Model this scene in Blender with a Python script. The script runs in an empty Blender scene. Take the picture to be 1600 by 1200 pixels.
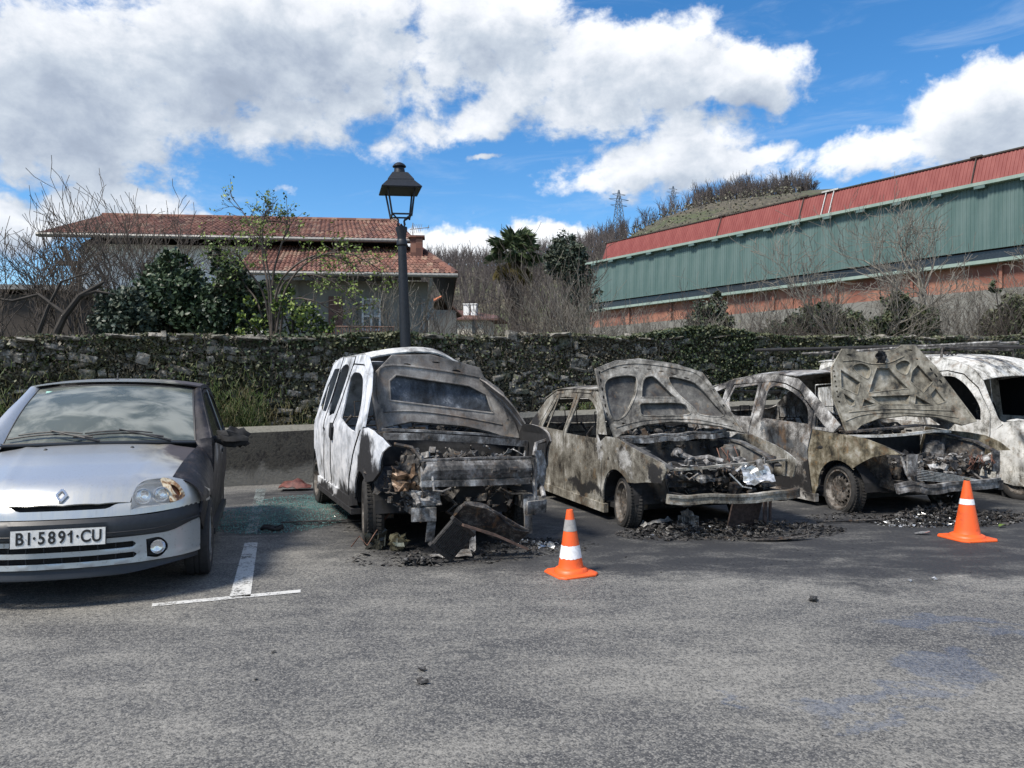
import bpy, bmesh, math, random
import numpy as np
from math import sin, cos, pi, radians, sqrt, atan2, hypot
from mathutils import Vector, Matrix, noise
from mathutils.geometry import delaunay_2d_cdt
random.seed(7)
SC = bpy.context.scene
COL = SC.collection

# ------------------------------------------------------------ camera, world, sun, exposure
camd = bpy.data.cameras.new('camera'); cam = bpy.data.objects.new('camera', camd); COL.objects.link(cam)
cam.location = (0, 0, 1.4); cam.rotation_euler = (radians(90.19), 0, 0)
camd.sensor_width = 36; camd.lens = 27.0; camd.clip_start = .05; camd.clip_end = 6000
SC.camera = cam
SUN_EL, SUN_AZ = radians(54), atan2(-.56, -.44)      # azimuth from +Y towards +X
SUN_DIR = Vector((sin(SUN_AZ)*cos(SUN_EL), cos(SUN_AZ)*cos(SUN_EL), sin(SUN_EL)))
sl = bpy.data.lights.new('sun', 'SUN'); sl.energy = 4.0; sl.angle = radians(12); sl.color = (1, .93, .83)
so = bpy.data.objects.new('sun', sl); COL.objects.link(so)
so.rotation_euler = SUN_DIR.to_track_quat('Z', 'Y').to_euler(); so.location = (-20, 0, 40)
SC.view_settings.view_transform = 'Standard'; SC.view_settings.look = 'None'
SC.view_settings.exposure = 0.5; SC.view_settings.gamma = 1; SC.view_settings.use_curve_mapping = False


class NT:
    """small wrapper to write node trees as expressions"""
    def __init__(s, nt): s.nt = nt
    def n(s, t, out=0, props=None, **inp):
        nd = s.nt.nodes.new(t)
        for k, v in (props or {}).items(): setattr(nd, k, v)
        for k, v in inp.items():
            key = int(k[1:]) if k[0] == 'i' and k[1:].isdigit() else k.replace('_', ' ')
            sock = nd.inputs[key]
            if isinstance(v, bpy.types.NodeSocket): s.nt.links.new(v, sock)
            else: sock.default_value = v
        return nd.outputs[out] if out is not None else nd
    def m(s, op, a, b=0.0, c=0.0, clamp=False):
        return s.n('ShaderNodeMath', props={'operation': op, 'use_clamp': clamp}, i0=a, i1=b, i2=c)
    def add(s, a, b): return s.m('ADD', a, b)
    def mul(s, a, b): return s.m('MULTIPLY', a, b)
    def noise(s, vec, scale=5., detail=4., rough=.55, dist=0., out=0):
        return s.n('ShaderNodeTexNoise', out=out, Vector=vec, Scale=scale, Detail=detail, Roughness=rough, Distortion=dist)
    def ramp(s, fac, stops, interp='LINEAR'):
        nd = s.nt.nodes.new('ShaderNodeValToRGB'); cr = nd.color_ramp; cr.interpolation = interp
        while len(cr.elements) < len(stops): cr.elements.new(.5)
        for e, (p, c) in zip(cr.elements, stops):
            e.position = p; e.color = (*c, 1) if isinstance(c, (tuple, list)) else (c, c, c, 1)
        s.nt.links.new(fac, nd.inputs[0]); return nd.outputs[0]
    def mix(s, f, a, b, mode='MIX'):
        nd = s.nt.nodes.new('ShaderNodeMix'); nd.data_type = 'RGBA'; nd.blend_type = mode
        for i, v in ((0, f), (6, a), (7, b)):
            if isinstance(v, bpy.types.NodeSocket): s.nt.links.new(v, nd.inputs[i])
            elif i == 0: nd.inputs[i].default_value = v
            else: nd.inputs[i].default_value = (*v, 1) if len(v) == 3 else v
        return nd.outputs[2]
    def rng(s, v, a, b, c=0., d=1.):
        return s.n('ShaderNodeMapRange', props={'interpolation_type': 'SMOOTHSTEP'}, i0=v, i1=a, i2=b, i3=c, i4=d)
    def scaled(s, vec, sc):
        return s.n('ShaderNodeVectorMath', props={'operation': 'MULTIPLY'}, i0=vec, i1=sc)
    def blob(s, vec, loc, size, rot=0., edge=(1.0, 0.0)):
        """1 inside an ellipse (z ignored when size z is huge) falling to 0 at its edge"""
        p = s.n('ShaderNodeMapping', props={'vector_type': 'TEXTURE'}, Vector=vec, Location=loc, Rotation=(0, 0, rot), Scale=size)
        l = s.n('ShaderNodeVectorMath', out='Value', props={'operation': 'LENGTH'}, i0=p)
        return s.n('ShaderNodeMapRange', props={'interpolation_type': 'SMOOTHSTEP'}, i0=l, i1=edge[0], i2=edge[1], i3=0., i4=1.)


def build_world():
    w = bpy.data.worlds.new('World'); SC.world = w; w.use_nodes = True
    nt = w.node_tree; nt.nodes.clear(); t = NT(nt)
    # density of the clouds as a node group, used twice (second time shifted towards the light)
    g = bpy.data.node_groups.new('cloud_density', 'ShaderNodeTree')
    g.interface.new_socket('Vec', in_out='INPUT', socket_type='NodeSocketVector')
    g.interface.new_socket('D', in_out='OUTPUT', socket_type='NodeSocketFloat')
    q = NT(g); gi = g.nodes.new('NodeGroupInput'); go = g.nodes.new('NodeGroupOutput')
    ang = gi.outputs[0]                                   # (azimuth, elevation, 0) in radians
    def A(px, py):
        a = atan2(px - 800, 1200); return a, atan2(604 - py, 1200 / cos(a))
    wob = q.noise(ang, 9., 5., .6, out=1)
    wv = q.n('ShaderNodeVectorMath', props={'operation': 'SCALE'}, i0=q.n('ShaderNodeVectorMath', props={'operation': 'SUBTRACT'}, i0=wob, i1=(.5, .5, .5)), Scale=.085)
    wa = q.n('ShaderNodeVectorMath', props={'operation': 'ADD'}, i0=ang, i1=wv)
    acc = None
    # (px, py, half width px, half height px, tilt deg, weight): the large masses
    for px, py, hw, hh, tilt, wt in [
        (60, 120, 330, 210, 0, .9), (330, 90, 300, 190, 8, .9), (520, 60, 300, 150, 0, .8), (760, 60, 300, 130, 0, .75), (760, 160, 240, 70, 22, .65),
        (480, 150, 150, 80, 20, .45), (960, 110, 250, 140, 0, .85), (1150, 110, 160, 72, -5, .8), (1020, 240, 260, 90, 10, .7), (930, 285, 190, 34, 0, .6),
        (1050, 280, 110, 40, 0, .5), (1190, 255, 160, 34, 12, .65), (1330, 240, 200, 45, 14, .7), (1540, 175, 190, 88, 8, .9),
        (1520, 240, 190, 42, 5, .5), (700, 385, 170, 50, 0, .95), (860, 368, 110, 38, 0, .8), (160, 315, 120, 52, 0, .9), (20, 340, 120, 70, 0, .8), (320, 365, 110, 40, 0, .55),
        (750, 252, 52, 14, 5, .5), (440, 286, 46, 12, 0, .42), (320, 265, 24, 17, 0, .3), (876, 327, 30, 15, 0, .4), (782, 297, 46, 12, 0, .35), (660, 340, 40, 20, 40, .25), (30, 275, 60, 24, 0, .5), (1500, 90, 150, 46, 25, .12), (1430, 125, 80, 14, 5, .3),
        (-500, 250, 500, 260, 0, .6), (2300, 200, 480, 240, 0, .55), (700, -500, 700, 350, 0, .55)]:
        a, e = A(px, py); sx = atan2(hw, 1200) * 1.15; sy = atan2(hh, 1200) * 1.15
        b = q.mul(q.blob(wa, (a, e, 0), (sx, sy, 1), radians(tilt)), wt)
        acc = b if acc is None else q.m('MAXIMUM', acc, b)
    n1 = q.noise(q.scaled(ang, (1, 1.5, 1)), 5.5, 9., .60, .25)
    n2 = q.noise(q.scaled(ang, (1, 1.25, 1)), 17., 7., .62, .2)
    n = q.add(q.mul(q.m('SUBTRACT', n1, .5), 1.65), q.mul(q.m('SUBTRACT', n2, .5), .95))
    # sky behind and above the camera goes on broken
    az = q.n('ShaderNodeSeparateXYZ', out=0, Vector=ang)
    behind = q.rng(q.m('ABSOLUTE', az), .75, 1.1, 0., .34)
    d = q.add(q.add(acc, behind), n)
    g.links.new(d, go.inputs[0])
    co = t.n('ShaderNodeTexCoord', out='Generated')
    sep = t.n('ShaderNodeSeparateXYZ', out=None, Vector=co)
    azi = t.m('ARCTAN2', sep.outputs[0], sep.outputs[1]); ele = t.m('ARCSINE', sep.outputs[2])
    ang = t.n('ShaderNodeCombineXYZ', X=azi, Y=ele, Z=0.)
    def dens(v):
        nd = nt.nodes.new('ShaderNodeGroup'); nd.node_tree = g; nt.links.new(v, nd.inputs[0]); return nd.outputs[0]
    d0 = dens(ang)
    up = t.n('ShaderNodeVectorMath', props={'operation': 'ADD'}, i0=ang, i1=(-.012, .034, 0))
    d1 = dens(up)
    cover = t.rng(d0, .22, .55)
    lit = t.m('SUBTRACT', d0, d1)
    thick = t.rng(d0, .35, 1.35)
    fine = t.noise(ang, 34., 6., .6)
    sh = t.add(t.add(.76, t.mul(lit, .85)), t.add(t.mul(t.add(thick, t.mul(t.rng(azi, .15, -.45), .22)), -.52), t.mul(t.m('SUBTRACT', fine, .5), .10)))
    ccol = t.ramp(sh, [(.0, (.30, .35, .44)), (.3, (.40, .46, .56)), (.55, (.56, .62, .70)), (.8, (.80, .83, .88)), (1., (.95, .97, 1.0))])
    sky = t.n('ShaderNodeTexSky', props={'sky_type': 'NISHITA', 'sun_disc': False, 'sun_elevation': SUN_EL, 'sun_rotation': SUN_AZ, 'altitude': 300., 'air_density': 1.0, 'dust_density': .25, 'ozone_density': 3.2})
    hs = t.n('ShaderNodeHueSaturation', Saturation=1.30, Value=1.0, Color=sky)
    cirrus = t.rng(t.noise(t.n('ShaderNodeMapping', Vector=ang, Rotation=(0, 0, radians(-28)), Scale=(1.4, 6., 1)), 4., 7., .62, .6), .50, .80, 0., .30)
    skyb = t.n('ShaderNodeBackground', Color=hs, Strength=.125)
    cb = t.n('ShaderNodeBackground', Color=ccol, Strength=.80)
    cir = t.n('ShaderNodeBackground', Color=(.62, .72, .86, 1), Strength=.8)
    base = t.n('ShaderNodeMixShader', i0=cirrus, i1=skyb, i2=cir)
    fin = t.n('ShaderNodeMixShader', i0=t.mul(cover, .97), i1=base, i2=cb)
    t.n('ShaderNodeOutputWorld', out=None, Surface=fin)
build_world()


# ------------------------------------------------------------ object helpers
def tag(o, label=None, cat=None, group=None, kind=None):
    if label: o['label'] = label
    if cat: o['category'] = cat
    if group: o['group'] = group
    if kind: o['kind'] = kind
    return o

def empty(name, loc, rz=0., label=None, cat=None, group=None):
    o = bpy.data.objects.new(name, None); COL.objects.link(o); o.empty_display_size = .2
    o.location = loc; o.rotation_euler = (0, 0, rz)
    return tag(o, label, cat, group)

def link(name, me, mat, parent=None, loc=(0, 0, 0), rot=None, scale=None, kind=None):
    o = bpy.data.objects.new(name, me); COL.objects.link(o); o.location = loc
    if rot is not None: o.rotation_euler = rot
    if scale is not None: o.scale = scale
    if parent is not None: o.parent = parent
    if mat is not None and not me.materials:
        for m in (mat if isinstance(mat, (list, tuple)) else [mat]): me.materials.append(m)
    if kind: o['kind'] = kind
    return o

def copy_tree(o, parent=None):
    c = o.copy(); COL.objects.link(c)
    if parent is not None: c.parent = parent
    for ch in list(o.children): copy_tree(ch, c)
    return c

class MB:
    def __init__(s): s.v = []; s.f = []; s.mi = []; s.cur = 0
    def add(s, vs, fs):
        b = len(s.v); s.v.extend([tuple(p) for p in vs]); s.f.extend([tuple(i + b for i in f) for f in fs]); s.mi.extend([s.cur] * len(fs)); return s
    def box(s, c, size, rot=(0, 0, 0), M=None):
        x, y, z = (k / 2 for k in size)
        vs = [Vector((a * x, b * y, d * z)) for a in (-1, 1) for b in (-1, 1) for d in (-1, 1)]
        R = M if M is not None else (Matrix.Rotation(rot[2], 3, 'Z') @ Matrix.Rotation(rot[1], 3, 'Y') @ Matrix.Rotation(rot[0], 3, 'X'))
        vs = [R @ v + Vector(c) for v in vs]
        return s.add(vs, [(0, 1, 3, 2), (4, 6, 7, 5), (0, 4, 5, 1), (2, 3, 7, 6), (0, 2, 6, 4), (1, 5, 7, 3)])
    def tube(s, path, r, n=6, caps=True):
        path = [Vector(p) for p in path]; rs = r if isinstance(r, (list, tuple)) else [r] * len(path)
        vs = []; fs = []; up = None
        for i, p in enumerate(path):
            d = (path[min(i + 1, len(path) - 1)] - path[max(i - 1, 0)])
            d = d.normalized() if d.length > 1e-9 else Vector((0, 0, 1))
            if up is None: up = Vector((0, 0, 1)) if abs(d.z) < .9 else Vector((1, 0, 0))
            a = d.cross(up)
            a = a.normalized() if a.length > 1e-6 else d.orthogonal().normalized()
            b = a.cross(d).normalized(); up = b
            for k in range(n):
                t = 2 * pi * k / n; vs.append(p + (a * cos(t) + b * sin(t)) * rs[i])
        for i in range(len(path) - 1):
            for k in range(n):
                fs.append((i * n + k, i * n + (k + 1) % n, (i + 1) * n + (k + 1) % n, (i + 1) * n + k))
        if caps: fs.append(tuple(range(n - 1, -1, -1))); fs.append(tuple((len(path) - 1) * n + k for k in range(n)))
        return s.add(vs, fs)
    def strip(s, path, w, t, nrm=(0, 0, 1)):
        """rectangular bar swept along a path: w wide, t thick (along nrm)"""
        path = [Vector(p) for p in path]; nr = Vector(nrm); vs = []; fs = []
        for i, p in enumerate(path):
            d = (path[min(i + 1, len(path) - 1)] - path[max(i - 1, 0)]).normalized()
            a = d.cross(nr).normalized(); b = a.cross(d).normalized()
            ww = w[i] if isinstance(w, (list, tuple)) else w
            for x, y in ((-1, -1), (1, -1), (1, 1), (-1, 1)): vs.append(p + a * x * ww / 2 + b * y * t / 2)
        for i in range(len(path) - 1):
            for k in range(4): fs.append((i * 4 + k, i * 4 + (k + 1) % 4, i * 4 + 4 + (k + 1) % 4, i * 4 + 4 + k))
        m = (len(path) - 1) * 4; fs += [(3, 2, 1, 0), (m, m + 1, m + 2, m + 3)]
        return s.add(vs, fs)
    def lathe(s, prof, n=24, M=None, closed=False):
        """profile (r, h) turned about z, then M"""
        vs = []; fs = []; m = len(prof)
        for k in range(n):
            t = 2 * pi * k / n
            for r, h in prof:
                p = Vector((r * cos(t), r * sin(t), h)); vs.append(M @ p if M is not None else p)
        for k in range(n):
            k2 = (k + 1) % n
            for i in range(m if closed else m - 1):
                j = (i + 1) % m; fs.append((k * m + i, k2 * m + i, k2 * m + j, k * m + j))
        return s.add(vs, fs)
    def ball(s, c, r, nu=8, nv=6, seed=0, jit=.0, sc=(1, 1, 1)):
        vs = []; fs = []
        for i in range(nv + 1):
            for k in range(nu):
                a = pi * i / nv; b = 2 * pi * k / nu
                d = Vector((sin(a) * cos(b), sin(a) * sin(b), cos(a)))
                q = 1 + (noise.noise(d * 2.1 + Vector((seed * 7.3, 0, 0))) * jit * 2 if jit else 0)
                vs.append(Vector(c) + Vector((d.x * sc[0], d.y * sc[1], d.z * sc[2])) * r * q)
        for i in range(nv):
            for k in range(nu): fs.append((i * nu + k, (i + 1) * nu + k, (i + 1) * nu + (k + 1) % nu, i * nu + (k + 1) % nu))
        return s.add(vs, fs)
    def grid(s, nu, nv, f, thick=0.):
        P = [[Vector(f(i / nu, j / nv)) for j in range(nv + 1)] for i in range(nu + 1)]
        W = nv + 1; vs = [p for row in P for p in row]
        fs = [(i * W + j, (i + 1) * W + j, (i + 1) * W + j + 1, i * W + j + 1) for i in range(nu) for j in range(nv)]
        if thick:
            off = []
            for i in range(nu + 1):
                for j in range(nv + 1):
                    a = P[min(i + 1, nu)][j] - P[max(i - 1, 0)][j]; b = P[i][min(j + 1, nv)] - P[i][max(j - 1, 0)]
                    nn = a.cross(b); nn = nn.normalized() if nn.length > 1e-12 else Vector((0, 0, 1)); off.append(P[i][j] - nn * thick)
            B = len(vs); vs += off
            fs += [(B + i * W + j, B + i * W + j + 1, B + (i + 1) * W + j + 1, B + (i + 1) * W + j) for i in range(nu) for j in range(nv)]
            ring = [(i, 0) for i in range(nu)] + [(nu, j) for j in range(nv)] + [(i, nv) for i in range(nu, 0, -1)] + [(0, j) for j in range(nv, 0, -1)]
            r = [i * W + j for i, j in ring]
            for k in range(len(r)):
                a, b = r[k], r[(k + 1) % len(r)]; fs.append((a, a + B, b + B, b))
        return s.add(vs, fs)
    def mesh(s, name, smooth=False, ang=35):
        me = bpy.data.meshes.new(name); me.from_pydata([tuple(p) for p in s.v], [], s.f); me.update()
        if any(s.mi): me.polygons.foreach_set('material_index', s.mi)
        if smooth:
            me.shade_smooth(); me.set_sharp_from_angle(angle=radians(ang))
        return me
    def build(s, name, mat, parent=None, smooth=False, kind=None, loc=(0, 0, 0), rot=None, fix=False):
        me = s.mesh(name, False)
        if fix:
            b = bmesh.new(); b.from_mesh(me); bmesh.ops.recalc_face_normals(b, faces=b.faces); b.to_mesh(me); b.free()
        if smooth: me.shade_smooth(); me.set_sharp_from_angle(angle=radians(35))
        return link(name, me, mat, parent, loc, rot, kind=kind)

def smooth_poly(pts, n=6, closed=True):
    """Catmull-Rom through pts; a point given with a third value keeps a hard corner"""
    P = [Vector(p[:2]) for p in pts]; hard = [len(p) > 2 for p in pts]; N = len(P); out = []
    for i in range(N if closed else N - 1):
        p1, p2 = P[i], P[(i + 1) % N]
        p0 = P[i - 1] if (closed or i > 0) else p1; p3 = P[(i + 2) % N] if (closed or i + 2 < N) else p2
        m1 = (p2 - p1) if hard[i] else (p2 - p0) * .5; m2 = (p2 - p1) if hard[(i + 1) % N] else (p3 - p1) * .5
        for k in range(n):
            t = k / n; t2 = t * t; t3 = t2 * t
            q = (2*t3 - 3*t2 + 1) * p1 + (t3 - 2*t2 + t) * m1 + (-2*t3 + 3*t2) * p2 + (t3 - t2) * m2
            out.append((q.x, q.y))
    if not closed: out.append(tuple(P[-1]))
    return out

def _dens(poly, step):
    out = []
    for i, a in enumerate(poly):
        b = poly[(i + 1) % len(poly)]; L = hypot(b[0] - a[0], b[1] - a[1])
        if L < 1e-5: continue
        m = max(1, int(round(L / step)))
        for k in range(m): out.append((a[0] + (b[0] - a[0]) * k / m, a[1] + (b[1] - a[1]) * k / m))
    return out

def _inside(poly, X, Y):
    P = np.array(poly); c = np.zeros(X.shape, bool); j = len(P) - 1
    for i in range(len(P)):
        xi, yi, xj, yj = P[i, 0], P[i, 1], P[j, 0], P[j, 1]
        if yi != yj:
            m = ((yi > Y) != (yj > Y)) & (X < (xj - xi) * (Y - yi) / (yj - yi) + xi); c ^= m
        j = i
    return c

def cdt(outer, holes, step):
    polys = [_dens(outer, step)] + [_dens(h, step) for h in holes]
    vs = []; es = []
    for p in polys:
        b = len(vs); vs += p; es += [(b + i, b + (i + 1) % len(p)) for i in range(len(p))]
    E = np.array(vs); x0, y0 = E.min(0); x1, y1 = E.max(0)
    gx, gy = np.meshgrid(np.arange(x0 + step * .5, x1, step), np.arange(y0 + step * .5, y1, step)); gx = gx.ravel(); gy = gy.ravel()
    if len(gx):
        ok = _inside(polys[0], gx, gy)
        for h in polys[1:]: ok &= ~_inside(h, gx, gy)
        gx, gy = gx[ok], gy[ok]
        if len(gx):
            d = np.min((gx[:, None] - E[None, :, 0]) ** 2 + (gy[:, None] - E[None, :, 1]) ** 2, axis=1); k = d > (step * .45) ** 2
            vs += list(zip(gx[k].tolist(), gy[k].tolist()))
    r = delaunay_2d_cdt([Vector(v) for v in vs], es, [], 0, 1e-6)
    V = np.array([tuple(v) for v in r[0]]); Fc = np.array([tuple(f) for f in r[2]])
    cen = V[Fc].mean(1); k = _inside(polys[0], cen[:, 0], cen[:, 1])
    for h in polys[1:]: k &= ~_inside(h, cen[:, 0], cen[:, 1])
    return V, Fc[k]

def sheet(outer, holes, f, step=.05, thick=.01, flip=False, mb=None):
    """curved panel: a 2D outline with holes carried onto the surface f(u, v) and given thickness"""
    V, Fc = cdt(outer, holes, step)
    used = sorted(set(Fc.ravel().tolist())); idx = {a: i for i, a in enumerate(used)}
    P = []; B = []; e = 1e-3
    for a in used:
        u, v = V[a]; p = Vector(f(u, v)); nn = (Vector(f(u + e, v)) - p).cross(Vector(f(u, v + e)) - p)
        nn = nn.normalized() if nn.length > 1e-12 else Vector((0, 0, 1))
        if flip: nn = -nn
        P.append(p); B.append(p - nn * thick)
    F3 = []; edges = {}
    for t in Fc:
        a, b, c = (idx[int(q)] for q in t)
        if flip: a, b, c = a, c, b
        F3.append((a, b, c))
        for x, y in ((a, b), (b, c), (c, a)): edges[(x, y)] = 1
    N = len(P); fs = list(F3)
    if thick:
        fs += [(N + a, N + c, N + b) for a, b, c in F3]
        for (x, y) in edges:
            if (y, x) not in edges: fs.append((y, x, x + N, y + N))
    mb = mb or MB(); mb.add(P + (B if thick else []), fs); return mb
# ------------------------------------------------------------ materials
def material(name, fn, bump=None):
    m = bpy.data.materials.new(name); m.use_nodes = True; nt = m.node_tree; nt.nodes.clear(); t = NT(nt)
    out = nt.nodes.new('ShaderNodeOutputMaterial'); bs = nt.nodes.new('ShaderNodeBsdfPrincipled')
    nt.links.new(bs.outputs[0], out.inputs[0])
    r = fn(t) or {}
    for k, v in r.items():
        if k == 'bump':
            h, st, dist = v; b = t.n('ShaderNodeBump', Strength=st, Distance=dist, Height=h); nt.links.new(b, bs.inputs['Normal'])
        elif k == 'surface': nt.links.new(v(bs.outputs[0]), out.inputs[0])
        elif isinstance(v, bpy.types.NodeSocket): nt.links.new(v, bs.inputs[k])
        else: bs.inputs[k].default_value = (*v, 1) if isinstance(v, tuple) and len(v) == 3 else v
    return m

def OBJ(t): return t.n('ShaderNodeTexCoord', out='Object')
def GEO(t): return t.n('ShaderNodeNewGeometry', out='Position')

def plain(name, col, rough=.6, metal=0., var=.25, scale=14., bump=.15, **kw):
    def fn(t):
        c = OBJ(t); n = t.noise(c, scale, 5., .6)
        a = tuple(max(0, x * (1 - var)) for x in col); b = tuple(min(1, x * (1 + var)) for x in col)
        d = {'Base Color': t.mix(t.rng(n, .3, .7), a, b), 'Roughness': rough, 'Metallic': metal, 'bump': (t.noise(c, scale * 6, 3.), bump, .004)}
        d.update(kw); return d
    return material(name, fn)

def burnt(name, stops, scale=2.6, rust=.3, paint=None, soot=None, streak=.5, rough=.75, speck=.5, seed=0.):
    """fire-scarred sheet metal: bands of soot, grey ash and oxidised steel; paint and soot keep to their own patches"""
    def fn(t):
        c = t.n('ShaderNodeVectorMath', props={'operation': 'ADD'}, i0=OBJ(t), i1=(seed, seed * 1.7, 0))
        o = OBJ(t)
        n1 = t.noise(c, scale, 9., .62, .9); n2 = t.noise(c, scale * 3.1, 7., .65, .4); n3 = t.noise(c, 70., 4., .7)
        sk = t.noise(t.scaled(c, (1, 1, .13)), 22., 5., .6)
        f = t.add(t.mul(n1, .95), t.mul(t.m('SUBTRACT', n2, .5), .75))
        f = t.add(f, t.add(t.mul(t.m('SUBTRACT', sk, .5), streak), t.mul(t.m('SUBTRACT', n3, .5), speck * .5)))
        col = t.ramp(f, stops)
        rm = t.mul(t.rng(t.noise(c, scale * 1.6, 8., .68, 1.2), .54, .66), rust)
        col = t.mix(rm, col, (.155, .088, .042))
        rm2 = t.mul(t.rng(t.noise(c, scale * 5., 6., .6), .60, .68), rust * .7)
        col = t.mix(rm2, col, (.30, .19, .085))
        def masks(lst):
            acc = None
            wob = t.n('ShaderNodeVectorMath', props={'operation': 'SCALE'}, i0=t.n('ShaderNodeVectorMath', props={'operation': 'SUBTRACT'}, i0=t.noise(o, 5., 6., .65, out=1), i1=(.5, .5, .5)), Scale=.45)
            p = t.n('ShaderNodeVectorMath', props={'operation': 'ADD'}, i0=o, i1=wob)
            for loc, size, rot in lst:
                b = t.n('ShaderNodeMapping', props={'vector_type': 'TEXTURE'}, Vector=p, Location=loc, Rotation=(0, rot, 0), Scale=size)
                l = t.n('ShaderNodeVectorMath', out='Value', props={'operation': 'LENGTH'}, i0=b)
                b = t.rng(l, 1.0, .72); acc = b if acc is None else t.m('MAXIMUM', acc, b)
            return acc
        if paint:
            pc, lst = paint; col = t.mix(t.mul(t.mul(masks(lst), t.rng(n3, .35, .6, .45, 1.)), t.rng(n2, .36, .58, .05, .9)), col, t.mix(t.rng(t.add(t.mul(n1, .5), t.mul(sk, .5)), .3, .62), tuple(x * .72 for x in pc), pc))
        if soot: col = t.mix(t.mul(masks(soot), t.rng(n2, .15, .45, .6, 1.)), col, t.mix(n3, (.012, .012, .014), (.045, .043, .042)))
        return {'Base Color': col, 'Roughness': t.rng(n2, .2, .8, rough - .22, rough + .12), 'Metallic': .25, 'bump': (t.add(t.mul(n2, .6), t.mul(n3, .5)), .35, .006)}
    return material(name, fn)

ASH = [(.24, (.013, .012, .011)), (.34, (.065, .058, .048)), (.43, (.15, .138, .113)), (.53, (.25, .236, .20)), (.63, (.40, .39, .355)), (.76, (.64, .63, .60))]
DARKASH = [(.28, (.008, .008, .010)), (.42, (.025, .024, .024)), (.54, (.07, .064, .058)), (.66, (.17, .16, .145)), (.8, (.42, .42, .41))]
M = {}
M['van_body'] = burnt('van_burnt_body', [(.20, (.14, .14, .14)), (.32, (.38, .39, .40)), (.43, (.56, .58, .61)), (.56, (.74, .75, .77)), (.8, (.84, .84, .84))], rust=.16, streak=.06, speck=.3, scale=2.8,
    soot=[((.25, -.8, .42), (.75, .5, .42), 0), ((-.55, -.8, .22), (.9, .5, .26), .12), ((.05, -.8, .74), (.34, .4, .36), .6), ((-1.7, -.8, .2), (1.1, .5, .18), 0), ((-3.3, -.7, .5), (.35, .7, .5), 0)], seed=1.)
M['van_roof'] = burnt('van_burnt_roof', [(.3, (.16, .15, .14)), (.45, (.4, .4, .38)), (.6, (.62, .62, .60)), (.75, (.78, .78, .77))], rust=.25, streak=.2, seed=2.)
M['van_bonnet'] = burnt('van_burnt_bonnet', [(.22, (.03, .03, .03)), (.36, (.10, .095, .09)), (.50, (.18, .168, .158)), (.64, (.29, .28, .265)), (.8, (.48, .47, .45))], rust=.28, streak=.25, scale=2., seed=3.)
M['van_skin'] = burnt('bonnet_skin_inside', [(.30, (.012, .014, .018)), (.46, (.045, .055, .07)), (.58, (.10, .115, .14)), (.7, (.30, .32, .34)), (.82, (.6, .6, .6))], rust=.1, streak=.1, scale=3., seed=4.)
M['van_front'] = burnt('van_burnt_front', [(.30, (.02, .02, .02)), (.44, (.09, .085, .08)), (.56, (.21, .205, .20)), (.68, (.45, .45, .44)), (.8, (.7, .7, .7))], rust=.3, streak=.25, scale=3.5, seed=5.)
M['polo_body'] = burnt('hatchback_burnt_body', ASH, rust=.5, scale=1.7, streak=.30, speck=.8, seed=6.,
    paint=((.62, .62, .61), [((.02, -.8, .66), (.20, .5, .13), .7), ((-.52, -.8, .78), (.10, .5, .14), 0)]), soot=[((-.95, -.8, .30), (.5, .5, .10), 0), ((-2.5, -.7, .8), (.25, .5, .3), .3), ((.55, -.8, .55), (.12, .4, .1), 0)])
M['polo_bonnet'] = burnt('hatchback_burnt_bonnet', [(.26, (.02, .02, .02)), (.38, (.095, .09, .08)), (.50, (.20, .193, .175)), (.62, (.35, .34, .315)), (.76, (.58, .57, .54))], rust=.3, scale=3., streak=.3, seed=7.)
M['polo_skin'] = burnt('hatchback_bonnet_skin', [(.28, (.02, .02, .022)), (.42, (.058, .057, .056)), (.56, (.11, .108, .102)), (.68, (.20, .195, .18)), (.8, (.38, .37, .35))], rust=.3, scale=3., streak=.1, seed=8.)
M['leon_body'] = burnt('saloon_burnt_body', [(.26, (.015, .015, .016)), (.37, (.07, .065, .06)), (.46, (.19, .18, .165)), (.56, (.40, .39, .37)), (.66, (.6, .6, .58)), (.8, (.78, .78, .77))], rust=.65, scale=1.8, streak=.25, speck=.7,
    soot=[((-1.3, -.8, .25), (.8, .5, .16), 0), ((-.62, -.8, .35), (.08, .5, .3), 0)],
    paint=((.06, .08, .10), [((-1.15, -.8, .76), (.30, .5, .10), .2), ((-.8, -.8, .70), (.22, .5, .10), .3), ((-1.4, -.8, .84), (.12, .5, .06), 0)]), seed=9.)
M['leon_fender'] = burnt('saloon_burnt_fender', [(.28, (.018, .017, .015)), (.40, (.08, .068, .045)), (.50, (.175, .15, .10)), (.62, (.32, .29, .22)), (.77, (.52, .50, .45))], rust=.8, scale=2.6, streak=.4, seed=10.)
M['leon_bonnet'] = burnt('saloon_burnt_bonnet', [(.26, (.02, .02, .017)), (.37, (.11, .10, .078)), (.51, (.225, .21, .17)), (.65, (.36, .345, .30)), (.8, (.54, .53, .49))], rust=.4, scale=2.8, streak=.3, seed=11.)
M['kang_body'] = burnt('white_van_burnt_body', [(.25, (.07, .065, .06)), (.36, (.28, .27, .24)), (.47, (.55, .54, .5)), (.6, (.72, .71, .67)), (.8, (.84, .84, .81))], rust=.5, scale=3., streak=.45, speck=.9, seed=12.)
M['junk'] = burnt('burnt_engine_scrap', DARKASH, rust=.45, scale=6., streak=.1, speck=.8, seed=13.)
M['junk_light'] = burnt('ashy_engine_scrap', [(.3, (.03, .03, .03)), (.45, (.12, .115, .11)), (.58, (.28, .275, .265)), (.72, (.55, .55, .54))], rust=.35, scale=7., streak=.1, seed=14.)
M['black'] = plain('charred_black', (.014, .014, .015), .85, var=.5)
M['tyre'] = plain('scorched_tyre', (.022, .021, .02), .85, var=.35, scale=20, bump=.3)
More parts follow.
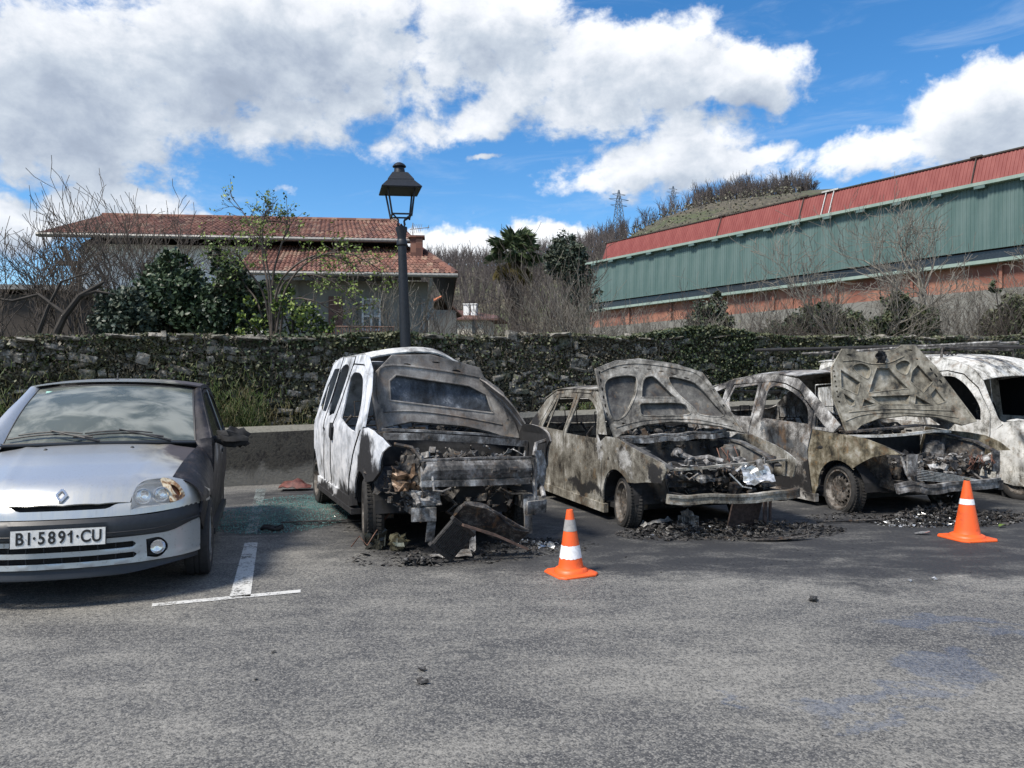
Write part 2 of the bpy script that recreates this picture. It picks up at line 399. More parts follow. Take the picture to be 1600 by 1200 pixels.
M['rim'] = burnt('scorched_steel_rim', [(.3, (.03, .027, .024)), (.45, (.09, .08, .07)), (.6, (.18, .165, .15)), (.78, (.36, .35, .33))], rust=.4, scale=8., streak=.1, seed=15.)
M['alu'] = plain('melted_aluminium', (.55, .55, .54), .35, .7, var=.4, scale=30)
M['debris'] = burnt('charred_debris', [(.30, (.010, .010, .011)), (.46, (.028, .027, .027)), (.58, (.07, .068, .065)), (.70, (.19, .185, .18)), (.82, (.5, .5, .49))], rust=.2, scale=9., streak=0., speck=1., seed=16.)
M['rubber'] = plain('black_rubber', (.02, .021, .023), .55, var=.2)
M['cable'] = plain('scorched_copper_wire', (.13, .06, .04), .6, .3, var=.4)
M['iron'] = plain('dark_cast_iron', (.012, .015, .02), .5, .2, var=.3, scale=30)

def silver_fn(t):
    o = OBJ(t)
    n = t.noise(o, 3., 8., .6, .5); fl = t.noise(o, 900., 2., .5)
    drip = t.noise(t.scaled(o, (1, 1, .04)), 55., 4., .6)
    base = t.mix(t.rng(fl, .3, .7), (.44, .46, .48), (.53, .55, .57))
    dirt = t.rng(drip, .52, .74, 0., .30)
    base = t.mix(dirt, base, (.34, .32, .27)); z_ = t.n('ShaderNodeSeparateXYZ', out=2, Vector=o); base = t.mix(t.mul(t.rng(t.add(z_, t.mul(n, .2)), .92, .78), t.rng(t.noise(t.scaled(o, (1, 6, 1)), 3., 7., .65), .35, .6, .15, .7)), base, (.62, .60, .53))
    wob = t.n('ShaderNodeVectorMath', props={'operation': 'SCALE'}, i0=t.n('ShaderNodeVectorMath', props={'operation': 'SUBTRACT'}, i0=t.noise(o, 6., 6., .65, out=1), i1=(.5, .5, .5)), Scale=.22)
    p = t.n('ShaderNodeVectorMath', props={'operation': 'ADD'}, i0=o, i1=wob)
    def bl(loc, size, e=(1., .8)): 
        q = t.n('ShaderNodeMapping', props={'vector_type': 'TEXTURE'}, Vector=p, Location=loc, Scale=size)
        return t.rng(t.n('ShaderNodeVectorMath', out='Value', props={'operation': 'LENGTH'}, i0=q), e[0], e[1])
    # the fire scorched the left flank and the corner of the bonnet and roof next to it
    heat = t.m('MAXIMUM', bl((-.25, .80, .9), (.80, .62, .6), (1., .55)), bl((-1.6, .95, 1.42), (1.4, .95, .5), (1., .6)))
    base = t.mix(t.mul(heat, .75), base, t.mix(t.rng(n, .4, .6), (.60, .54, .40), (.24, .20, .15)))
    soot = t.m('MAXIMUM', t.m('MAXIMUM', bl((-.30, .84, .9), (.56, .42, .5)), bl((-1.7, .98, 1.42), (1.2, .68, .5))), bl((-1.4, .95, .55), (2.05, .24, .9)))
    sc = t.mix(n, (.025, .022, .026), (.075, .066, .072))
    pat = bl((-.75, .85, .84), (.13, .2, .10), (1.2, .7))
    soot2 = t.mul(soot, t.m('SUBTRACT', 1., t.mul(pat, .8)))
    base = t.mix(soot2, base, sc)
    return {'Base Color': base, 'Metallic': t.mul(t.m('SUBTRACT', 1., soot2), .55), 'Roughness': t.add(.30, t.mul(soot, .42)), 'Coat Weight': t.mul(t.m('SUBTRACT', 1., soot2), .45), 'Coat Roughness': .16,
            'bump': (t.noise(o, 1.6, 2.), .02, .02)}
M['silver'] = material('silver_car_paint', silver_fn)
M['silver_burnt'] = burnt('scorched_silver_flank', [(.28, (.004, .004, .005)), (.45, (.009, .008, .010)), (.58, (.022, .020, .024)), (.72, (.06, .055, .058))], rust=.10, scale=3.6, streak=.2, rough=.62,
    paint=((.38, .39, .40), [((-.78, .8, .84), (.20, .5, .12), 0), ((-1.5, .8, .8), (.3, .4, .05), 0)]), seed=17.)
M['silver_low'] = material('silver_bumper_paint', lambda t: {'Base Color': t.mix(t.rng(t.noise(OBJ(t), 40., 6., .7), .55, .72), (.40, .43, .45), (.22, .23, .22)), 'Metallic': .45, 'Roughness': .3, 'Coat Weight': .4, 'Coat Roughness': .1})
M['trim'] = plain('dark_grey_plastic', (.011, .014, .019), .45, var=.2, scale=40, bump=.05)
M['chrome'] = plain('chrome', (.75, .76, .78), .12, 1., var=.05)
M['plate'] = plain('plate_white', (.62, .62, .6), .4, var=.12, scale=60, bump=.02)
M['ink'] = plain('plate_black', (.01, .01, .01), .5, var=.1)
M['lens'] = material('clear_lens', lambda t: {'Base Color': (.75, .78, .8), 'Roughness': .06, 'Specular IOR Level': .8, 'Alpha': .09, 'bump': (t.noise(t.scaled(OBJ(t), (1, 1, .2)), 60., 2.), .05, .004)})
M['melted'] = material('melted_lens', lambda t: {'Base Color': t.ramp(t.noise(OBJ(t), 16., 5., .6, .8), [(.36, (.09, .035, .012)), (.46, (.30, .17, .08)), (.55, (.62, .52, .36)), (.7, (.75, .70, .58))]), 'Roughness': .35, 'bump': (t.noise(OBJ(t), 18., 3.), .4, .01)})
M['windscreen'] = material('sooty_windscreen', lambda t: {'Base Color': t.mix(t.rng(t.noise(t.n('ShaderNodeMapping', Vector=OBJ(t), Scale=(2., 1., .6), Rotation=(.5, 0, 0)), 3.2, 6., .55, .6), .4, .66), (.085, .10, .092), (.25, .262, .235)),
    'Roughness': .24, 'Specular IOR Level': .5, 'Coat Weight': .35, 'Coat Roughness': .12, 'Alpha': t.rng(t.noise(OBJ(t), 2.5, 5., .6), .3, .7, .84, .97)})
M['darkglass'] = material('dark_side_glass', lambda t: {'Base Color': (.012, .013, .015), 'Roughness': .18, 'Specular IOR Level': .5})  # near-black glass, shared by side windows and the delivery van's blackout pane
M['tyre_clean'] = plain('tyre_rubber', (.018, .018, .02), .8, var=.3, scale=30, bump=.2)
M['hubcap'] = plain('hubcap_silver', (.30, .32, .34), .35, .4, var=.2, scale=12)

def leafmat(name, c1, c2, c3=None, rough=.5, trans=.12):
    def fn(t):
        rnd = t.n('ShaderNodeNewGeometry', out='Random Per Island'); n = t.noise(GEO(t), 1.3, 3.)
        col = t.mix(rnd, c1, c2)
        if c3: col = t.mix(t.rng(t.add(n, t.mul(rnd, .2)), .55, .72), col, c3)
        return {'Base Color': col, 'Roughness': rough, 'Transmission Weight': 0., 'Subsurface Weight': 0., 'Specular IOR Level': .35}
    return material(name, fn)
M['leaf_dark'] = leafmat('evergreen_leaves', (.014, .032, .016), (.038, .066, .032), (.06, .09, .045), rough=.45)
M['leaf_blue'] = leafmat('conifer_leaves', (.028, .046, .034), (.055, .078, .055), (.075, .085, .055))
M['leaf_fresh'] = leafmat('fresh_leaves', (.13, .19, .035), (.24, .30, .07), (.10, .15, .03))
M['leaf_ivy'] = leafmat('ivy_leaves', (.028, .042, .018), (.068, .09, .04), (.10, .105, .055))
M['leaf_ivy_brown'] = leafmat('dry_ivy_leaves', (.075, .065, .046), (.18, .16, .12), (.10, .105, .06))
M['leaf_palm'] = leafmat('palm_fronds', (.04, .065, .03), (.11, .145, .07), None)
M['leaf_palm_old'] = leafmat('old_palm_fronds', (.10, .085, .03), (.16, .13, .05), None)
M['moss'] = leafmat('moss_cushions', (.07, .10, .022), (.17, .20, .05), (.10, .09, .05))
M['grass'] = leafmat('grass_blades', (.045, .08, .02), (.12, .16, .05), (.14, .12, .06))
M['drygrass'] = leafmat('dry_twigs', (.10, .085, .06), (.19, .165, .12), (.09, .08, .05))
M['bark'] = plain('grey_brown_bark', (.075, .062, .052), .9, var=.4, scale=6)
M['bark_pale'] = plain('pale_bark', (.17, .155, .13), .9, var=.35, scale=6)
M['bark_far'] = plain('far_bare_wood', (.098, .084, .08), .95, var=.4, scale=.1, bump=0)
M['bark_dark'] = plain('dark_bark', (.035, .03, .026), .9, var=.4, scale=6)
# ------------------------------------------------------------ the setting
TH = radians(23); P0 = Vector((0, 12.4)); WU = Vector((cos(TH), sin(TH))); WN = Vector((-sin(TH), cos(TH)))
def fr(u, s, z=0.):                          # along the car-park wall, behind it, up
    p = P0 + WU * u + WN * s; return Vector((p.x, p.y, z))
def to_us(x, y): d = Vector((x, y)) - P0; return d.dot(WU), d.dot(WN)
def sst(t): t = max(0., min(1., t)); return t * t * (3 - 2 * t)
RIDGE = [(-3.2, .06, 500), (-1.2, .07, 420), (-.75, .085, 380), (-.45, .10, 340), (-.25, .125, 320), (-.14, .150, 300), (-.08, .148, 290), (-.03, .146, 280), (.02, .152, 260), (.07, .160, 250),
         (.12, .172, 240), (.165, .195, 235), (.21, .218, 230), (.25, .228, 225), (.30, .236, 222), (.40, .245, 220), (.5, .248, 220), (.66, .24, 230), (.9, .2, 260), (1.4, .1, 400), (3.2, .06, 500)]
def ridge(a):
    for (a0, e0, r0), (a1, e1, r1) in zip(RIDGE, RIDGE[1:]):
        if a <= a1: t = (a - a0) / (a1 - a0); t = t * t * (3 - 2 * t); return e0 + (e1 - e0) * t, r0 + (r1 - r0) * t
    return .06, 500
def terr(x, y):
    u, s = to_us(x, y)
    if s < 1.03: return -.004
    a = atan2(x, y); e, R = ridge(a); d = hypot(x, y); Rr = R / max(.3, cos(a)) if abs(a) < 1.2 else R
    H = e * R + 1.4
    base = 1.62 + .012 * max(-10, min(30, u))
    if d < Rr: z = base + (H - base) * sst((d - 62) / (Rr - 62)) ** 1.15
    else: z = max(2., H - (d - Rr) * .12)
    return z + noise.noise(Vector((x * .03, y * .03, 0))) * min(1.2, max(0, (d - 50) * .01))

def ground_fn(t):
    p = GEO(t); n = t.noise(p, .05, 6., .6); n2 = t.noise(p, .9, 6., .65); f = t.noise(p, 12., 4., .6)
    c = t.mix(t.rng(n, .42, .58), (.085, .11, .04), (.13, .11, .075)); c = t.mix(t.rng(n2, .4, .65), c, (.05, .045, .035))
    return {'Base Color': t.mix(t.mul(f, .4), c, (.03, .03, .02)), 'Roughness': .95, 'bump': (n2, .6, .2)}
M['ground'] = material('garden_and_hill_ground', ground_fn)

def asphalt_fn(t):
    p = GEO(t)
    ag = t.n('ShaderNodeTexVoronoi', out=1, Vector=p, Scale=140.); agv = t.n('ShaderNodeSeparateXYZ', out=0, Vector=ag)
    ad = t.n('ShaderNodeTexVoronoi', out=0, Vector=p, Scale=140.)
    pr = t.n('ShaderNodeMapping', Vector=p, Rotation=(0, 0, radians(-14)), Scale=(.6, 1.25, 1.))
    big = t.noise(pr, .75, 7., .62, .5); mid = t.noise(pr, 3.4, 6., .65, .4); fin = t.noise(p, 38., 4., .7); sp = t.noise(p, 120., 3., .6)
    f = t.add(t.add(t.mul(big, .72), .115), t.add(t.mul(t.m('SUBTRACT', mid, .5), .62), t.mul(t.m('SUBTRACT', fin, .5), .95)))
    base = t.ramp(f, [(.30, (.052, .052, .053)), (.42, (.090, .089, .086)), (.52, (.138, .134, .122)), (.62, (.195, .188, .170)), (.75, (.25, .24, .215))])
    base = t.mix(t.rng(agv, .60, .95, 0., .6), base, (.27, .26, .235))
    base = t.mix(t.rng(agv, .35, .0, 0., .7), base, (.028, .028, .029))
    wob = t.n('ShaderNodeVectorMath', props={'operation': 'SCALE'}, i0=t.n('ShaderNodeVectorMath', props={'operation': 'SUBTRACT'}, i0=t.noise(p, 1.6, 7., .68, out=1), i1=(.5, .5, .5)), Scale=1.5)
    q = t.n('ShaderNodeVectorMath', props={'operation': 'ADD'}, i0=p, i1=wob)
    def many(lst, e=(1., .6)):
        acc = None
        for x, y, sx, sy, r in lst:
            b = t.blob(q, (x, y, 0), (sx, sy, 50), radians(r), e); acc = b if acc is None else t.m('MAXIMUM', acc, b)
        return acc
    soot = many([(-.6, 8.2, 1.7, 2.6, 0), (-.3, 6.6, 1.6, .95, 0), (1.7, 8.2, 2.4, 2.2, 20), (1.9, 6.7, 2.7, .95, 8), (4.3, 8.4, 2.4, 2.0, 20), (4.6, 7.5, 2.6, 1.0, 5), (7.6, 9.2, 3., 3., 20), (-2.2, 7.9, .9, 1.0, 0), (3.2, 5.9, 1.9, .5, 5), (5.6, 6.3, 1.6, .5, 8), (3.0, 6.7, 3.4, .85, 6), (.9, 7.0, 1.8, .8, 20), (1.6, 6.1, 1.9, .55, 6), (4.4, 6.5, 2.6, .6, 6), (-2.6, 9.9, 1.6, .9, 20), (8., 8., 2.2, 1.6, 20)], (1.2, .35))
    sf = t.m('SUBTRACT', soot, t.mul(t.rng(t.add(mid, t.mul(fin, .3)), .60, .84), .38), clamp=True)
    base = t.mix(t.mul(sf, .97), base, t.mix(fin, (.009, .0095, .011), (.034, .035, .038)))
    glass = t.mul(many([(-2.55, 8.1, .62, .75, 12), (-2.25, 9.3, .75, .7, 15)], (1., .2)), t.rng(agv, .25, .7, .15, 1.))
    base = t.mix(t.mul(glass, .5), base, (.05, .13, .125))
    blue = t.mul(many([(2.55, 4.55, .42, .15, -12), (2.95, 4.2, .48, .12, 5), (2.15, 3.78, .34, .16, 25), (1.6, 3.52, .36, .10, 22), (1.0, 3.40, .06, .06, 0), (1.55, 3.25, .28, .07, 10)], (1., .55)), t.rng(agv, .05, .5, .35, 1.))
    base = t.mix(t.mul(blue, .34), base, (.06, .09, .155))
    oil = many([(-.20, 3.75, .0, .0, 0)] if False else [(-.24, 4.05, .28, .035, 8), (-.06, 4.03, .14, .03, 10), (-.26, 3.28, .10, .03, -4), (-1.9, 4.68, .12, .05, 0), (-1.0, 3.9, .30, .03, 12)], (1., .5))
    base = t.mix(t.mul(oil, .55), base, (.03, .032, .036))
    h = t.add(t.mul(ad, -.6), t.add(t.mul(fin, .8), t.mul(mid, .5)))
    return {'Base Color': base, 'Roughness': t.add(.80, t.mul(blue, -.25)), 'bump': (h, .55, .006)}
M['asphalt'] = material('worn_asphalt', asphalt_fn)

# ground: one sheet to the horizon, with the retained garden and the hills behind the wall
def axis(lim, fine, r, start=.0):
    a = [start]; d = fine
    while a[-1] < lim: a.append(a[-1] + d); d *= r
    return a
us = axis(2600, 1.2, 1.07); us = [-x for x in us[:0:-1]] + us
ss = axis(2600, 1.0, 1.045, 1.05); sb = axis(2600, 6, 1.25, .44); ss = [-x + 1.44 for x in sb[:0:-1]] + [1.0] + ss
mb = MB(); nS = len(ss)
vs = []
for u in us:
    for s in ss:
        p = fr(u, s); vs.append((p.x, p.y, terr(p.x, p.y)))
mb.add(vs, [(i * nS + j, (i + 1) * nS + j, (i + 1) * nS + j + 1, i * nS + j + 1) for i in range(len(us) - 1) for j in range(nS - 1)])
mb.build('ground', M['ground'], smooth=True, kind='structure')
mb = MB(); c4 = [fr(-40, -60, .004), fr(60, -60, .004), fr(60, .25, .004), fr(-40, .25, .004)]
mb.add(c4, [(0, 1, 2, 3)]); mb.build('car_park', M['asphalt'], kind='structure')

# painted bay lines, worn through
def paint_fn(t):
    p = GEO(t); w = t.noise(p, 45., 5., .7); b = t.noise(p, 5., 5., .6)
    a = t.rng(t.add(t.mul(w, .8), t.mul(b, .5)), .50, .66)
    return {'Base Color': t.mix(w, (.40, .40, .38), (.62, .62, .60)), 'Roughness': .8, 'Alpha': a}
M['paint'] = material('worn_white_paint', paint_fn)
def painted(name, pts):
    mb = MB(); mb.add([(x, y, .008) for x, y in pts], [(0, 1, 2, 3)]); return mb.build(name, M['paint'], kind='structure')
painted('bay_line', [(-1.87, 5.09), (-1.735, 5.10), (-2.27, 6.86), (-2.385, 6.86)])
M['paint_sooty'] = material('sooty_white_paint', lambda t: {'Base Color': t.mix(t.noise(GEO(t), 30., 5., .7), (.07, .10, .10), (.27, .29, .28)), 'Roughness': .8, 'Alpha': t.rng(t.add(t.mul(t.noise(GEO(t), 40., 5., .7), .8), t.mul(t.noise(GEO(t), 4., 5., .6), .6)), .60, .76)})
def painted2(name, pts):
    mb = MB(); mb.add([(x, y, .008) for x, y in pts], [(0, 1, 2, 3)]); return mb.build(name, M['paint_sooty'], kind='structure')
painted2('bay_line', [(-2.53, 7.3), (-2.42, 7.3), (-3.36, 10.5), (-3.48, 10.45)])
painted('bay_line', [(-2.28, 4.865), (-1.43, 5.20), (-1.45, 5.275), (-2.31, 4.935)])

# ------------------------------------------------------------ low car-park wall
def lowwall_fn(t):
    p = GEO(t); z = t.n('ShaderNodeSeparateXYZ', out=2, Vector=p)
    n = t.noise(p, 2.2, 7., .65, .6); f = t.noise(p, 26., 6., .7)
    base = t.mix(f, (.12, .115, .10), (.22, .21, .185))
    lich = t.rng(t.add(t.mul(n, .5), t.mul(f, .6)), .46, .60)
    d = t.mix(lich, (.018, .016, .015), (.06, .056, .046))
    top = t.rng(t.add(z, t.mul(t.m('SUBTRACT', n, .5), .8)), .16, .34)           # black growth above, bare mortar below
    c = t.mix(top, base, d)
    up = t.n('ShaderNodeSeparateXYZ', out=2, Vector=t.n('ShaderNodeNewGeometry', out='Normal'))
    c = t.mix(t.mul(t.rng(up, .3, .8), t.rng(f, .3, .6, .55, 1.)), c, (.17, .165, .14))
    return {'Base Color': c, 'Roughness': .95, 'bump': (t.add(f, n), .6, .02)}
M['lowwall'] = material('stained_cement', lowwall_fn)
wl = MB()
def zf(u): return max(.55, .88 + .034 * u) + .012 * noise.noise(Vector((u * .8, 0, 0)))
NU = 220; rows = [lambda u: (0., -.05), lambda u: (-.0 + .02 * noise.noise(Vector((u, 3, 0))), zf(u) * .33), lambda u: (.02 * noise.noise(Vector((u, 5, 0))), zf(u) * .66), lambda u: (0.01, zf(u)), lambda u: (.05, zf(u) + .035),
    lambda u: (.26, zf(u) + .075 + .012 * noise.noise(Vector((u * 3, 9, 0)))), lambda u: (.30, zf(u) + .03), lambda u: (.30, -.05)]
vs = []
for i in range(NU + 1):
    u = -12 + 36 * i / NU
    for r in rows: s, z = r(u); vs.append(fr(u, s, z))
nr = len(rows); wl.add(vs, [(i * nr + j, (i + 1) * nr + j, (i + 1) * nr + j + 1, i * nr + j + 1) for i in range(NU) for j in range(nr - 1)])
tag(wl.build('low_wall', M['lowwall'], smooth=True, fix=True), 'low rendered car park wall, black with growth above bare grey mortar, behind the parked cars', 'wall')

mb = MB(); mb.grid(150, 4, lambda u, v: fr(-12 + 36 * u, .26 + .56 * v, zf(-12 + 36 * u) - .03 + .07 * v + .03 * noise.noise(Vector((u * 90, v * 4, 0)))))
mb.build('earth_strip', M['ground'], smooth=True, kind='structure')
# ------------------------------------------------------------ garden wall of rubble stone, overgrown
def wtop(u):
    p = fr(u, .75); b = 1.4 + .0635 * p.y
    b += .10 * noise.noise(Vector((u * .5, 1, 0))) + .05 * noise.noise(Vector((u * 1.9, 4, 0)))
    return b
def stone_fn(t):
    p = GEO(t); r = t.n('ShaderNodeObjectInfo', out='Random'); ri = t.n('ShaderNodeNewGeometry', out='Random Per Island')
    n = t.noise(p, 9., 7., .65, .3); f = t.noise(p, 45., 5., .7)
    c = t.mix(t.m('FRACT', t.add(r, ri)), (.14, .13, .11), (.27, .25, .215)); c = t.mix(t.rng(n, .46, .62), c, (.035, .034, .028))
    c = t.mix(t.mul(t.rng(t.noise(p, 14., 4., .6), .57, .66), .9), c, (.40, .385, .34))
    c = t.mix(t.mul(t.rng(t.noise(p, 3., 5., .6), .50, .62), .6), c, (.05, .06, .02))
    return {'Base Color': c, 'Roughness': .95, 'bump': (t.add(n, f), .7, .02)}
M['stone'] = material('mossy_rubble_stone', stone_fn)
M['mortar'] = plain('earthy_wall_joints', (.05, .044, .034), 1., var=.5, scale=5)
gw = empty('garden_wall', fr(0, .75, 0), TH, 'tall rubble stone wall overgrown with ivy and moss behind the low car park wall', 'wall')
gw_inv = None
def gl(u, s, z): return (u, s - .75, z)        # local coordinates of the wall (its origin at u 0, s .75)
mb = MB(); vs = []; NU = 200
for i in range(NU + 1):
    u = -12 + 37 * i / NU; zt = wtop(u) - .06
    for s, z in ((.78, -.05), (.80, zt * .5), (.84, zt), (1.30, zt), (1.34, -.05)): vs.append(gl(u, s, z))
mb.add(vs, [(i * 5 + j, (i + 1) * 5 + j, (i + 1) * 5 + j + 1, i * 5 + j + 1) for i in range(NU) for j in range(4)])
mb.build('wall_core', M['mortar'], gw, fix=True)
def stone_mesh(seed):
    rr = random.Random(seed); mb = MB(); vs = []
    for sx in (-1, 1):
        for sy in (-1, 1):
            for sz in (-1, 1): vs.append(Vector((sx * rr.uniform(.40, .5), sy * .5, sz * rr.uniform(.38, .5))))
    me = bpy.data.meshes.new('stone'); b = bmesh.new()
    hull = [b.verts.new(v) for v in vs]
    for _ in range(8):
        a = rr.uniform(-.5, .5); c = rr.choice((-1, 1)); b.verts.new(rr.choice([Vector((a, -.62, rr.uniform(-.3, .3))), Vector((c * .54, rr.uniform(-.45, .2), rr.uniform(-.3, .3))), Vector((a, rr.uniform(-.45, .2), c * .53))]))
    r = bmesh.ops.convex_hull(b, input=b.verts)
    bmesh.ops.delete(b, geom=[v for v in b.verts if not v.link_faces], context='VERTS')
    bmesh.ops.recalc_face_normals(b, faces=b.faces); b.to_mesh(me); b.free(); me.materials.append(M['stone']); return me
stones = [stone_mesh(k) for k in range(10)]
rs = random.Random(3); cand = []
z = .62
while z < 2.6:
    h = rs.uniform(.08, .14); u = -11.5 + rs.uniform(0, .2)
    while u < 24:
        w = rs.choice((rs.uniform(.07, .18), rs.uniform(.12, .42))); uc = u + w / 2; h2 = h * rs.uniform(.55, 1.35)
        if z + h * .6 < wtop(uc): cand.append((uc, z + h / 2 + rs.uniform(-.04, .04), w, h2))
        u += w + rs.uniform(.01, .03)
    z += h + .012
# coping: flat slabs lying on the top
u = -11.5; cop = []
while u < 24:
    w = rs.uniform(.22, .55); cop.append((u + w / 2, wtop(u + w / 2), w, rs.uniform(.05, .09))); u += w + rs.uniform(.02, .25)
def vis(c):
    p = fr(c[0], .75); x = 800 + 1200 * p.x / max(.1, p.y); return -20 < x < 1620 and c[1] > .8
seen = [c for c in cand if vis(c)]
def bigness(c): p = fr(c[0], .75); return c[2] * c[3] / p.y ** 2
copv = [c for c in cop if vis(c)]
seen.sort(key=bigness, reverse=True); parts = seen[:max(0, 298 - len(copv))]; pk = set(map(id, parts))
rest = MB()
def place_stone(c, coping):
    me = rs.choice(stones); uc, zc, w, h = c
    if coping: loc = gl(uc, 1.02 + rs.uniform(-.04, .04), zc); sc = (w, .62, h); rot = (rs.uniform(-.05, .05), rs.uniform(-.1, .1), rs.uniform(-.12, .12))
    else: loc = gl(uc, .84 + rs.uniform(-.055, .04), zc); sc = (w, .18, h); rot = (rs.uniform(-.15, .15), rs.uniform(-.30, .30), rs.uniform(-.15, .15))
    return me, loc, rot, sc
for c, cp in [(c, False) for c in cand] + [(c, True) for c in cop]:
    me, loc, rot, sc = place_stone(c, cp)
    if (id(c) in pk) or (cp and vis(c)): link('stone', me, None, gw, loc, rot, sc)
    else:
        Mx = Matrix.LocRotScale(Vector(loc), __import__('mathutils').Euler(rot), Vector(sc))
        rest.add([Mx @ v.co for v in me.vertices], [tuple(p.vertices) for p in me.polygons])
rest.build('small_stones', M['stone'], gw, kind='stuff')

# ------------------------------------------------------------ plants: leaf clouds and branching wood
def leaves(name, pts, size, mat, seed=0, flat=.5, label=None, cat=None, parent=None, kind=None, elong=1.5, jit=.35):
    """one small bent leaf (two triangles over a fold) at each point"""
    R = np.random.RandomState(seed); P = np.asarray(pts, float); N = len(P)
    nrm = R.normal(size=(N, 3)); nrm[:, 2] += flat * 2; nrm[:, 1] -= flat; nrm /= np.linalg.norm(nrm, axis=1)[:, None]
    a = np.cross(nrm, R.normal(size=(N, 3))); a /= np.linalg.norm(a, axis=1)[:, None]; b = np.cross(nrm, a)
    s = size * (1 + R.uniform(-jit, jit, N))[:, None]
    V = np.stack([P - a * s * elong * .5, P + b * s * .5 + nrm * s * .12, P + a * s * elong * .5, P - b * s * .5 + nrm * s * .12], 1).reshape(-1, 3)
    F = np.arange(N * 4).reshape(-1, 4); F = np.concatenate([F[:, [0, 1, 2]], F[:, [0, 2, 3]]])
    me = bpy.data.meshes.new(name); me.vertices.add(len(V)); me.vertices.foreach_set('co', V.ravel())
    me.loops.add(len(F) * 3); me.loops.foreach_set('vertex_index', F.ravel()); me.polygons.add(len(F))
    me.polygons.foreach_set('loop_start', np.arange(0, len(F) * 3, 3)); me.polygons.foreach_set('loop_total', np.full(len(F), 3)); me.update(); me.validate()
    o = link(name, me, mat, parent, kind=kind); return tag(o, label, cat)

def wood(name, segs, mat, parent=None, n=4, kind=None):
    """tapered limbs from a list of (p0, p1, r0, r1)"""
    S = np.array([[*a, *b, c, d] for a, b, c, d in segs]); p0 = S[:, 0:3]; p1 = S[:, 3:6]; r0 = S[:, 6]; r1 = S[:, 7]
    d = p1 - p0; L = np.linalg.norm(d, axis=1); L[L == 0] = 1; d /= L[:, None]
    ref = np.where(np.abs(d[:, 2:3]) < .9, np.array([[0, 0, 1.]]), np.array([[1., 0, 0]])); a = np.cross(d, ref); a /= np.linalg.norm(a, axis=1)[:, None]; b = np.cross(d, a)
    V = []
    for e, r in ((p0, r0), (p1, r1)):
        for k in range(n): t = 2 * pi * k / n; V.append(e + (a * cos(t) + b * sin(t)) * r[:, None])
    V = np.stack(V, 1).reshape(-1, 3); N = len(S); base = np.arange(N)[:, None] * 2 * n; F = []
    for k in range(n): k2 = (k + 1) % n; F.append(np.concatenate([base + k, base + k2, base + n + k2, base + n + k], 1))
    F = np.concatenate(F); me = bpy.data.meshes.new(name); me.vertices.add(len(V)); me.vertices.foreach_set('co', V.ravel())
    me.loops.add(len(F) * 4); me.loops.foreach_set('vertex_index', F.ravel()); me.polygons.add(len(F))
    me.polygons.foreach_set('loop_start', np.arange(0, len(F) * 4, 4)); me.polygons.foreach_set('loop_total', np.full(len(F), 4)); me.update(); me.shade_smooth()
    return link(name, me, mat, parent, kind=kind)

def grow(R, p, d, L, r, lvl, segs, kids=(5, 5, 4, 4), spread=.9, up=.12, wander=.22, shrink=.62, rmin=.006, steps=4, tips=None):
    p = np.array(p, float); d = np.array(d, float); st = steps if lvl < 3 else 3; r1 = r
    for i in range(st):
        d2 = d + R.normal(size=3) * wander; d2[2] += up; d2 /= np.linalg.norm(d2); q = p + d2 * L / st
        rn = max(rmin, r * (1 - .55 * (i + 1) / st)); segs.append((p, q, r1, rn)); r1 = rn; p = q; d = d2
        if lvl < len(kids) and (i > 0 or lvl > 0):
            for _ in range(max(1, int(round(kids[lvl] / (st - (1 if lvl == 0 else 0)) + R.uniform(-.4, .4))))):
                a = R.normal(size=3); a -= a.dot(d) * d; a /= np.linalg.norm(a) + 1e-9
                dd = d + a * spread * R.uniform(.6, 1.2); dd /= np.linalg.norm(dd)
                grow(R, p, dd, L * shrink * R.uniform(.7, 1.15), rn * .62, lvl + 1, segs, kids, spread, up, wander, shrink, rmin, steps, tips)
    if tips is not None and lvl >= len(kids) - 1: tips.append(p)

def bare_tree(name, x, y, h, label, seed, r=.09, kids=(6, 5, 4, 4), stems=1, mat='bark', spread=.9, up=.12, lean=.0, wander=.2, shrink=.62, group=None, rmin=.007, cat='tree', tr=.48, z0=None):
    R = np.random.RandomState(seed); z = (terr(x, y) if z0 is None else z0) - .1
    root = empty(name, (x, y, z), 0, label, cat, group); segs = []; tsegs = []
    for k in range(stems):
        a = 2 * pi * k / max(1, stems) + R.uniform(0, 1); w = lean if stems == 1 else .35
        d = np.array([cos(a) * w, sin(a) * w, 1.]); d /= np.linalg.norm(d); s = []
        grow(R, (cos(a) * .12 * (stems > 1), sin(a) * .12 * (stems > 1), 0), d, h * tr * (1.5 if len(kids) < 3 else 1.2), r, 0, s, kids, spread, up, wander, shrink, rmin)
        tsegs += s[:1]; segs += s[1:]
    zmax = max(q[1][2] for q in segs); k = h / zmax
    sc = lambda L: [(a * k, b * k, c, d) for a, b, c, d in [(np.array(a), np.array(b), c, d) for a, b, c, d in L]]
    wood('trunk', sc(tsegs), M[mat], root, 7); wood('crown', sc(segs), M[mat], root, 3)
    return root
def at(px, py, Y): return ((px - 800) / 1200 * Y, Y, 1.4 + (604 - py) / 1200 * Y)

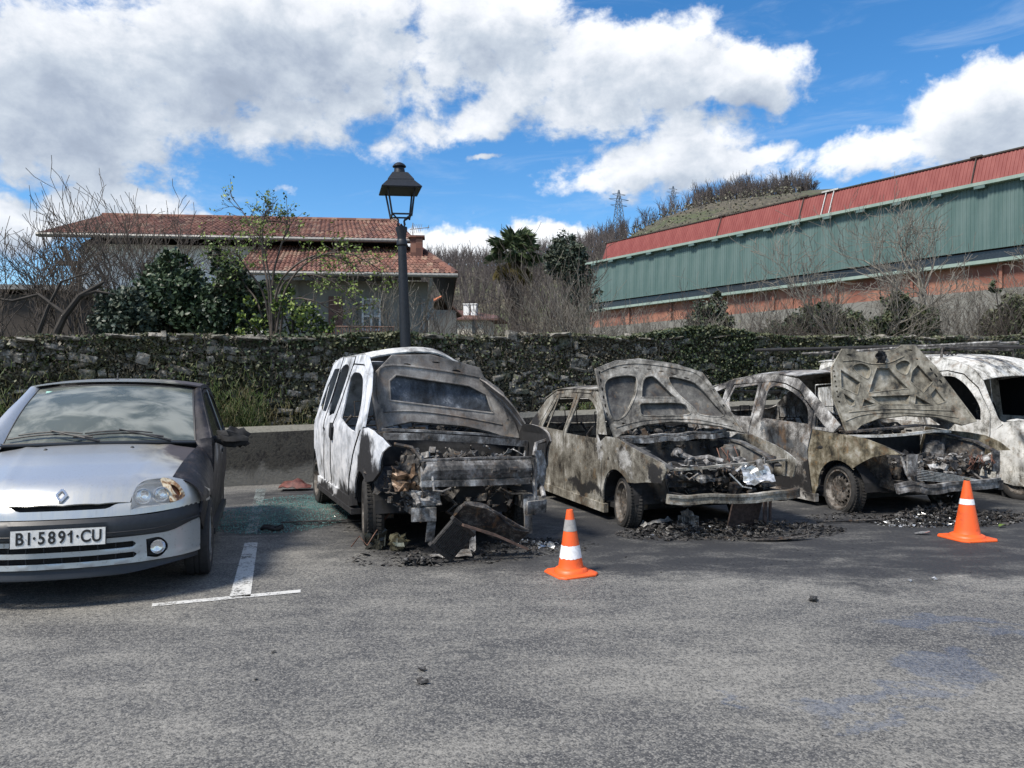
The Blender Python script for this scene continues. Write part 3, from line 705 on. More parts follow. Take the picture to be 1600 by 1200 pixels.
# ivy, moss and grass that cover the rubble wall (nobody could count them)
R = np.random.RandomState(11)
def on_wall(n, dens, ulo, uhi, out=(.0, .1), zlo=.75):
    """points on the wall face kept where dens(u, z) says so"""
    res = []
    U = R.uniform(ulo, uhi, n); Z = R.uniform(zlo, 2.75, n)
    for u, z in zip(U, Z):
        zt = wtop(u) + .04
        if z > zt: continue
        if R.uniform() < dens(u, z, zt):
            res.append(tuple(fr(u, .75 - R.uniform(*out) + .03, z)))
    return res
def nz(u, z, f, o): return noise.noise(Vector((u * f, z * f * 1.6, o))) + .5 * noise.noise(Vector((u * f * 2.7, z * f * 3.4, o + 9)))
def px_u(px):                                # u on the wall of an image column
    a = (px - 800) / 1200; y = 13.2 / (1 - .424 * a); return (a * y) * WU.x + (y - 12.4) * WU.y
uA, uB, uC, uD, uE = px_u(0), px_u(420), px_u(640), px_u(1010), px_u(1330)
def d_dark(u, z, zt):
    k = .10 + .9 * sst((u - uD - .2) / .8) * (1 - .45 * sst((u - uE) / 2.)) + .55 * sst(1 - abs(u - px_u(570)) / 2.2) * (z > zt - .55) + .25 * (u < uB)
    return k * sst((nz(u, z, .9, 0) + .42) * 1.4)
def d_brown(u, z, zt): return .95 * sst((nz(u, z, 1.3, 5) + .85) * 1.6) * (1 - .6 * (u > uD + .6))
def d_moss(u, z, zt): return sst((nz(u, z, .8, 20) + .22) * 2.6) * (.9 if u < uC else .35) * (1 if z > 1.3 else .5) * (u < uE)
leaves('ivy', on_wall(110000, d_dark, uA - 1.5, uE + 8, (.0, .14)), .044, M['leaf_ivy'], 1, .45, kind='stuff', elong=1.15)
leaves('dry_ivy', on_wall(200000, d_brown, uA - 1.5, uE + 8, (-.03, .08)), .034, M['leaf_ivy_brown'], 2, .2, kind='stuff', elong=1.6)
leaves('moss', on_wall(110000, d_moss, uA - 1.5, uE + 2, (-.03, .06)), .030, M['moss'], 3, .6, kind='stuff', elong=1.3)
# the ivy mound bulging over the wall top
pts = []
for _ in range(9000):
    u = px_u(1095) + R.normal() * 1.15; k = R.uniform(); pts.append(tuple(fr(u, .95 + R.uniform(-.3, .45), wtop(u) + .02 + .19 * k * math.exp(-((u - px_u(1090)) / 1.3) ** 2))))
for _ in range(2600):
    u = px_u(575) + R.normal() * .7; pts.append(tuple(fr(u, .8 + R.uniform(-.15, .2), wtop(u) - .12 + R.uniform(0, .2))))
leaves('ivy', pts, .058, M['leaf_ivy'], 4, .5, kind='stuff', elong=1.15)
# grass and weeds: on the strip between the walls, and tufts on the wall
def blades(name, pts, h, mat, seed, w=.006):
    R2 = np.random.RandomState(seed); segs = []
    for p in pts:
        p = np.array(p); d = np.array([R2.normal() * .35, R2.normal() * .35 - .1, 1.]); L = h * R2.uniform(.5, 1.2); q = p + d * L * .6; e = q + (d + np.array([R2.normal() * .4, R2.normal() * .4, -.5])) * L * .4
        segs.append((p, q, w, w * .7)); segs.append((q, e, w * .7, w * .2))
    return wood(name, segs, mat, None, 3, kind='stuff')
pts = []
for px, n, w in ((330, 1500, .45), (10, 1500, .6), (60, 500, .5), (380, 500, .3), (250, 300, .5), (920, 260, .25), (480, 250, .6)):
    for _ in range(n):
        u = px_u(px) + R.normal() * w; pts.append(tuple(fr(u, R.uniform(.32, .78), zf(u) - .05 + abs(R.normal()) * (.34 if px < 400 else .15))))
blades('weeds', pts, .14, M['grass'], 5)
pts = []
for _ in range(1500):
    u = R.uniform(uA - 1, uE + 5); pts.append(tuple(fr(u, R.uniform(.75, 1.25), wtop(u) - .03)))
blades('grass', pts, .10, M['grass'], 6, .005)
pts = []
for _ in range(1700):
    u = R.uniform(uA - 1, uE + 6); pts.append(tuple(fr(u, R.uniform(.66, .78), R.uniform(.9, wtop(u)))))
blades('dead_stems', pts, .22, M['drygrass'], 8, .004)
# ------------------------------------------------------------ house on the left
def tile_fn(t):
    p = OBJ(t); ri = t.n('ShaderNodeNewGeometry', out='Random Per Island')
    n = t.noise(p, .8, 6., .65); f = t.noise(p, 9., 4., .7)
    v = t.n('ShaderNodeTexWhiteNoise', out=0, Vector=t.n('ShaderNodeVectorMath', props={'operation': 'SNAP'}, i0=p, i1=(.21, 5., .17)))
    c = t.ramp(v, [(.0, (.10, .045, .035)), (.3, (.165, .07, .05)), (.6, (.215, .095, .066)), (.85, (.27, .135, .095)), (1., (.31, .21, .15))])
    c = t.mix(t.rng(n, .5, .72, 0., .6), c, (.12, .085, .06)); c = t.mix(t.mul(f, .35), c, (.05, .035, .03))
    return {'Base Color': c, 'Roughness': .9, 'bump': (f, .3, .01)}
M['tile'] = material('terracotta_tiles', tile_fn)
def render_fn(base, dirt):
    def fn(t):
        p = OBJ(t); n = t.noise(p, .7, 7., .65, .4); s = t.noise(t.scaled(p, (1, 1, .15)), 3., 6., .6)
        return {'Base Color': t.mix(t.rng(t.add(t.mul(n, .5), t.mul(s, .5)), .48, .68), base, dirt), 'Roughness': .9, 'bump': (t.noise(p, 30., 4.), .2, .01)}
    return fn
M['white_render'] = material('white_render', render_fn((.80, .80, .78), (.58, .57, .54)))
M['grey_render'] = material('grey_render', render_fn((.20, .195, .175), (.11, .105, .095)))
M['cream_render'] = material('cream_render', render_fn((.52, .48, .40), (.34, .31, .25)))
M['brown_wood'] = plain('brown_shutter', (.10, .045, .030), .6, var=.3)
M['gutter'] = plain('grey_gutter', (.22, .215, .20), .5, .2)
M['soffit'] = plain('dark_soffit', (.05, .04, .032), .8)
M['window_dark'] = plain('window_glass', (.02, .024, .028), .12, var=.3, bump=0)
M['window_white'] = plain('white_window_frame', (.5, .5, .48), .6)
M['curtain'] = plain('lace_curtain', (.32, .34, .34), .9, var=.3, scale=20)

def tiles(name, a, b, c, d, cols, rows, mat, parent, amp=.045):
    """barrel tiles over the quad a-b (eave) and d-c (upper edge); every row laps over the one below"""
    a, b, c, d = map(Vector, (a, b, c, d)); nrm = (b - a).cross(d - a).normalized(); vs = []; fs = []; mb = MB(); sub = 4
    for r in range(rows):
        v0, v1 = r / rows, (r + 1.18) / rows; nn = cols * sub + 1; row = []
        for k, (v, lift) in enumerate(((v0, amp * .55), (min(v1, 1.0), 0.))):
            for i in range(nn):
                u = i / (nn - 1); p = (a.lerp(b, u)).lerp(d.lerp(c, u), v)
                ph = i / sub; w = abs(sin(pi * ph)) * amp * 1.4 if True else 0
                jit = .012 * noise.noise(Vector((int(ph) * 3.1, r * 5.3, 0)))
                row.append(p + nrm * (w + lift + jit + .01))
        vs = row; mb.add(vs, [(i, i + 1, nn + i + 1, nn + i) for i in range(nn - 1)])
        lip = [p - nrm * amp * .6 for p in row[:nn]]
        mb.add(row[:nn] + lip, [(i + 1, i, nn + i, nn + i + 1) for i in range(nn - 1)])
    return mb.build(name, mat, parent, kind='stuff')
def quadbox(mb, p, t):                       # slab: four points, thickness downward
    p = [Vector(q) for q in p]; mb.add(p + [q - Vector((0, 0, t)) for q in p], [(0, 1, 2, 3), (7, 6, 5, 4), (0, 4, 5, 1), (1, 5, 6, 2), (2, 6, 7, 3), (3, 7, 4, 0)])

hz0 = 1.6; HX, HY, HR = -10., 29.6, radians(5.5)
H = empty('villa', (HX, HY, hz0), HR, 'long white villa with two red tiled roofs behind the garden wall', 'house')
def hl(px, py, Y):                            # local point of the villa seen in a column and row at a depth
    w = Vector(at(px, py, Y)); r = Matrix.Rotation(-HR, 3, 'Z'); return r @ (w - Vector((HX, HY, hz0)))
E1 = (at(62, 362, 27.6), at(640, 383, 29.4))
eL = hl(60, 361, 27.5); eR = hl(650, 384, 29.4); ez = (eL.z + eR.z) / 2; ey = min(eL.y, eR.y)
XL, XR = eL.x, eR.x
# main block: x XL..XR, eave at y ey, ridge 4.4 further back
main_front = ey + 1.0; ridge_y = ey + 5.0; ridge_z = ez + 1.72; back = ey + 10
mb = MB(); mb.box(((XL + 1.0 + XR - .7) / 2, (main_front + back - 1) / 2, (ez - .15) / 2), (XR - .7 - XL - 1.0, back - 1 - main_front, ez - .15)); mb.build('wall', M['white_render'], H)
mb = MB()
for yy0, yy1 in ((main_front, ridge_y), (ridge_y, back - 1)): pass
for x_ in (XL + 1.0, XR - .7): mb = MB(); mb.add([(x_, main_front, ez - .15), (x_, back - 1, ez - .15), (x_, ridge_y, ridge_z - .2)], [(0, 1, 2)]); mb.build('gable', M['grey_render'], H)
mb = MB(); quadbox(mb, [(XL, ey, ez), (XR, ey, ez), (XR - .9, ridge_y, ridge_z), (XL + .1, ridge_y, ridge_z)], .12); quadbox(mb, [(XL + .1, ridge_y, ridge_z), (XR - .9, ridge_y, ridge_z), (XR, back, ez), (XL, back, ez)], .12)
rf = mb.build('roof', M['soffit'], H)
tiles('tiles', (XL, ey, ez), (XR, ey, ez), (XR - .9, ridge_y, ridge_z), (XL + .1, ridge_y, ridge_z), 72, 13, M['tile'], rf)
tiles('tiles', (XR, back, ez), (XL, back, ez), (XL + .1, ridge_y, ridge_z), (XR - .9, ridge_y, ridge_z), 72, 11, M['tile'], rf)
mb = MB(); mb.tube([(XL + .1, ridge_y, ridge_z + .05), (XR - .9, ridge_y, ridge_z + .05)], .11, 8); mb.build('ridge_tiles', M['tile'], rf, kind='stuff')
mb = MB(); mb.tube([(XL - .05, ey - .06, ez - .03), (XR + .05, ey - .06, ez - .03)], .075, 8); mb.build('gutter', M['gutter'], H)
mb = MB(); mb.box((XL + .55, main_front + .35, ez - .85), (.9, .16, .16)); mb.tube([(XL + 1.0, main_front + .3, ez - 1.7), (XL + .2, main_front + .3, ez - .25)], .09, 4); mb.box((XL + 1.0, main_front + .2, ez - 1.25), (.3, .3, 1.2)); mb.build('roof_bracket', M['bark_dark'], H)
# front block with the lower roof
f0 = hl(372, 426, 26.4); f1 = hl(713, 433, 26.4); fz = (f0.z + f1.z) / 2; fy = min(f0.y, f1.y); FX0, FX1 = f0.x, f1.x
tz = ez - .12; ty = main_front - .02; hx = hl(652, 385, 29.5).x
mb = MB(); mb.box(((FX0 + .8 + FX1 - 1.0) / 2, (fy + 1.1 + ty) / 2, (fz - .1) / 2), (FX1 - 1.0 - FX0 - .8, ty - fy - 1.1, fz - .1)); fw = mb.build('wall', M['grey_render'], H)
mb = MB(); quadbox(mb, [(FX0, fy, fz), (FX1, fy, fz), (hx, ty, tz), (FX0, ty, tz)], .10); quadbox(mb, [(hx, ty, tz), (FX1, fy, fz), (FX1, back, fz), (hx, ty + .5, tz)], .10)
rf = mb.build('roof', M['soffit'], H)
tiles('tiles', (FX0, fy, fz), (FX1, fy, fz), (hx, ty, tz), (FX0, ty, tz), 46, 11, M['tile'], rf)
tiles('tiles', (FX1, fy, fz), (FX1, back, fz), (hx, ty + .5, tz), (hx, ty, tz), 26, 11, M['tile'], rf)
mb = MB(); mb.tube([(FX1, fy, fz + .06), (hx, ty, tz + .08)], .09, 6); mb.build('ridge_tiles', M['tile'], rf, kind='stuff')
mb = MB(); mb.tube([(FX0, fy - .06, fz - .03), (FX1 + .05, fy - .06, fz - .03)], .075, 8); mb.build('gutter', M['gutter'], H)
mb = MB(); gx = FX1 - .95; mb.tube([(gx + .1, fy, fz - .05), (gx + .08, fy + .1, fz - .35), (gx - .2, fy + 1., fz - 1.5), (gx - .25, fy + 1., 0)], .06, 8); mb.build('downpipe', M['gutter'], H)
# chimney, aerial
c = hl(651, 385, 28.6); mb = MB(); mb.box((c.x, c.y, c.z - .25), (.45, .45, 1.1)); mb.box((c.x, c.y, c.z + .33), (.6, .6, .07)); ch = mb.build('chimney', M['tile'], H)
ae = empty('aerial', at(645, 400, 28.9), 0, 'thin television aerial on a mast beside the villa chimney', 'aerial'); ae.location.z -= .3
mb = MB(); mb.tube([(0, 0, 0), (0, 0, 1.55)], .018, 5); mb.build('mast', M['gutter'], ae)
mb = MB(); mb.tube([(-.12, 0, 1.3), (.62, 0, 1.38)], .014, 4)
for k in range(6): mb.tube([(-.08 + k * .07, -.1, 1.14), (-.02 + k * .07, .1, 1.52)], .009, 4)
mb.tube([(.56, 0, 1.3), (.6, 0, 1.46)], .012, 4); mb.build('antenna', M['gutter'], ae)
# openings of the villa
def opening(name, px0, py0, px1, py1, Y, face_y, mat, frame=None, panes=1, cur=None):
    a = hl(px0, py1, Y); b = hl(px1, py0, Y); x0, x1, z0, z1 = a.x, b.x, a.z, b.z
    mb = MB(); mb.box(((x0 + x1) / 2, face_y - .02, (z0 + z1) / 2), (x1 - x0, .08, z1 - z0)); w = mb.build(name, mat, H)
    if frame:
        mb = MB(); t = .07
        for x in [x0 + (x1 - x0) * k / panes for k in range(panes + 1)]: mb.box((x, face_y - .09, (z0 + z1) / 2), (t, .07, z1 - z0 + t))
        for z in (z0, z0 + (z1 - z0) * .45, z1): mb.box(((x0 + x1) / 2, face_y - .095, z), (x1 - x0 - .01, .05, t))
        mb.build('frame', frame, w)
    if cur:
        mb = MB(); n = 26; mb.grid(n, 1, lambda u, v: (x0 + .08 + (x1 - x0 - .16) * u, face_y - .066 + .006 * sin(u * 60), z0 + .5 * (z1 - z0) + v * .45 * (z1 - z0))); mb.build('curtain', cur, w)
    return w
ffy = fy + 1.1
opening('shutter', 517, 466, 538, 512, 27.6, ffy - .03, M['brown_wood'])
opening('window', 548, 476, 560, 516, 27.6, ffy, M['window_dark'])
opening('window', 569, 470, 595, 517, 27.6, ffy, M['window_dark'], M['window_white'], 2, M['curtain'])
opening('window', 232, 415, 252, 452, 29.2, main_front, M['brown_wood'], M['brown_wood'], 2)
opening('window', 350, 420, 372, 450, 29.2, main_front, M['brown_wood'], M['brown_wood'], 2)
opening('window', 660, 470, 676, 500, 27.6, ffy, M['curtain'], M['gutter'], 1)
# balcony with balusters
a = hl(505, 513, 26.9); b = hl(618, 513, 26.9); mb = MB()
mb.box(((a.x + b.x) / 2, ffy - .5, a.z - 1.05), (b.x - a.x, 1.0, .14)); bal = mb.build('balcony', M['grey_render'], H)
mb = MB(); mb.tube([(a.x, ffy - .95, a.z), (b.x, ffy - .95, b.z)], .035, 6); mb.build('handrail', M['brown_wood'], bal)
pm = MB().box((0, 0, 0), (.035, .035, .95)).mesh('baluster'); pm.materials.append(M['brown_wood'])
for k in range(28): link('baluster', pm, None, bal, (a.x + (b.x - a.x) * (k + .5) / 28, ffy - .95, a.z - .5))

# ------------------------------------------------------------ far houses
B = empty('farm_house', (*at(728, 520, 88)[:2], terr(*at(728, 520, 88)[:2]) - 1), radians(-12), 'small cream house with brown roof and two white chimneys between villa and palm', 'house'); bz = B.location.z
Z = lambda py, Y=86: at(0, py, Y)[2] - bz
mb = MB(); mb.box((0, 2.5, Z(497) / 2), (4.2, 5, Z(497))); mb.build('wall', M['cream_render'], B)
mb = MB(); quadbox(mb, [(-2.5, -.6, Z(495)), (4.0, -.6, Z(497)), (3.0, 3.0, Z(487)), (-2.3, 3.0, Z(476))], .18); quadbox(mb, [(-2.3, 3.0, Z(476)), (3.0, 3.0, Z(487)), (3.6, 6.5, Z(495)), (-2.5, 6.5, Z(495))], .18); mb.build('roof', M['brown_wood'], B)
for x, w in ((-.35, .55), (.55, .55)):
    mb = MB(); mb.box((x, 1.6, Z(482)), (.62, .6, 1.5)); mb.box((x, 1.6, Z(482) + .86), (.78, .74, .09)); [mb.box((x + d, 1.3, Z(482) + .78), (.1, .1, .14)) for d in (-.22, 0, .22)]; mb.build('chimney', M['white_render'], B)
for x in (-1.3, .95):
    mb = MB(); mb.box((x, -.03, Z(508)), (.45, .1, 1.6)); w = mb.build('window', M['window_dark'], B)
mb = MB(); mb.box((-1.75, -.5, Z(508)), (.16, .16, 1.9)); mb.build('post', M['white_render'], B)
B = empty('outbuilding', (*at(684, 470, 60)[:2], terr(*at(684, 470, 60)[:2]) - .5), radians(20), 'narrow outbuilding with bright orange tiled gable beside the villa downpipe', 'house'); bz = B.location.z
Z = lambda py, Y=59: at(0, py, Y)[2] - bz
mb = MB(); mb.box((.4, 2, Z(482) / 2), (2.2, 4, Z(482))); mb.build('wall', M['grey_render'], B)
mb = MB(); quadbox(mb, [(-1.0, -.3, Z(477)), (-1.0, 4.3, Z(477)), (.35, 4.3, Z(460)), (.35, -.3, Z(460))], .1); quadbox(mb, [(.35, -.3, Z(460)), (.35, 4.3, Z(460)), (1.9, 4.3, Z(490)), (1.9, -.3, Z(490))], .1); r_ = mb.build('roof', M['brown_wood'], B)
tiles('tiles', (-1.0, 4.3, Z(477)), (-1.0, -.3, Z(477)), (.35, -.3, Z(460)), (.35, 4.3, Z(460)), 14, 5, plain('orange_tiles', (.42, .15, .07), .8, var=.3), r_)
# dark shed at the left edge
sx, sy, sz = at(40, 447, 19); B = empty('garden_shed', (sx, sy, terr(sx, sy)), radians(6), 'dark weathered shed behind bare branches at the far left', 'shed')
hh = sz - terr(sx, sy); mb = MB(); mb.box((-.3, 1.5, hh / 2 - .1), (2.6, 3, hh - .2)); mb.build('wall', M['soffit'], B); mb = MB(); mb.box((-.3, 1.5, hh - .05), (3.0, 3.5, .12)); mb.build('roof', M['gutter'], B)

# ------------------------------------------------------------ warehouse on the right
WO = Vector((6.2, 62.)); WD = Vector((.567, -.824)).normalized(); WB = Vector((.824, .567)).normalized()
Wr = empty('warehouse', (WO.x, WO.y, 2.), atan2(WD.y, WD.x), 'long warehouse with green corrugated wall, red steel roof and brick base above the garden wall', 'warehouse')
LN = 54.                                      # local: +x towards the viewer along the wall, +y away behind
def metal_fn(c1, c2):
    def fn(t):
        p = OBJ(t); s = t.noise(t.scaled(p, (1, 1, .06)), 2.2, 7., .65); n = t.noise(p, .35, 5., .6)
        r = t.n('ShaderNodeObjectInfo', out='Random')
        c = t.mix(t.rng(t.add(t.mul(s, .6), t.mul(n, .4)), .38, .64), c1, c2); c = t.mix(t.mul(r, .18), c, c2)
        return {'Base Color': c, 'Roughness': .55, 'Specular IOR Level': .3}
    return fn
M['green_metal'] = material('green_cladding', metal_fn((.070, .125, .117), (.125, .182, .172)))
M['red_metal'] = material('red_roof_steel', metal_fn((.19, .046, .040), (.26, .080, .068)))
M['pale_green'] = material('pale_green_ledge', metal_fn((.22, .30, .26), (.30, .37, .32)))
def brick_fn(t):
    p = OBJ(t); n = t.noise(p, .5, 7., .65, .5); s = t.noise(t.scaled(p, (1, 1, .3)), 1.6, 6., .6); f = t.noise(p, 7., 4., .6)
    b = t.n('ShaderNodeTexBrick', out=1, Vector=t.n('ShaderNodeMapping', Vector=p, Rotation=(radians(90), 0, 0)), Scale=3.3)
    c = t.mix(t.rng(n, .42, .58), (.22, .075, .05), (.38, .17, .11)); c = t.mix(t.rng(s, .52, .68, 0., .7), c, (.16, .09, .07)); c = t.mix(t.mul(b, .25), c, (.3, .27, .24))
    return {'Base Color': t.mix(t.mul(f, .3), c, (.13, .08, .06)), 'Roughness': .9}
M['brickwall'] = material('far_brickwork', brick_fn)
M['concrete'] = material('pale_concrete', render_fn((.20, .195, .175), (.09, .088, .075)))
def ribbed(w, h, ribs, depth=.05, lean=0.):
    mb = MB(); xs = [0.]
    for k in range(ribs):
        a = w * k / ribs; q = w / ribs; xs += [a + q * .35, a + q * .45, a + q * .9, a + q]
    off = [0.] + [0., -depth, -depth, 0.] * ribs
    n = len(xs); vs = [(x, o, 0) for x, o in zip(xs, off)] + [(x, o + lean, h) for x, o in zip(xs, off)]
    mb.add(vs, [(i, i + 1, n + i + 1, n + i) for i in range(n - 1)]); return mb
z_e, z_l, z_b, z_c = 11.2 - 2, 7.45 - 2, 6.12 - 2, 0.
mb = MB(); mb.box((LN / 2, 12, (z_l + z_e) / 2), (LN, 23.6, z_e - z_l)); mb.build('core', M['soffit'], Wr)
pw = 1.08; gm = ribbed(pw, z_e - (z_l + .62), 6, .022).mesh('panel'); gm.materials.append(M['green_metal'])
rm = ribbed(pw, 1.5, 6, .025, .60).mesh('panel'); rm.materials.append(M['red_metal'])
for k in range(50):
    link('panel', gm, None, Wr, (k * pw, -.06, z_l + .62)); link('roof_panel', rm, None, Wr, (1.4 + k * pw, .15, z_e + .14))
mb = MB(); mb.box((LN / 2, -.16, z_e + .06), (LN, .5, .16)); mb.build('gutter', M['pale_green'], Wr)
bm_ = MB().box((0, 0, 0), (.5, .2, .14)).mesh('gutter_bracket'); bm_.materials.append(M['green_metal'])
for k in range(26): link('gutter_bracket', bm_, None, Wr, (1 + k * 2.05, -.3, z_e - .1))
mb = MB(); mb.box((LN / 2, -.1, z_l), (LN, .55, .17)); mb.build('ledge', M['pale_green'], Wr)
mb = MB(); mb.box((LN / 2, .1, z_l + .3), (LN, .1, .5)); mb.build('window_strip', M['window_dark'], Wr)
mb = MB(); mb.box((LN / 2, 12, (z_b + z_l) / 2 - .03), (LN - .1, 23.8, z_l - z_b - .06)); mb.build('wall', M['brickwall'], Wr)
pm = MB().box((0, 0, 0), (.14, .10, z_l - z_b - .1)).mesh('pier'); pm.materials.append(M['brickwall'])
for k in range(13): link('pier', pm, None, Wr, (.4 + k * 4.3, -.01, (z_b + z_l) / 2 - .04))
mb = MB(); mb.box((LN / 2, 12, z_b / 2), (LN - .05, 23.95, z_b - .02)); mb.build('plinth', M['concrete'], Wr)
mb = MB(); quadbox(mb, [(1.2, .75, z_e + 1.64), (LN, .75, z_e + 1.64), (LN, 12, z_e + 2.6), (1.2, 12, z_e + 2.6)], .06); quadbox(mb, [(1.2, 12, z_e + 2.6), (LN, 12, z_e + 2.6), (LN, 23.5, z_e + .3), (1.2, 23.5, z_e + .3)], .06); mb.build('roof', M['red_metal'], Wr)
mb = MB(); mb.box((LN / 2 + .6, .72, z_e + 1.66), (LN - 1.2, .12, .07)); mb.build('ridge_flashing', M['soffit'], Wr)
for x, c_ in ((13.0, 'soffit'), (19.3, 'soffit'), (20.8, 'window_white'), (21.3, 'window_white'), (29.1, 'soffit'), (33.3, 'soffit')):
    mb = MB(); mb.tube([(x, .06, z_e + .14), (x, .66, z_e + 1.66)], .032, 5); mb.box((x, .68, z_e + 1.7), (.55, .16, .09)); mb.build('downpipe', M[c_], Wr)

# ------------------------------------------------------------ trees and scrub behind the wall
def YB(px, Y): return max(Y, 14.9 / (1 - .424 * (px - 800) / 1200))      # keep plants behind the garden wall
def leafy(name, px, Y, base, parts, nleaf, size, mat, label, seed, cat='shrub', stems=6, mat2=None, group=None, frac2=.0, elong=1.6):
    """foliage gathered in clumps (px, py, radius in metres) on stems that start at the base"""
    Y = YB(px, Y); x, y = at(px, 0, Y)[:2]; z = terr(x, y); root = empty(name, (x, y, z - .05), 0, label, cat, group); R = np.random.RandomState(seed); P = []; segs = []
    tot = sum(r ** 2.2 for *_, r in parts)
    for cx, cy, r in parts:
        c = np.array(at(cx, cy, Y + R.uniform(-.4, .6))) - np.array([x, y, z])
        n = int(nleaf * r ** 2.2 / tot); k = max(5, int(n / 45))
        sub = R.normal(size=(k, 3)); sub /= np.linalg.norm(sub, axis=1)[:, None]; sub *= R.uniform(.35, 1.0, (k, 1)) ** .6 * r
        q = sub[R.randint(0, k, n)] + R.normal(size=(n, 3)) * r * .17
        P.append(c + q * np.array([1, .8, 1.]))
        segs.append((np.array([R.normal() * .1, R.normal() * .1, 0]), c, .03, .012))
        for s_ in sub[:max(4, k // 5)]: segs.append((c, c + s_, .010, .005))
    P = np.concatenate(P); P = P[P[:, 2] > -.1]
    wood('stems', segs, M['bark_dark'], root, 4)
    m = int(len(P) * frac2); R.shuffle(P)
    leaves('foliage', P[m:], size, mat, seed, .3, parent=root, elong=elong)
    if m: leaves('foliage', P[:m], size, mat2, seed + 1, .3, parent=root, elong=elong)
    return root
leafy('laurel_shrub', 270, 14.5, 0, [(268, 405, .22), (262, 430, .38), (280, 455, .5), (250, 465, .5), (300, 440, .32), (275, 490, .62), (230, 485, .45), (305, 485, .45), (322, 455, .22), (246, 425, .2), (290, 400, .15)], 16000, .062, M['leaf_dark'], 'large dark glossy laurel shrub in front of the white villa wall', 21)
leafy('laurel_shrub', 352, 14.2, 0, [(340, 392, .14), (343, 410, .18), (352, 435, .30), (362, 460, .36), (335, 455, .25), (350, 490, .50), (390, 480, .40), (372, 405, .13), (378, 430, .2), (398, 450, .25)], 11000, .058, M['leaf_dark'], 'tall narrow dark laurel between the big laurel and the fresh green bush', 22, mat2=M['leaf_blue'], frac2=.3)
leafy('laurel_shrub', 190, 13.8, 0, [(180, 480, .34), (200, 470, .3), (205, 500, .42), (172, 505, .35), (230, 505, .35), (215, 455, .16)], 8000, .055, M['leaf_blue'], 'low dark green shrub at the foot of the bare trees on the left', 23)
leafy('conifer', 885, 42, 0, [(885, 372, .5), (882, 390, .9), (890, 405, 1.0), (872, 398, .7), (902, 396, .6), (880, 415, 1.0), (905, 430, .7), (912, 470, .9), (918, 450, .7)], 6000, .12, M['leaf_blue'], 'dark blue-green evergreen tree right of the palm', 24, cat='tree')
leafy('evergreen_bush', 1115, 22, 0, [(1115, 478, .35), (1108, 500, .55), (1125, 510, .45), (1090, 515, .4), (1120, 465, .2)], 5000, .07, M['leaf_blue'], 'dark evergreen bush below the left half of the green warehouse wall', 25, mat2=M['leaf_ivy'], frac2=.4)
leafy('evergreen_bush', 1290, 20, 0, [(1240, 512, .4), (1270, 500, .45), (1300, 505, .5), (1330, 510, .45), (1210, 520, .3), (1290, 485, .25)], 8000, .065, M['leaf_ivy'], 'broad green bush below the middle of the warehouse', 26, mat2=M['leaf_dark'], frac2=.4)
leafy('evergreen_bush', 1420, 19, 0, [(1400, 470, .3), (1410, 500, .45), (1445, 505, .4), (1380, 510, .35)], 6000, .062, M['leaf_ivy'], 'dark bush left of the big bare tree on the right', 27)
leafy('evergreen_bush', 1575, 18, 0, [(1560, 500, .4), (1590, 480, .45), (1600, 510, .5), (1550, 515, .35), (1620, 500, .5), (1555, 445, .15)], 8000, .06, M['leaf_ivy'], 'dark green bush at the far right under the bare tree', 28, mat2=M['leaf_ivy'], frac2=.4)
leafy('fresh_bush', 470, 13.6, 0, [(430, 450, .34), (410, 480, .36), (455, 470, .3), (470, 505, .4), (440, 510, .4), (500, 515, .2), (520, 500, .15), (395, 505, .3)], 2600, .05, M['leaf_fresh'], 'yellow-green budding bush in front of the villa balcony', 29, mat2=M['leaf_dark'], frac2=.45)
# budding tree with long arching limbs
def arching(px, Y, limbs, seed, label, leafmt, nl):
    Y = YB(px, Y); x, y = at(px, 0, Y)[:2]; z = terr(x, y) - .05; root = empty('budding_tree', (x, y, z), 0, label, 'tree'); R = np.random.RandomState(seed); segs = []; tr = []; P = []
    for limb in limbs:
        pts = [np.array(at(a, b, Y + d)) - np.array([x, y, z]) for a, b, d in limb]; pts = [np.array([R.normal() * .05, 0, 0.])] + pts
        path = []
        for i in range(len(pts) - 1):
            p0 = pts[max(0, i - 1)]; p1 = pts[i]; p2 = pts[i + 1]; p3 = pts[min(len(pts) - 1, i + 2)]
            for k in range(5):
                t = k / 5; path.append(.5 * ((2 * p1) + (-p0 + p2) * t + (2 * p0 - 5 * p1 + 4 * p2 - p3) * t * t + (-p0 + 3 * p1 - 3 * p2 + p3) * t ** 3))
        path.append(pts[-1]); n = len(path)
        for i in range(n - 1):
            r0 = .020 * (1 - i / n) + .005; segs.append((path[i], path[i + 1], r0, .020 * (1 - (i + 1) / n) + .006))
            if i > n * .45:
                for _ in range(2):
                    d = path[i + 1] - path[i]; d /= np.linalg.norm(d); a = R.normal(size=3); dd = d + a * .6; dd[2] += .2; dd /= np.linalg.norm(dd)
                    tp = []; grow(R, path[i], dd, R.uniform(.18, .42), .007, 0, segs, (3,), .7, .05, .25, .6, .0035, 3, tp)
                    for q in tp: P += [q + R.normal(size=3) * .035 for _ in range(nl)]
    wood('trunk', segs[:12], M['bark'], root, 6); wood('crown', segs[12:], M['bark'], root, 4)
    leaves('foliage', P, .036, M[leafmt], seed, .3, parent=root, elong=1.5); return root
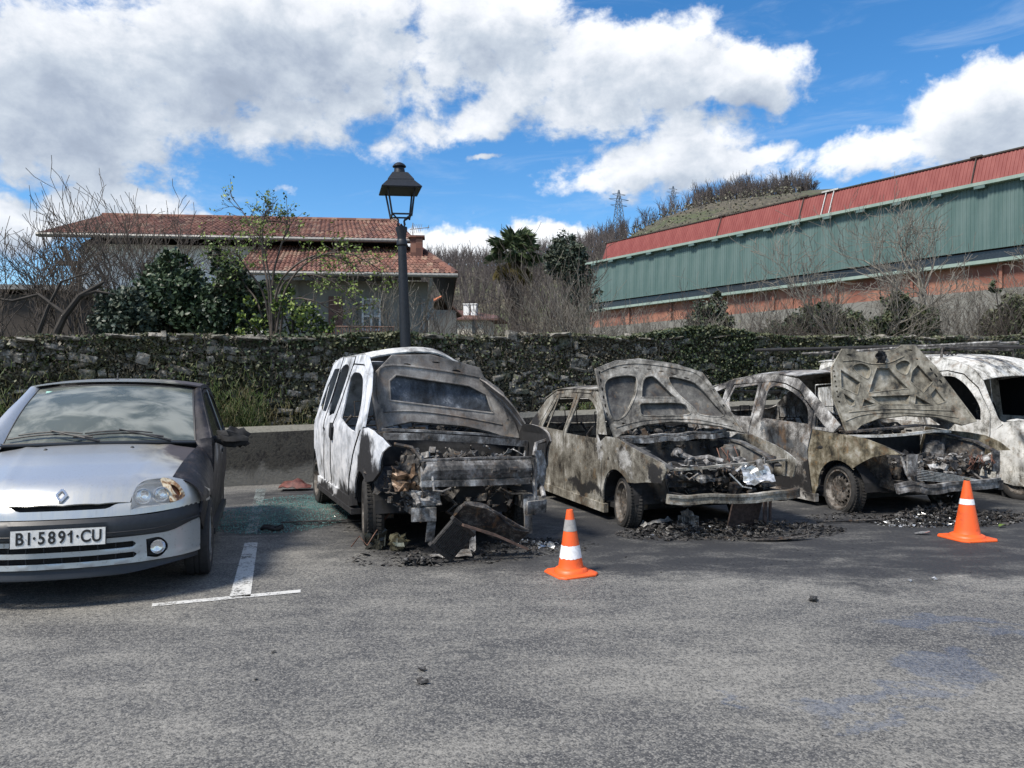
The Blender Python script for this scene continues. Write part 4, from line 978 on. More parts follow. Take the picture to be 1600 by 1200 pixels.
arching(428, 13.4, [[(424, 470, 0), (418, 420, 0), (405, 370, 0), (362, 308, .2)], [(420, 460, .1), (410, 400, .3), (412, 340, .3), (424, 326, .4)], [(415, 470, .2), (385, 420, 0), (365, 395, -.3), (330, 400, -.4)],
    [(430, 465, 0), (455, 420, -.2), (500, 398, -.2), (545, 410, -.2), (580, 445, -.2)], [(435, 460, .2), (470, 430, .4), (520, 440, .3), (560, 480, .2)], [(405, 480, .3), (380, 440, .5), (350, 370, .5)], [(440, 470, -.3), (480, 410, -.4), (540, 395, -.5), (600, 425, -.4)],
    [(425, 450, .5), (440, 380, .5), (450, 350, .5), (400, 345, .5)], [(445, 480, -.2), (490, 470, -.3), (540, 500, -.3)]], 31, 'young tree with arching limbs and fresh yellow-green buds before the villa', 'leaf_fresh', 3)

# bare trees: left group
for i, (px, Y, top, seed, st, lb) in enumerate([
    (20, 15.5, 300, 41, 2, 'bare tree at the left edge of the row, before the shed'), (95, 16.5, 320, 42, 2, 'bare tree with forked trunk at the left end of the villa'),
    (145, 15.5, 292, 43, 3, 'tallest bare tree, in front of the left end of the villa roof'), (205, 17, 300, 44, 2, 'bare tree rising before the villa eave, left of the big laurel'),
    (262, 16.5, 285, 45, 2, 'bare tree rising out of the big dark laurel'), (318, 16.0, 300, 46, 1, 'thin bare tree right of the big laurel')]):
    x, y, z = at(px, top - 18, Y); bare_tree('bare_tree', x, y, z - terr(x, y), lb, seed, r=.034, kids=(7, 4, 3), stems=st + 1, spread=.62, up=.15, wander=.19, mat='bark', group='bare trees before the villa', rmin=.006)
# gnarled leaning limb and brush at the far left
x, y = at(100, 0, 13.6)[:2]; g_ = empty('fallen_limb', (x, y, terr(x, y)), 0, 'thick dark gnarled limb leaning right behind the garden wall', 'limb')
mb = MB(); w2 = lambda px, py, d=0: tuple(Vector(at(px, py, 13.6 + d)) - g_.location)
mb.tube([w2(88, 520), w2(100, 495), w2(125, 462), (w2(150, 448)), w2(163, 440), w2(166, 446)], [.07, .06, .05, .04, .025, .012], 8); mb.tube([w2(125, 462), w2(150, 455), w2(180, 460)], [.04, .03, .012], 6); mb.tube([w2(100, 490), w2(60, 460), w2(20, 470), w2(-20, 465)], [.04, .03, .025, .02], 6); mb.tube([w2(60, 520), w2(75, 480), w2(95, 440), w2(140, 425)], [.04, .03, .02, .01], 6)
mb.build('branch', M['bark_dark'], g_, smooth=True)
def brush(name, px, Y, hpx, wpx, n, label, seed, mat='bark', r=.008, lean=.35, cat='bush', group=None, kids=(4, 3), up=.08):
    Y = YB(px, Y); x, y = at(px, 0, Y)[:2]; z = terr(x, y) - .05; root = empty(name, (x, y, z), 0, label, cat, group); R = np.random.RandomState(seed); segs = []
    Ht = at(0, hpx, Y)[2] - z; W = wpx / 1200 * Y / 2
    for k in range(n):
        bx = R.uniform(-W, W); by = R.uniform(-W * .5, W * .5); hh = Ht * R.uniform(.45, 1.0) * (1 - .35 * (abs(bx) / W) ** 2)
        d = np.array([R.normal() * lean, R.normal() * lean, 1.]); d /= np.linalg.norm(d)
        grow(R, (bx, by, 0), d, hh * .85, r * R.uniform(.7, 1.6), 0, segs, kids, .6, up, .16, .5, r * .45, 4)
    wood('twigs', segs, M[mat], root, 3); return root
brush('thicket', 40, 14.2, 468, 190, 24, 'tangled brown thicket at the far left above the garden wall', 51, 'bark_dark', .011, .6)
brush('thicket', 130, 14.6, 446, 150, 16, 'tangled bare bramble under the leaning limb', 52, 'bark', .009, .6)
brush('bare_bush', 590, 13.9, 430, 110, 20, 'bare upright shrub in front of the villa balcony, left of the lamp post', 53, 'bark_pale', .008, .22)
brush('bare_bush', 668, 14.2, 445, 70, 18, 'bare shrub just right of the lamp post', 54, 'bark', .008, .3)
brush('bare_bush', 770, 16.5, 462, 110, 26, 'brown bare bush between the farm house and the palm', 55, 'bark', .009, .35)
brush('bare_bush', 850, 18, 405, 130, 44, 'dense grey bare bush under the palm', 56, 'bark', .011, .35)
brush('bare_bush', 900, 17, 430, 90, 28, 'pale twiggy bush between the palm and the warehouse', 57, 'bark_pale', .009, .35)
brush('bare_bush', 975, 18, 480, 110, 26, 'low bare bush before the left end of the warehouse', 58, 'bark_pale', .008, .3)
brush('bare_bush', 1060, 19, 452, 110, 24, 'thin bare saplings before the left part of the brick base', 59, 'bark', .009, .22)
brush('bare_bush', 1180, 19, 430, 120, 28, 'upright bare saplings before the green wall', 60, 'bark_pale', .009, .2)
brush('bare_bush', 1260, 19.5, 455, 90, 18, 'bare saplings right of the middle of the warehouse', 61, 'bark', .009, .22)
brush('bare_bush', 1480, 16.5, 455, 150, 30, 'tangled bare undergrowth below the big bare tree', 62, 'bark', .009, .5)
brush('bare_bush', 1570, 16.5, 440, 110, 22, 'tangled bare undergrowth at the far right edge', 63, 'bark_pale', .009, .5)
for px, Y, top, seed, r, lb, kids in ((1345, 17.5, 330, 71, .06, 'slender bare tree left of the big bare tree', (6, 5, 4, 3)), (1490, 17.5, 250, 72, .13, 'big spreading bare tree in front of the right end of the warehouse', (8, 6, 5, 4)), (1590, 17, 330, 73, .07, 'bare tree cut by the right edge of the picture', (6, 5, 4, 3)), (895, 24, 415, 74, .06, 'small bare tree before the left end of the warehouse', (6, 5, 4))):
    Y = YB(px, Y) + .4; x, y, z = at(px, top, Y); bare_tree('bare_tree', x, y, z - terr(x, y), lb, seed, r=r, kids=kids, stems=1 if r > .1 else 2, spread=.85, up=.13, wander=.18, mat='bark_pale', rmin=.0065, shrink=.64, tr=.46)

brush('thicket', 1090, 14.8, 492, 230, 60, 'low brown thicket above the ivy mound on the wall', 64, 'bark_pale', .007, .45)
brush('thicket', 1240, 15.4, 480, 190, 60, 'low twiggy thicket below the middle of the warehouse', 65, 'bark', .008, .45)
brush('thicket', 1390, 15.8, 470, 200, 66, 'brown thicket below the slender bare tree', 66, 'bark_pale', .008, .45)
brush('thicket', 1540, 16.0, 462, 190, 66, 'dense brown thicket at the right end of the garden wall', 67, 'bark', .008, .5)
brush('thicket', 960, 15.0, 490, 170, 46, 'pale twiggy thicket before the left end of the brick base', 68, 'bark_pale', .007, .4)
brush('thicket', 800, 14.6, 486, 190, 50, 'pale twiggy thicket above the wall below the palm', 69, 'bark', .007, .4)
# palm
px_, pY = 800, 30.; cx, cy, cz = at(803, 396, pY); P = empty('fan_palm', (cx, cy, terr(cx, cy)), 0, 'fan palm with shaggy trunk rising behind the scrub', 'palm'); tz_ = cz - terr(cx, cy)
mb = MB(); mb.tube([(0, 0, -.1), (.05, 0, tz_ * .4), (-.03, 0, tz_ * .8), (0, 0, tz_ - .1)], [.17, .16, .2, .2], 9); mb.build('trunk', M['bark_dark'], P, smooth=True)
R = np.random.RandomState(5); segs = []
for _ in range(500):
    a = R.uniform(0, 2 * pi); z = tz_ - .2 - R.uniform(0, 1.9) ; r = .2 + .12 * R.uniform(); segs.append((np.array([cos(a) * r * .7, sin(a) * r * .7, z]), np.array([cos(a) * (r + .08), sin(a) * (r + .08), z - R.uniform(.15, .45)]), .012, .005))
wood('leaf_fibre', segs, M['bark'], P, 3, kind='stuff')
def fan(seed):
    rr = random.Random(seed); mb = MB(); mb.tube([(0, 0, 0), (.26, 0, .03), (.52, 0, 0)], [.012, .010, .008], 4)
    n = 23
    for k in range(n):
        a = (k / (n - 1) - .5) * 3.7; L = .50 * (1 - .12 * abs(a)) * rr.uniform(.9, 1.1); w = .019; d = Vector((cos(a), sin(a), 0)); s = Vector((-sin(a), cos(a), 0)); b = Vector((.50, 0, 0)); dr = rr.uniform(.05, .16)
        q = [b + d * .03, b + d * L * .6 + s * w + Vector((0, 0, .02)), b + d * L - Vector((0, 0, dr)), b + d * L * .6 - s * w + Vector((0, 0, .02))]
        mb.add(q, [(0, 1, 2), (0, 2, 3)])
    return mb.mesh('frond')
fans = [fan(k) for k in range(4)]; rr = random.Random(9)
for m_ in fans: m_.materials.append(M['leaf_palm'])
old = [fan(k + 10) for k in range(2)]
for m_ in old: m_.materials.append(M['leaf_palm_old'])
for k in range(64):
    el = rr.uniform(-.9, 1.3); az = rr.uniform(0, 2 * pi); o_ = el < -.55
    link('frond', rr.choice(old if o_ and rr.random() < .8 else fans), None, P, (0, 0, tz_ - (.25 if o_ else 0.)), (rr.uniform(-.5, .5), -el, az), (rr.uniform(1.0, 1.3),) * 3)

# ------------------------------------------------------------ far slope: wood, single trees, pylons, hut
def tree_variant(seed, con=False):
    R = np.random.RandomState(seed); s = []; grow(R, (0, 0, 0), (0, 0, 1), .75, .022, 0, s, (7, 4), .55, .10, .08, .42, .004, 5); k = 1 / max(q[1][2] for q in s); return [(np.array(a) * k, np.array(b) * k, c, d) for a, b, c, d in s]
tv = [tree_variant(80 + k) for k in range(8)]; rr = np.random.RandomState(90)
def forest(n, alo, ahi, dlo, dhi, hlo, hhi, seed):
    R = np.random.RandomState(seed); segs = []
    for _ in range(n):
        a = R.uniform(alo, ahi); e, Rd = ridge(a); d = (Rd / cos(a)) * R.uniform(dlo, dhi) ** .8
        x, y = sin(a) * d, cos(a) * d; z = terr(x, y); h = R.uniform(hlo, hhi); o = np.array([x, y, z - .2]); wsc = R.uniform(.8, 1.3)
        for p, q, r0, r1 in tv[R.randint(8)]: segs.append((o + p * np.array([h * wsc, h * wsc, h]), o + q * np.array([h * wsc, h * wsc, h]), r0 * h * .8, max(.022, r1 * h)))
    return segs
wood('wooded_hillside', forest(1700, -.30, .15, .42, 1.0, 5, 8.5, 1), M['bark_far'], None, 3, kind='stuff')
wood('wooded_hillside', forest(300, .232, .37, .95, 1.01, 5.5, 9, 2) + forest(160, .15, .36, .80, 1.0, 2.5, 6, 3), M['bark_far'], None, 3, kind='stuff')
pts = []; R = np.random.RandomState(4)
for _ in range(16000):
    a = R.uniform(-.30, .17) if _ % 4 else R.uniform(.17, .36); e, Rd = ridge(a); d = Rd / cos(a) * R.uniform(.3, 1.0); x, y = sin(a) * d, cos(a) * d; pts.append((x, y, terr(x, y) + R.uniform(0, 2.2)))
leaves('hillside_scrub', pts, .38, M['leaf_ivy_brown'], 7, .3, kind='stuff')
x0 = [(1012, 320, 'bare tree on the hill just right of the first pylon'), (1036, 318, 'bare tree on the hill left of the second pylon'), (945, 345, 'small bare tree on the hill left of the first pylon'), (1112, 288, 'bare tree on the crest beside the hut'), (1135, 280, 'bare tree on the crest, second right of the hut'),
      (1158, 276, 'tall bare tree in the middle of the crest'), (1180, 277, 'bare tree on the crest left of the dark fir'), (1200, 285, 'thin bare tree touching the dark fir')]
for i, (px, top, lb) in enumerate(x0):
    a = atan2(px - 800, 1200); e, Rd = ridge(a); x, y = (px - 800) / 1200 * Rd, Rd; z = at(0, top, Rd)[2]
    t_ = empty('crest_tree', (x, y, terr(x, y) - .3), 0, lb, 'tree', 'bare trees on the hill crest'); h = z - terr(x, y) + .3; k = tv[i % 8]
    R_ = np.random.RandomState(200 + i); s_ = []; grow(R_, (0, 0, 0), (0, 0, 1), h * .55, .12, 0, s_, (8, 5, 3), .62, .10, .1, .6, .035, 5); zm = max(q[1][2] for q in s_); s_ = [(np.array(a_) * h / zm, np.array(b_) * h / zm, c_, d_) for a_, b_, c_, d_ in s_]
    wood('trunk', s_[:2], M['bark_far'], t_, 5); wood('crown', s_[2:], M['bark_far'], t_, 3)
def fir(px, top, base, w, Y, label, mat, round_=False, n=2600):
    x, y, z1 = at(px, top, Y); z0 = at(px, base, Y)[2]; root = empty('round_tree' if round_ else 'fir_tree', (x, y, z0), 0, label, 'tree'); R = np.random.RandomState(int(px)); W = w / 1200 * Y / 2; h = z1 - z0; P_ = []
    for _ in range(n):
        t = R.uniform() ** .8; rad = W * (1 - t) * (1 + .3 * sin(t * 40)) if not round_ else W * sqrt(max(0, 1 - (2 * t - .9) ** 2)) ; a = R.uniform(0, 2 * pi); q = rad * R.uniform(.3, 1)
        P_.append((cos(a) * q, sin(a) * q, h * (.05 + .95 * t) + R.normal() * .1))
    mb = MB(); mb.tube([(0, 0, 0), (0, 0, h * .95)], [.22, .04], 6); mb.build('trunk', M['bark_dark'], root)
    if round_:
        s_ = []; grow(R, (0, 0, 0), (0, 0, 1), h * .4, .2, 0, s_, (9, 7, 5, 3), 1.15, .03, .12, .66, .03, 4); zm = max(q[1][2] for q in s_); s_ = [(np.array(a_) * h / zm, np.array(b_) * h / zm, c_, d_) for a_, b_, c_, d_ in s_]; wood('crown', s_, M['bark_far'], root, 3)
    else: leaves('crown', P_, .5, mat, 3, .1, parent=root)
fir(1229, 276, 312, 24, 222, 'dark pointed fir on the hill crest above the red roof', M['leaf_blue'])
fir(1268, 274, 312, 64, 222, 'round bare tree on the crest right of the fir', M['drygrass'], True)
fir(1150, 300, 330, 50, 215, 'dark round tree on the crest under the tall bare trees', M['leaf_dark'], True)
M['pylon'] = plain('galvanised_lattice', (.10, .13, .17), .6, .3)
def pylon(px, top, base, Y, label):
    x, y, z0 = at(px, base, Y); h = at(px, top, Y)[2] - z0; root = empty('pylon', (x, y, z0 - .5), radians(20), label, 'pylon', 'pylons on the hill'); mb = MB(); w0 = h * .11; r = h * .006
    W = lambda t: w0 * (1 - t) ** .8 + .10
    for sx, sy in ((1, 1), (1, -1), (-1, -1), (-1, 1)): mb.tube([(sx * W(t), sy * W(t), h * t) for t in (0, .25, .5, .75, 1)], r * 1.3, 4)
    for k in range(9):
        a, b = k / 9, (k + 1) / 9
        for (p, q) in (((1, 1), (1, -1)), ((1, -1), (-1, -1)), ((-1, -1), (-1, 1)), ((-1, 1), (1, 1))):
            mb.tube([(p[0] * W(a), p[1] * W(a), h * a), (q[0] * W(b), q[1] * W(b), h * b)], r * .7, 3); mb.tube([(q[0] * W(a), q[1] * W(a), h * a), (p[0] * W(b), p[1] * W(b), h * b)], r * .7, 3)
    mb.build('tower', M['pylon'], root)
    for t, L in ((.66, .2), (.79, .24), (.90, .16)):
        mb = MB(); mb.tube([(-h * L, 0, h * t), (0, 0, h * (t + .02)), (h * L, 0, h * t)], r, 4); mb.tube([(-h * L, 0, h * t), (-h * .02, 0, h * (t - .035)), (h * .02, 0, h * (t - .035)), (h * L, 0, h * t)], r * .7, 3)
        mb.build('crossarm', M['pylon'], root)
pylon(967, 294, 366, 235, 'lattice pylon on the hill left of the warehouse roof'); pylon(1052, 288, 335, 232, 'second lattice pylon, above the hill meadow'); pylon(1211, 283, 312, 228, 'faint pylon between the crest trees and the fir')
x, y, z = at(1090, 326, 224); B = empty('hill_hut', (x, y, z - .6), radians(15), 'small tiled farmhouse on the hill crest left of the trees', 'house')
mb = MB(); mb.box((0, 0, .6), (4, 3, 1.6)); mb.build('wall', M['grey_render'], B); mb = MB(); quadbox(mb, [(-3, -2.2, 1.3), (3, -2.2, 1.3), (2, 0, 2.1), (-2, 0, 2.1)], .15); quadbox(mb, [(-2, 0, 2.1), (2, 0, 2.1), (3, 2.2, 1.3), (-3, 2.2, 1.3)], .15); mb.build('roof', M['soffit'], B)

# ------------------------------------------------------------ lamp post
lx, ly = (641 - 800) / 1200 * 11.3, 11.3
LP = empty('lamp_post', (lx, ly, 0), radians(18), 'dark iron lamp post with four-sided lantern behind the white burnt van', 'lamp post'); LP.rotation_euler = (0, radians(-2.0), radians(14))
mb = MB(); mb.lathe([(.0, 0), (.15, 0), (.15, .08), (.12, .12), (.11, .6), (.095, .66), (.085, .75), (.082, 1.6), (.075, 2.5), (.062, 3.42), (.062, 3.46), (.078, 3.48), (.078, 3.54), (.064, 3.56), (.066, 3.62), (.085, 3.70), (.085, 3.74), (.03, 3.76), (0, 3.80)], 20); mb.build('post', M['iron'], LP, smooth=True)
lz = 3.72
mb = MB()
for k in range(4):
    a = pi / 4 + k * pi / 2; c_, s_ = cos(a), sin(a)
    mb.tube([(c_ * .03, s_ * .03, lz), (c_ * .07, s_ * .07, lz + .05), (c_ * .06, s_ * .06, lz + .12), (c_ * .19, s_ * .19, lz + .19)], .011, 6)
mb.build('bracket', M['iron'], LP)
def ring4(r, z, w, t):
    mb = MB(); P = [(r * cos(pi / 4 + k * pi / 2), r * sin(pi / 4 + k * pi / 2), z) for k in range(4)]
    for k in range(4): mb.strip([P[k], P[(k + 1) % 4]], w, t)
    return mb
ln = empty('lantern', (0, 0, 0)); ln.parent = LP
ring4(.195, lz + .19, .022, .022).build('bottom_frame', M['iron'], ln); ring4(.275, lz + .555, .024, .024).build('top_frame', M['iron'], ln)
for k in range(4):
    a = pi / 4 + k * pi / 2; mb = MB(); mb.tube([(.195 * cos(a), .195 * sin(a), lz + .16), (.275 * cos(a), .275 * sin(a), lz + .555)], .014, 4); mb.build('corner_bar', M['iron'], ln)
mb = MB(); q = lambda r, z: [(r * cos(pi / 4 + k * pi / 2), r * sin(pi / 4 + k * pi / 2), z) for k in range(4)]
L4 = [q(.40, lz + .545), q(.41, lz + .56), q(.27, lz + .67), q(.265, lz + .69), q(.16, lz + .80), q(.13, lz + .81)]
vs = [p for r in L4 for p in r]; mb.add(vs, [(i * 4 + k, i * 4 + (k + 1) % 4, i * 4 + 4 + (k + 1) % 4, i * 4 + 4 + k) for i in range(5) for k in range(4)] + [(3, 2, 1, 0), (20, 21, 22, 23)]); mb.build('hood', M['iron'], ln)
mb = MB(); mb.lathe([(.09, lz + .79), (.075, lz + .88), (.07, lz + .895), (.10, lz + .905), (.10, lz + .915), (.075, lz + .945), (.04, lz + .965), (0, lz + .975)], 16); mb.build('finial', M['iron'], ln, smooth=True)
# ------------------------------------------------------------ cars: shared pieces
# car coordinates: x forwards from the front axle, y to the car's left, z up
def car(name, x, y, th, label, cat='car'): return empty(name, (x, y, 0), radians(th - 90), label, cat)
def side_fn(w, zb, tum, xf, cf, xr, cr, sgn):
    def f(x, z):
        y = w - max(0, z - zb) * tum - max(0, .55 - z) * .10 - cf * max(0, x - xf) ** 2 - cr * max(0, xr - x) ** 2 + .012 * noise.noise(Vector((x * 1.7, z * 2.1, sgn * 3.)))
        return (x, sgn * max(.05, y), z)
    return f
def side_panel(name, out, holes, f, sgn, mat, parent, step=.055, th=.014, seam=0.):
    return sheet(out, holes, f, step, th, flip=(sgn > 0)).build(name, mat, parent, smooth=True)
def arc(cx, cz, r, a0, a1, n=14, sq=1.0): return [(cx + r * cos(radians(a0 + (a1 - a0) * k / n)), cz + sq * r * sin(radians(a0 + (a1 - a0) * k / n))) for k in range(n + 1)]

def wheel(parent, x, y, z, R, W, rim_r, sgn, kind='steel', steer=0., tyre_mat='tyre', rim_mat='rim', camber=0., holes=14, flat=0.):
    """wheel with tyre, rim bowl and a pierced disc; axis along y, outer face towards sgn"""
    g = empty('wheel', (x, y, z)); g.parent = parent; g.rotation_euler = (radians(camber), 0, radians(steer)); Mx = Matrix.Rotation(-sgn * pi / 2, 4, 'X')
    h = W / 2
    mb = MB(); prof = [(rim_r, -h * .78), (rim_r + .02, -h * .95), (R - .035, -h), (R - .008, -h * .86), (R, -h * .6), (R, -h * .25), (R - .006, -h * .22), (R - .006, -h * .16), (R, -h * .13), (R, h * .13), (R - .006, h * .16), (R - .006, h * .22), (R, h * .25), (R, h * .6), (R - .008, h * .86), (R - .035, h), (rim_r + .02, h * .95), (rim_r, h * .78)]
    mb.lathe(prof, 40, Mx)
    if kind != 'cap':
        n = 52
        for k in range(n):
            for s_ in (-1, 1):
                a = 2 * pi * k / n + (.03 if s_ > 0 else 0); mb.box(Mx @ Vector((cos(a) * R, sin(a) * R, s_ * h * .42)), (.02, .02, h * .5) if False else (.018, h * .52, .012), M=(Mx.to_3x3() @ Matrix.Rotation(a + pi / 2, 3, 'Z') @ Matrix.Rotation(s_ * .35, 3, 'X') @ Matrix.Rotation(pi / 2, 3, 'X')))
    mb.build('tyre', M[tyre_mat], g, smooth=True)
    mb = MB(); mb.lathe([(rim_r + .012, h * .86), (rim_r + .012, h * .94), (rim_r - .004, h * .94), (rim_r - .012, h * .72), (rim_r - .03, h * .5), (rim_r - .035, -h * .3), (rim_r - .008, -h * .8), (rim_r + .01, -h * .9)], 36, Mx)
    mb.build('rim', M[rim_mat], g, smooth=True)
    def disc(u, v):
        r = hypot(u, v); q = r / (rim_r - .03)
        zz = h * (.42 + .22 * math.exp(-((q - .62) / .16) ** 2) - .28 * math.exp(-(q / .30) ** 2)) if kind != 'cap' else h * (.86 - .12 * q * q + .05 * math.exp(-(q / .2) ** 2))
        p = Mx @ Vector((u, v, zz)); return tuple(p)
    rr_ = rim_r - (.03 if kind != 'cap' else .0); out = [(rr_ * cos(2 * pi * k / 40), rr_ * sin(2 * pi * k / 40)) for k in range(40)]; hs = []
    if kind == 'steel':
        for k in range(holes):
            a = 2 * pi * k / holes; c = (rr_ * .78 * cos(a), rr_ * .78 * sin(a)); w2 = rr_ * .78 * pi / holes * .62
            hs.append([(c[0] + w2 * cos(t) * -sin(a) + rr_ * .085 * sin(t) * cos(a), c[1] + w2 * cos(t) * cos(a) + rr_ * .085 * sin(t) * sin(a)) for t in [2 * pi * j / 10 for j in range(10)]])
        for k in range(4):
            a = 2 * pi * k / 4 + .4; c = (rr_ * .26 * cos(a), rr_ * .26 * sin(a)); hs.append([(c[0] + .009 * cos(t), c[1] + .009 * sin(t)) for t in [2 * pi * j / 6 for j in range(6)]])
        hs.append([(.026 * cos(t), .026 * sin(t)) for t in [2 * pi * j / 12 for j in range(12)]])
    else:
        for k in range(9):
            a = 2 * pi * k / 9; q = []
            for j in range(10):
                t = 2 * pi * j / 10; rad = rr_ * (.66 + .17 * cos(t)); aa = a + .16 * sin(t) * (1.1 if cos(t) > 0 else .8); q.append((rad * cos(aa), rad * sin(aa)))
            hs.append(q)
    sheet(out, hs, disc, .035, .006, flip=True if sgn > 0 else False).build('hubcap' if kind == 'cap' else 'disc', M['hubcap' if kind == 'cap' else rim_mat], g, smooth=True)
    mb = MB(); mb.lathe([(0, h * .1), (.13, h * .1), (.13, -h * .2), (0, -h * .2)], 20, Mx); mb.box((0, -sgn * .08, 0), (.12, .2, .12)); mb.build('hub', M['junk'], g); return g

def scrap(R, lo, hi, n, size=(.03, .12)):
    """a jumble of charred bits: bent plates, pipes, lumps, boxes inside a box region"""
    a = MB()
    for _ in range(n):
        p = Vector([R.uniform(lo[i], hi[i]) for i in range(3)]); s = R.uniform(*size); k = R.random(); rot = (R.uniform(-3, 3), R.uniform(-3, 3), R.uniform(-3, 3))
        if k < .34:
            Mx = Matrix.Rotation(rot[2], 3, 'Z') @ Matrix.Rotation(rot[0] * .5, 3, 'X'); nu, nv = 3, 2; sx, sy = s * R.uniform(.6, 1.8), s * R.uniform(.3, 1.)
            a.grid(nu, nv, lambda u, v: p + Mx @ Vector(((u - .5) * sx, (v - .5) * sy, .3 * s * noise.noise(Vector((u * 3 + p.x * 9, v * 3, p.y * 5))))), .004)
        elif k < .58:
            q = p + Vector((R.uniform(-s, s), R.uniform(-s, s), R.uniform(-s, s) * .5)); r = q + Vector((R.uniform(-s, s), R.uniform(-s, s), R.uniform(-s, s) * .6)); a.tube([p, (p + q) / 2 + Vector((0, 0, s * .2)), q, r], s * R.uniform(.04, .16), 5)
        elif k < .82: a.ball(p, s * .4, 6, 4, R.randint(0, 99), .5, (R.uniform(.6, 1.4), R.uniform(.6, 1.4), R.uniform(.4, 1)))
        else: a.box(p, (s, s * R.uniform(.3, .9), s * R.uniform(.2, .8)), rot)
    return a
def rock_bits(R, n, fpos, smin, smax):
    """little charred crumbs lying about"""
    V = []; F = []
    for _ in range(n):
        x, y, z = fpos(); s = R.uniform(smin, smax) * (R.random() ** 1.5 + .25); b = len(V)
        e = [Vector((R.uniform(-1, 1), R.uniform(-1, 1), R.uniform(-.5, .7))) * s * .7 for _ in range(5)]
        V += [(x + q.x, y + q.y, max(.006, z + q.z)) for q in e]; F += [(b, b + 1, b + 2), (b, b + 2, b + 3), (b, b + 3, b + 1), (b + 1, b + 4, b + 2), (b + 2, b + 4, b + 3), (b + 3, b + 4, b + 1)]
    m = MB(); m.v = V; m.f = F; m.mi = [0] * len(F); return m

def hood(parent, out, cells, x0, k, tw, mat, skin, cup=.05, lip=.018, ribs=(), slots=(), bulge=.0, name='bonnet', hard=True):
    """raised bonnet seen from inside: pressed frame with openings (rolled lips), outer skin behind it"""
    def base(y, z, d=0.): x = x0 - k * (z - .9) + tw * y - d + .012 * noise.noise(Vector((y * 3, z * 3, x0 * 9))); return (x, y, z)
    zs = [p[1] for p in out]; ys = [p[0] for p in out]; cy = sum(ys) / len(ys); zc = (max(zs) + min(zs)) / 2; hw = (max(ys) - min(ys)) / 2; hh = (max(zs) - min(zs)) / 2
    def crown(y, z): q = ((y - cy) / hw) ** 2; return .07 * (1 - q) + .03 * (1 - ((z - zc) / hh) ** 2)
    def fin(y, z): return base(y, z, crown(y, z) * .8)
    def fout(y, z): return base(y, z, crown(y, z) + cup * (1 - max(0, ((y - cy) / hw) ** 6) * .8))
    B = empty(name, (0, 0, 0)); B.parent = parent
    sm = [smooth_poly(c, 5) for c in cells]
    mb = sheet(out, sm + [list(s_) for s_ in slots], fin, .035, .006, flip=True)
    for c in sm:
        q = [Vector(fin(*p)) + Vector((.004, 0, 0)) for p in c]; q.append(q[0]); q.append(q[1]); mb.tube(q, lip * .55, 6, caps=False)
        # turned-in flange down to the skin
        n = len(c); vs = [fin(*p) for p in c] + [fout(*p) for p in c]; mb.add(vs, [(i, (i + 1) % n, n + (i + 1) % n, n + i) for i in range(n)])
    mb.build('inner_frame', mat, B, smooth=True)
    sheet(out, [], fout, .05, .005, flip=True).build('outer_skin', skin, B, smooth=True)
    q = [Vector(fin(*p)).lerp(Vector(fout(*p)), .5) for p in out]; mb = MB(); q2 = q + q[:2]; mb.tube(q2, lip * .75, 6, caps=False); mb.build('rolled_edge', mat, B, smooth=True)
    if ribs:
        mb = MB()
        for line in ribs:
            L = smooth_poly(line, 5, closed=False); mb.tube([Vector(fin(*p)) + Vector((.004, 0, 0)) for p in L], .012, 6)
        mb.build('pressed_rib', mat, B, smooth=True)
    return B
def slotp(y, z, w, h, a=0.): return [(y + w / 2 * cos(t) * cos(a) - h / 2 * sin(t) * sin(a), z + w / 2 * cos(t) * sin(a) + h / 2 * sin(t) * cos(a)) for t in [2 * pi * j / 8 for j in range(8)]]

def seat(parent, x, y, mat, z=.25):
    s = empty('seat_frame', (x, y, z)); s.parent = parent; mb = MB()
    for d in (-.2, .2): mb.tube([(.45, d, .2), (.1, d, .14), (-.02, d, .16), (-.12, d, .4), (-.24, d, .72), (-.22, d * .6, .82)], .016, 6)
    for h in (.28, .42, .56, .7, .8): mb.tube([(-.10 - .18 * (h - .28) / .5, -.2, h), (-.12 - .18 * (h - .28) / .5, .2, h)], .009, 5)
    for q in range(6): mb.tube([(.42 - q * .08, -.2, .17), (.42 - q * .08, .2, .15)], .007, 4)
    mb.tube([(-.25, -.08, .8), (-.28, -.08, .98), (-.28, .08, .98), (-.25, .08, .8)], .008, 5); mb.build('springs', mat, s); return s
def steering(parent, x, y, z, mat):
    mb = MB(); n = 20; Mx = Matrix.Translation((x, y, z)) @ Matrix.Rotation(radians(-62), 4, 'Y'); c = [Mx @ Vector((.18 * cos(2 * pi * k / n), .18 * sin(2 * pi * k / n), 0)) for k in range(n + 2)]; mb.tube(c, .011, 6, caps=False)
    for a in (0, 2.1, 4.2): mb.tube([Mx @ Vector((0, 0, -.03)), Mx @ Vector((.17 * cos(a), .17 * sin(a), 0))], .01, 4)
    mb.tube([Mx @ Vector((0, 0, 0)), Mx @ Vector((0, 0, -.5))], .02, 6); mb.build('steering_wheel', mat, parent)

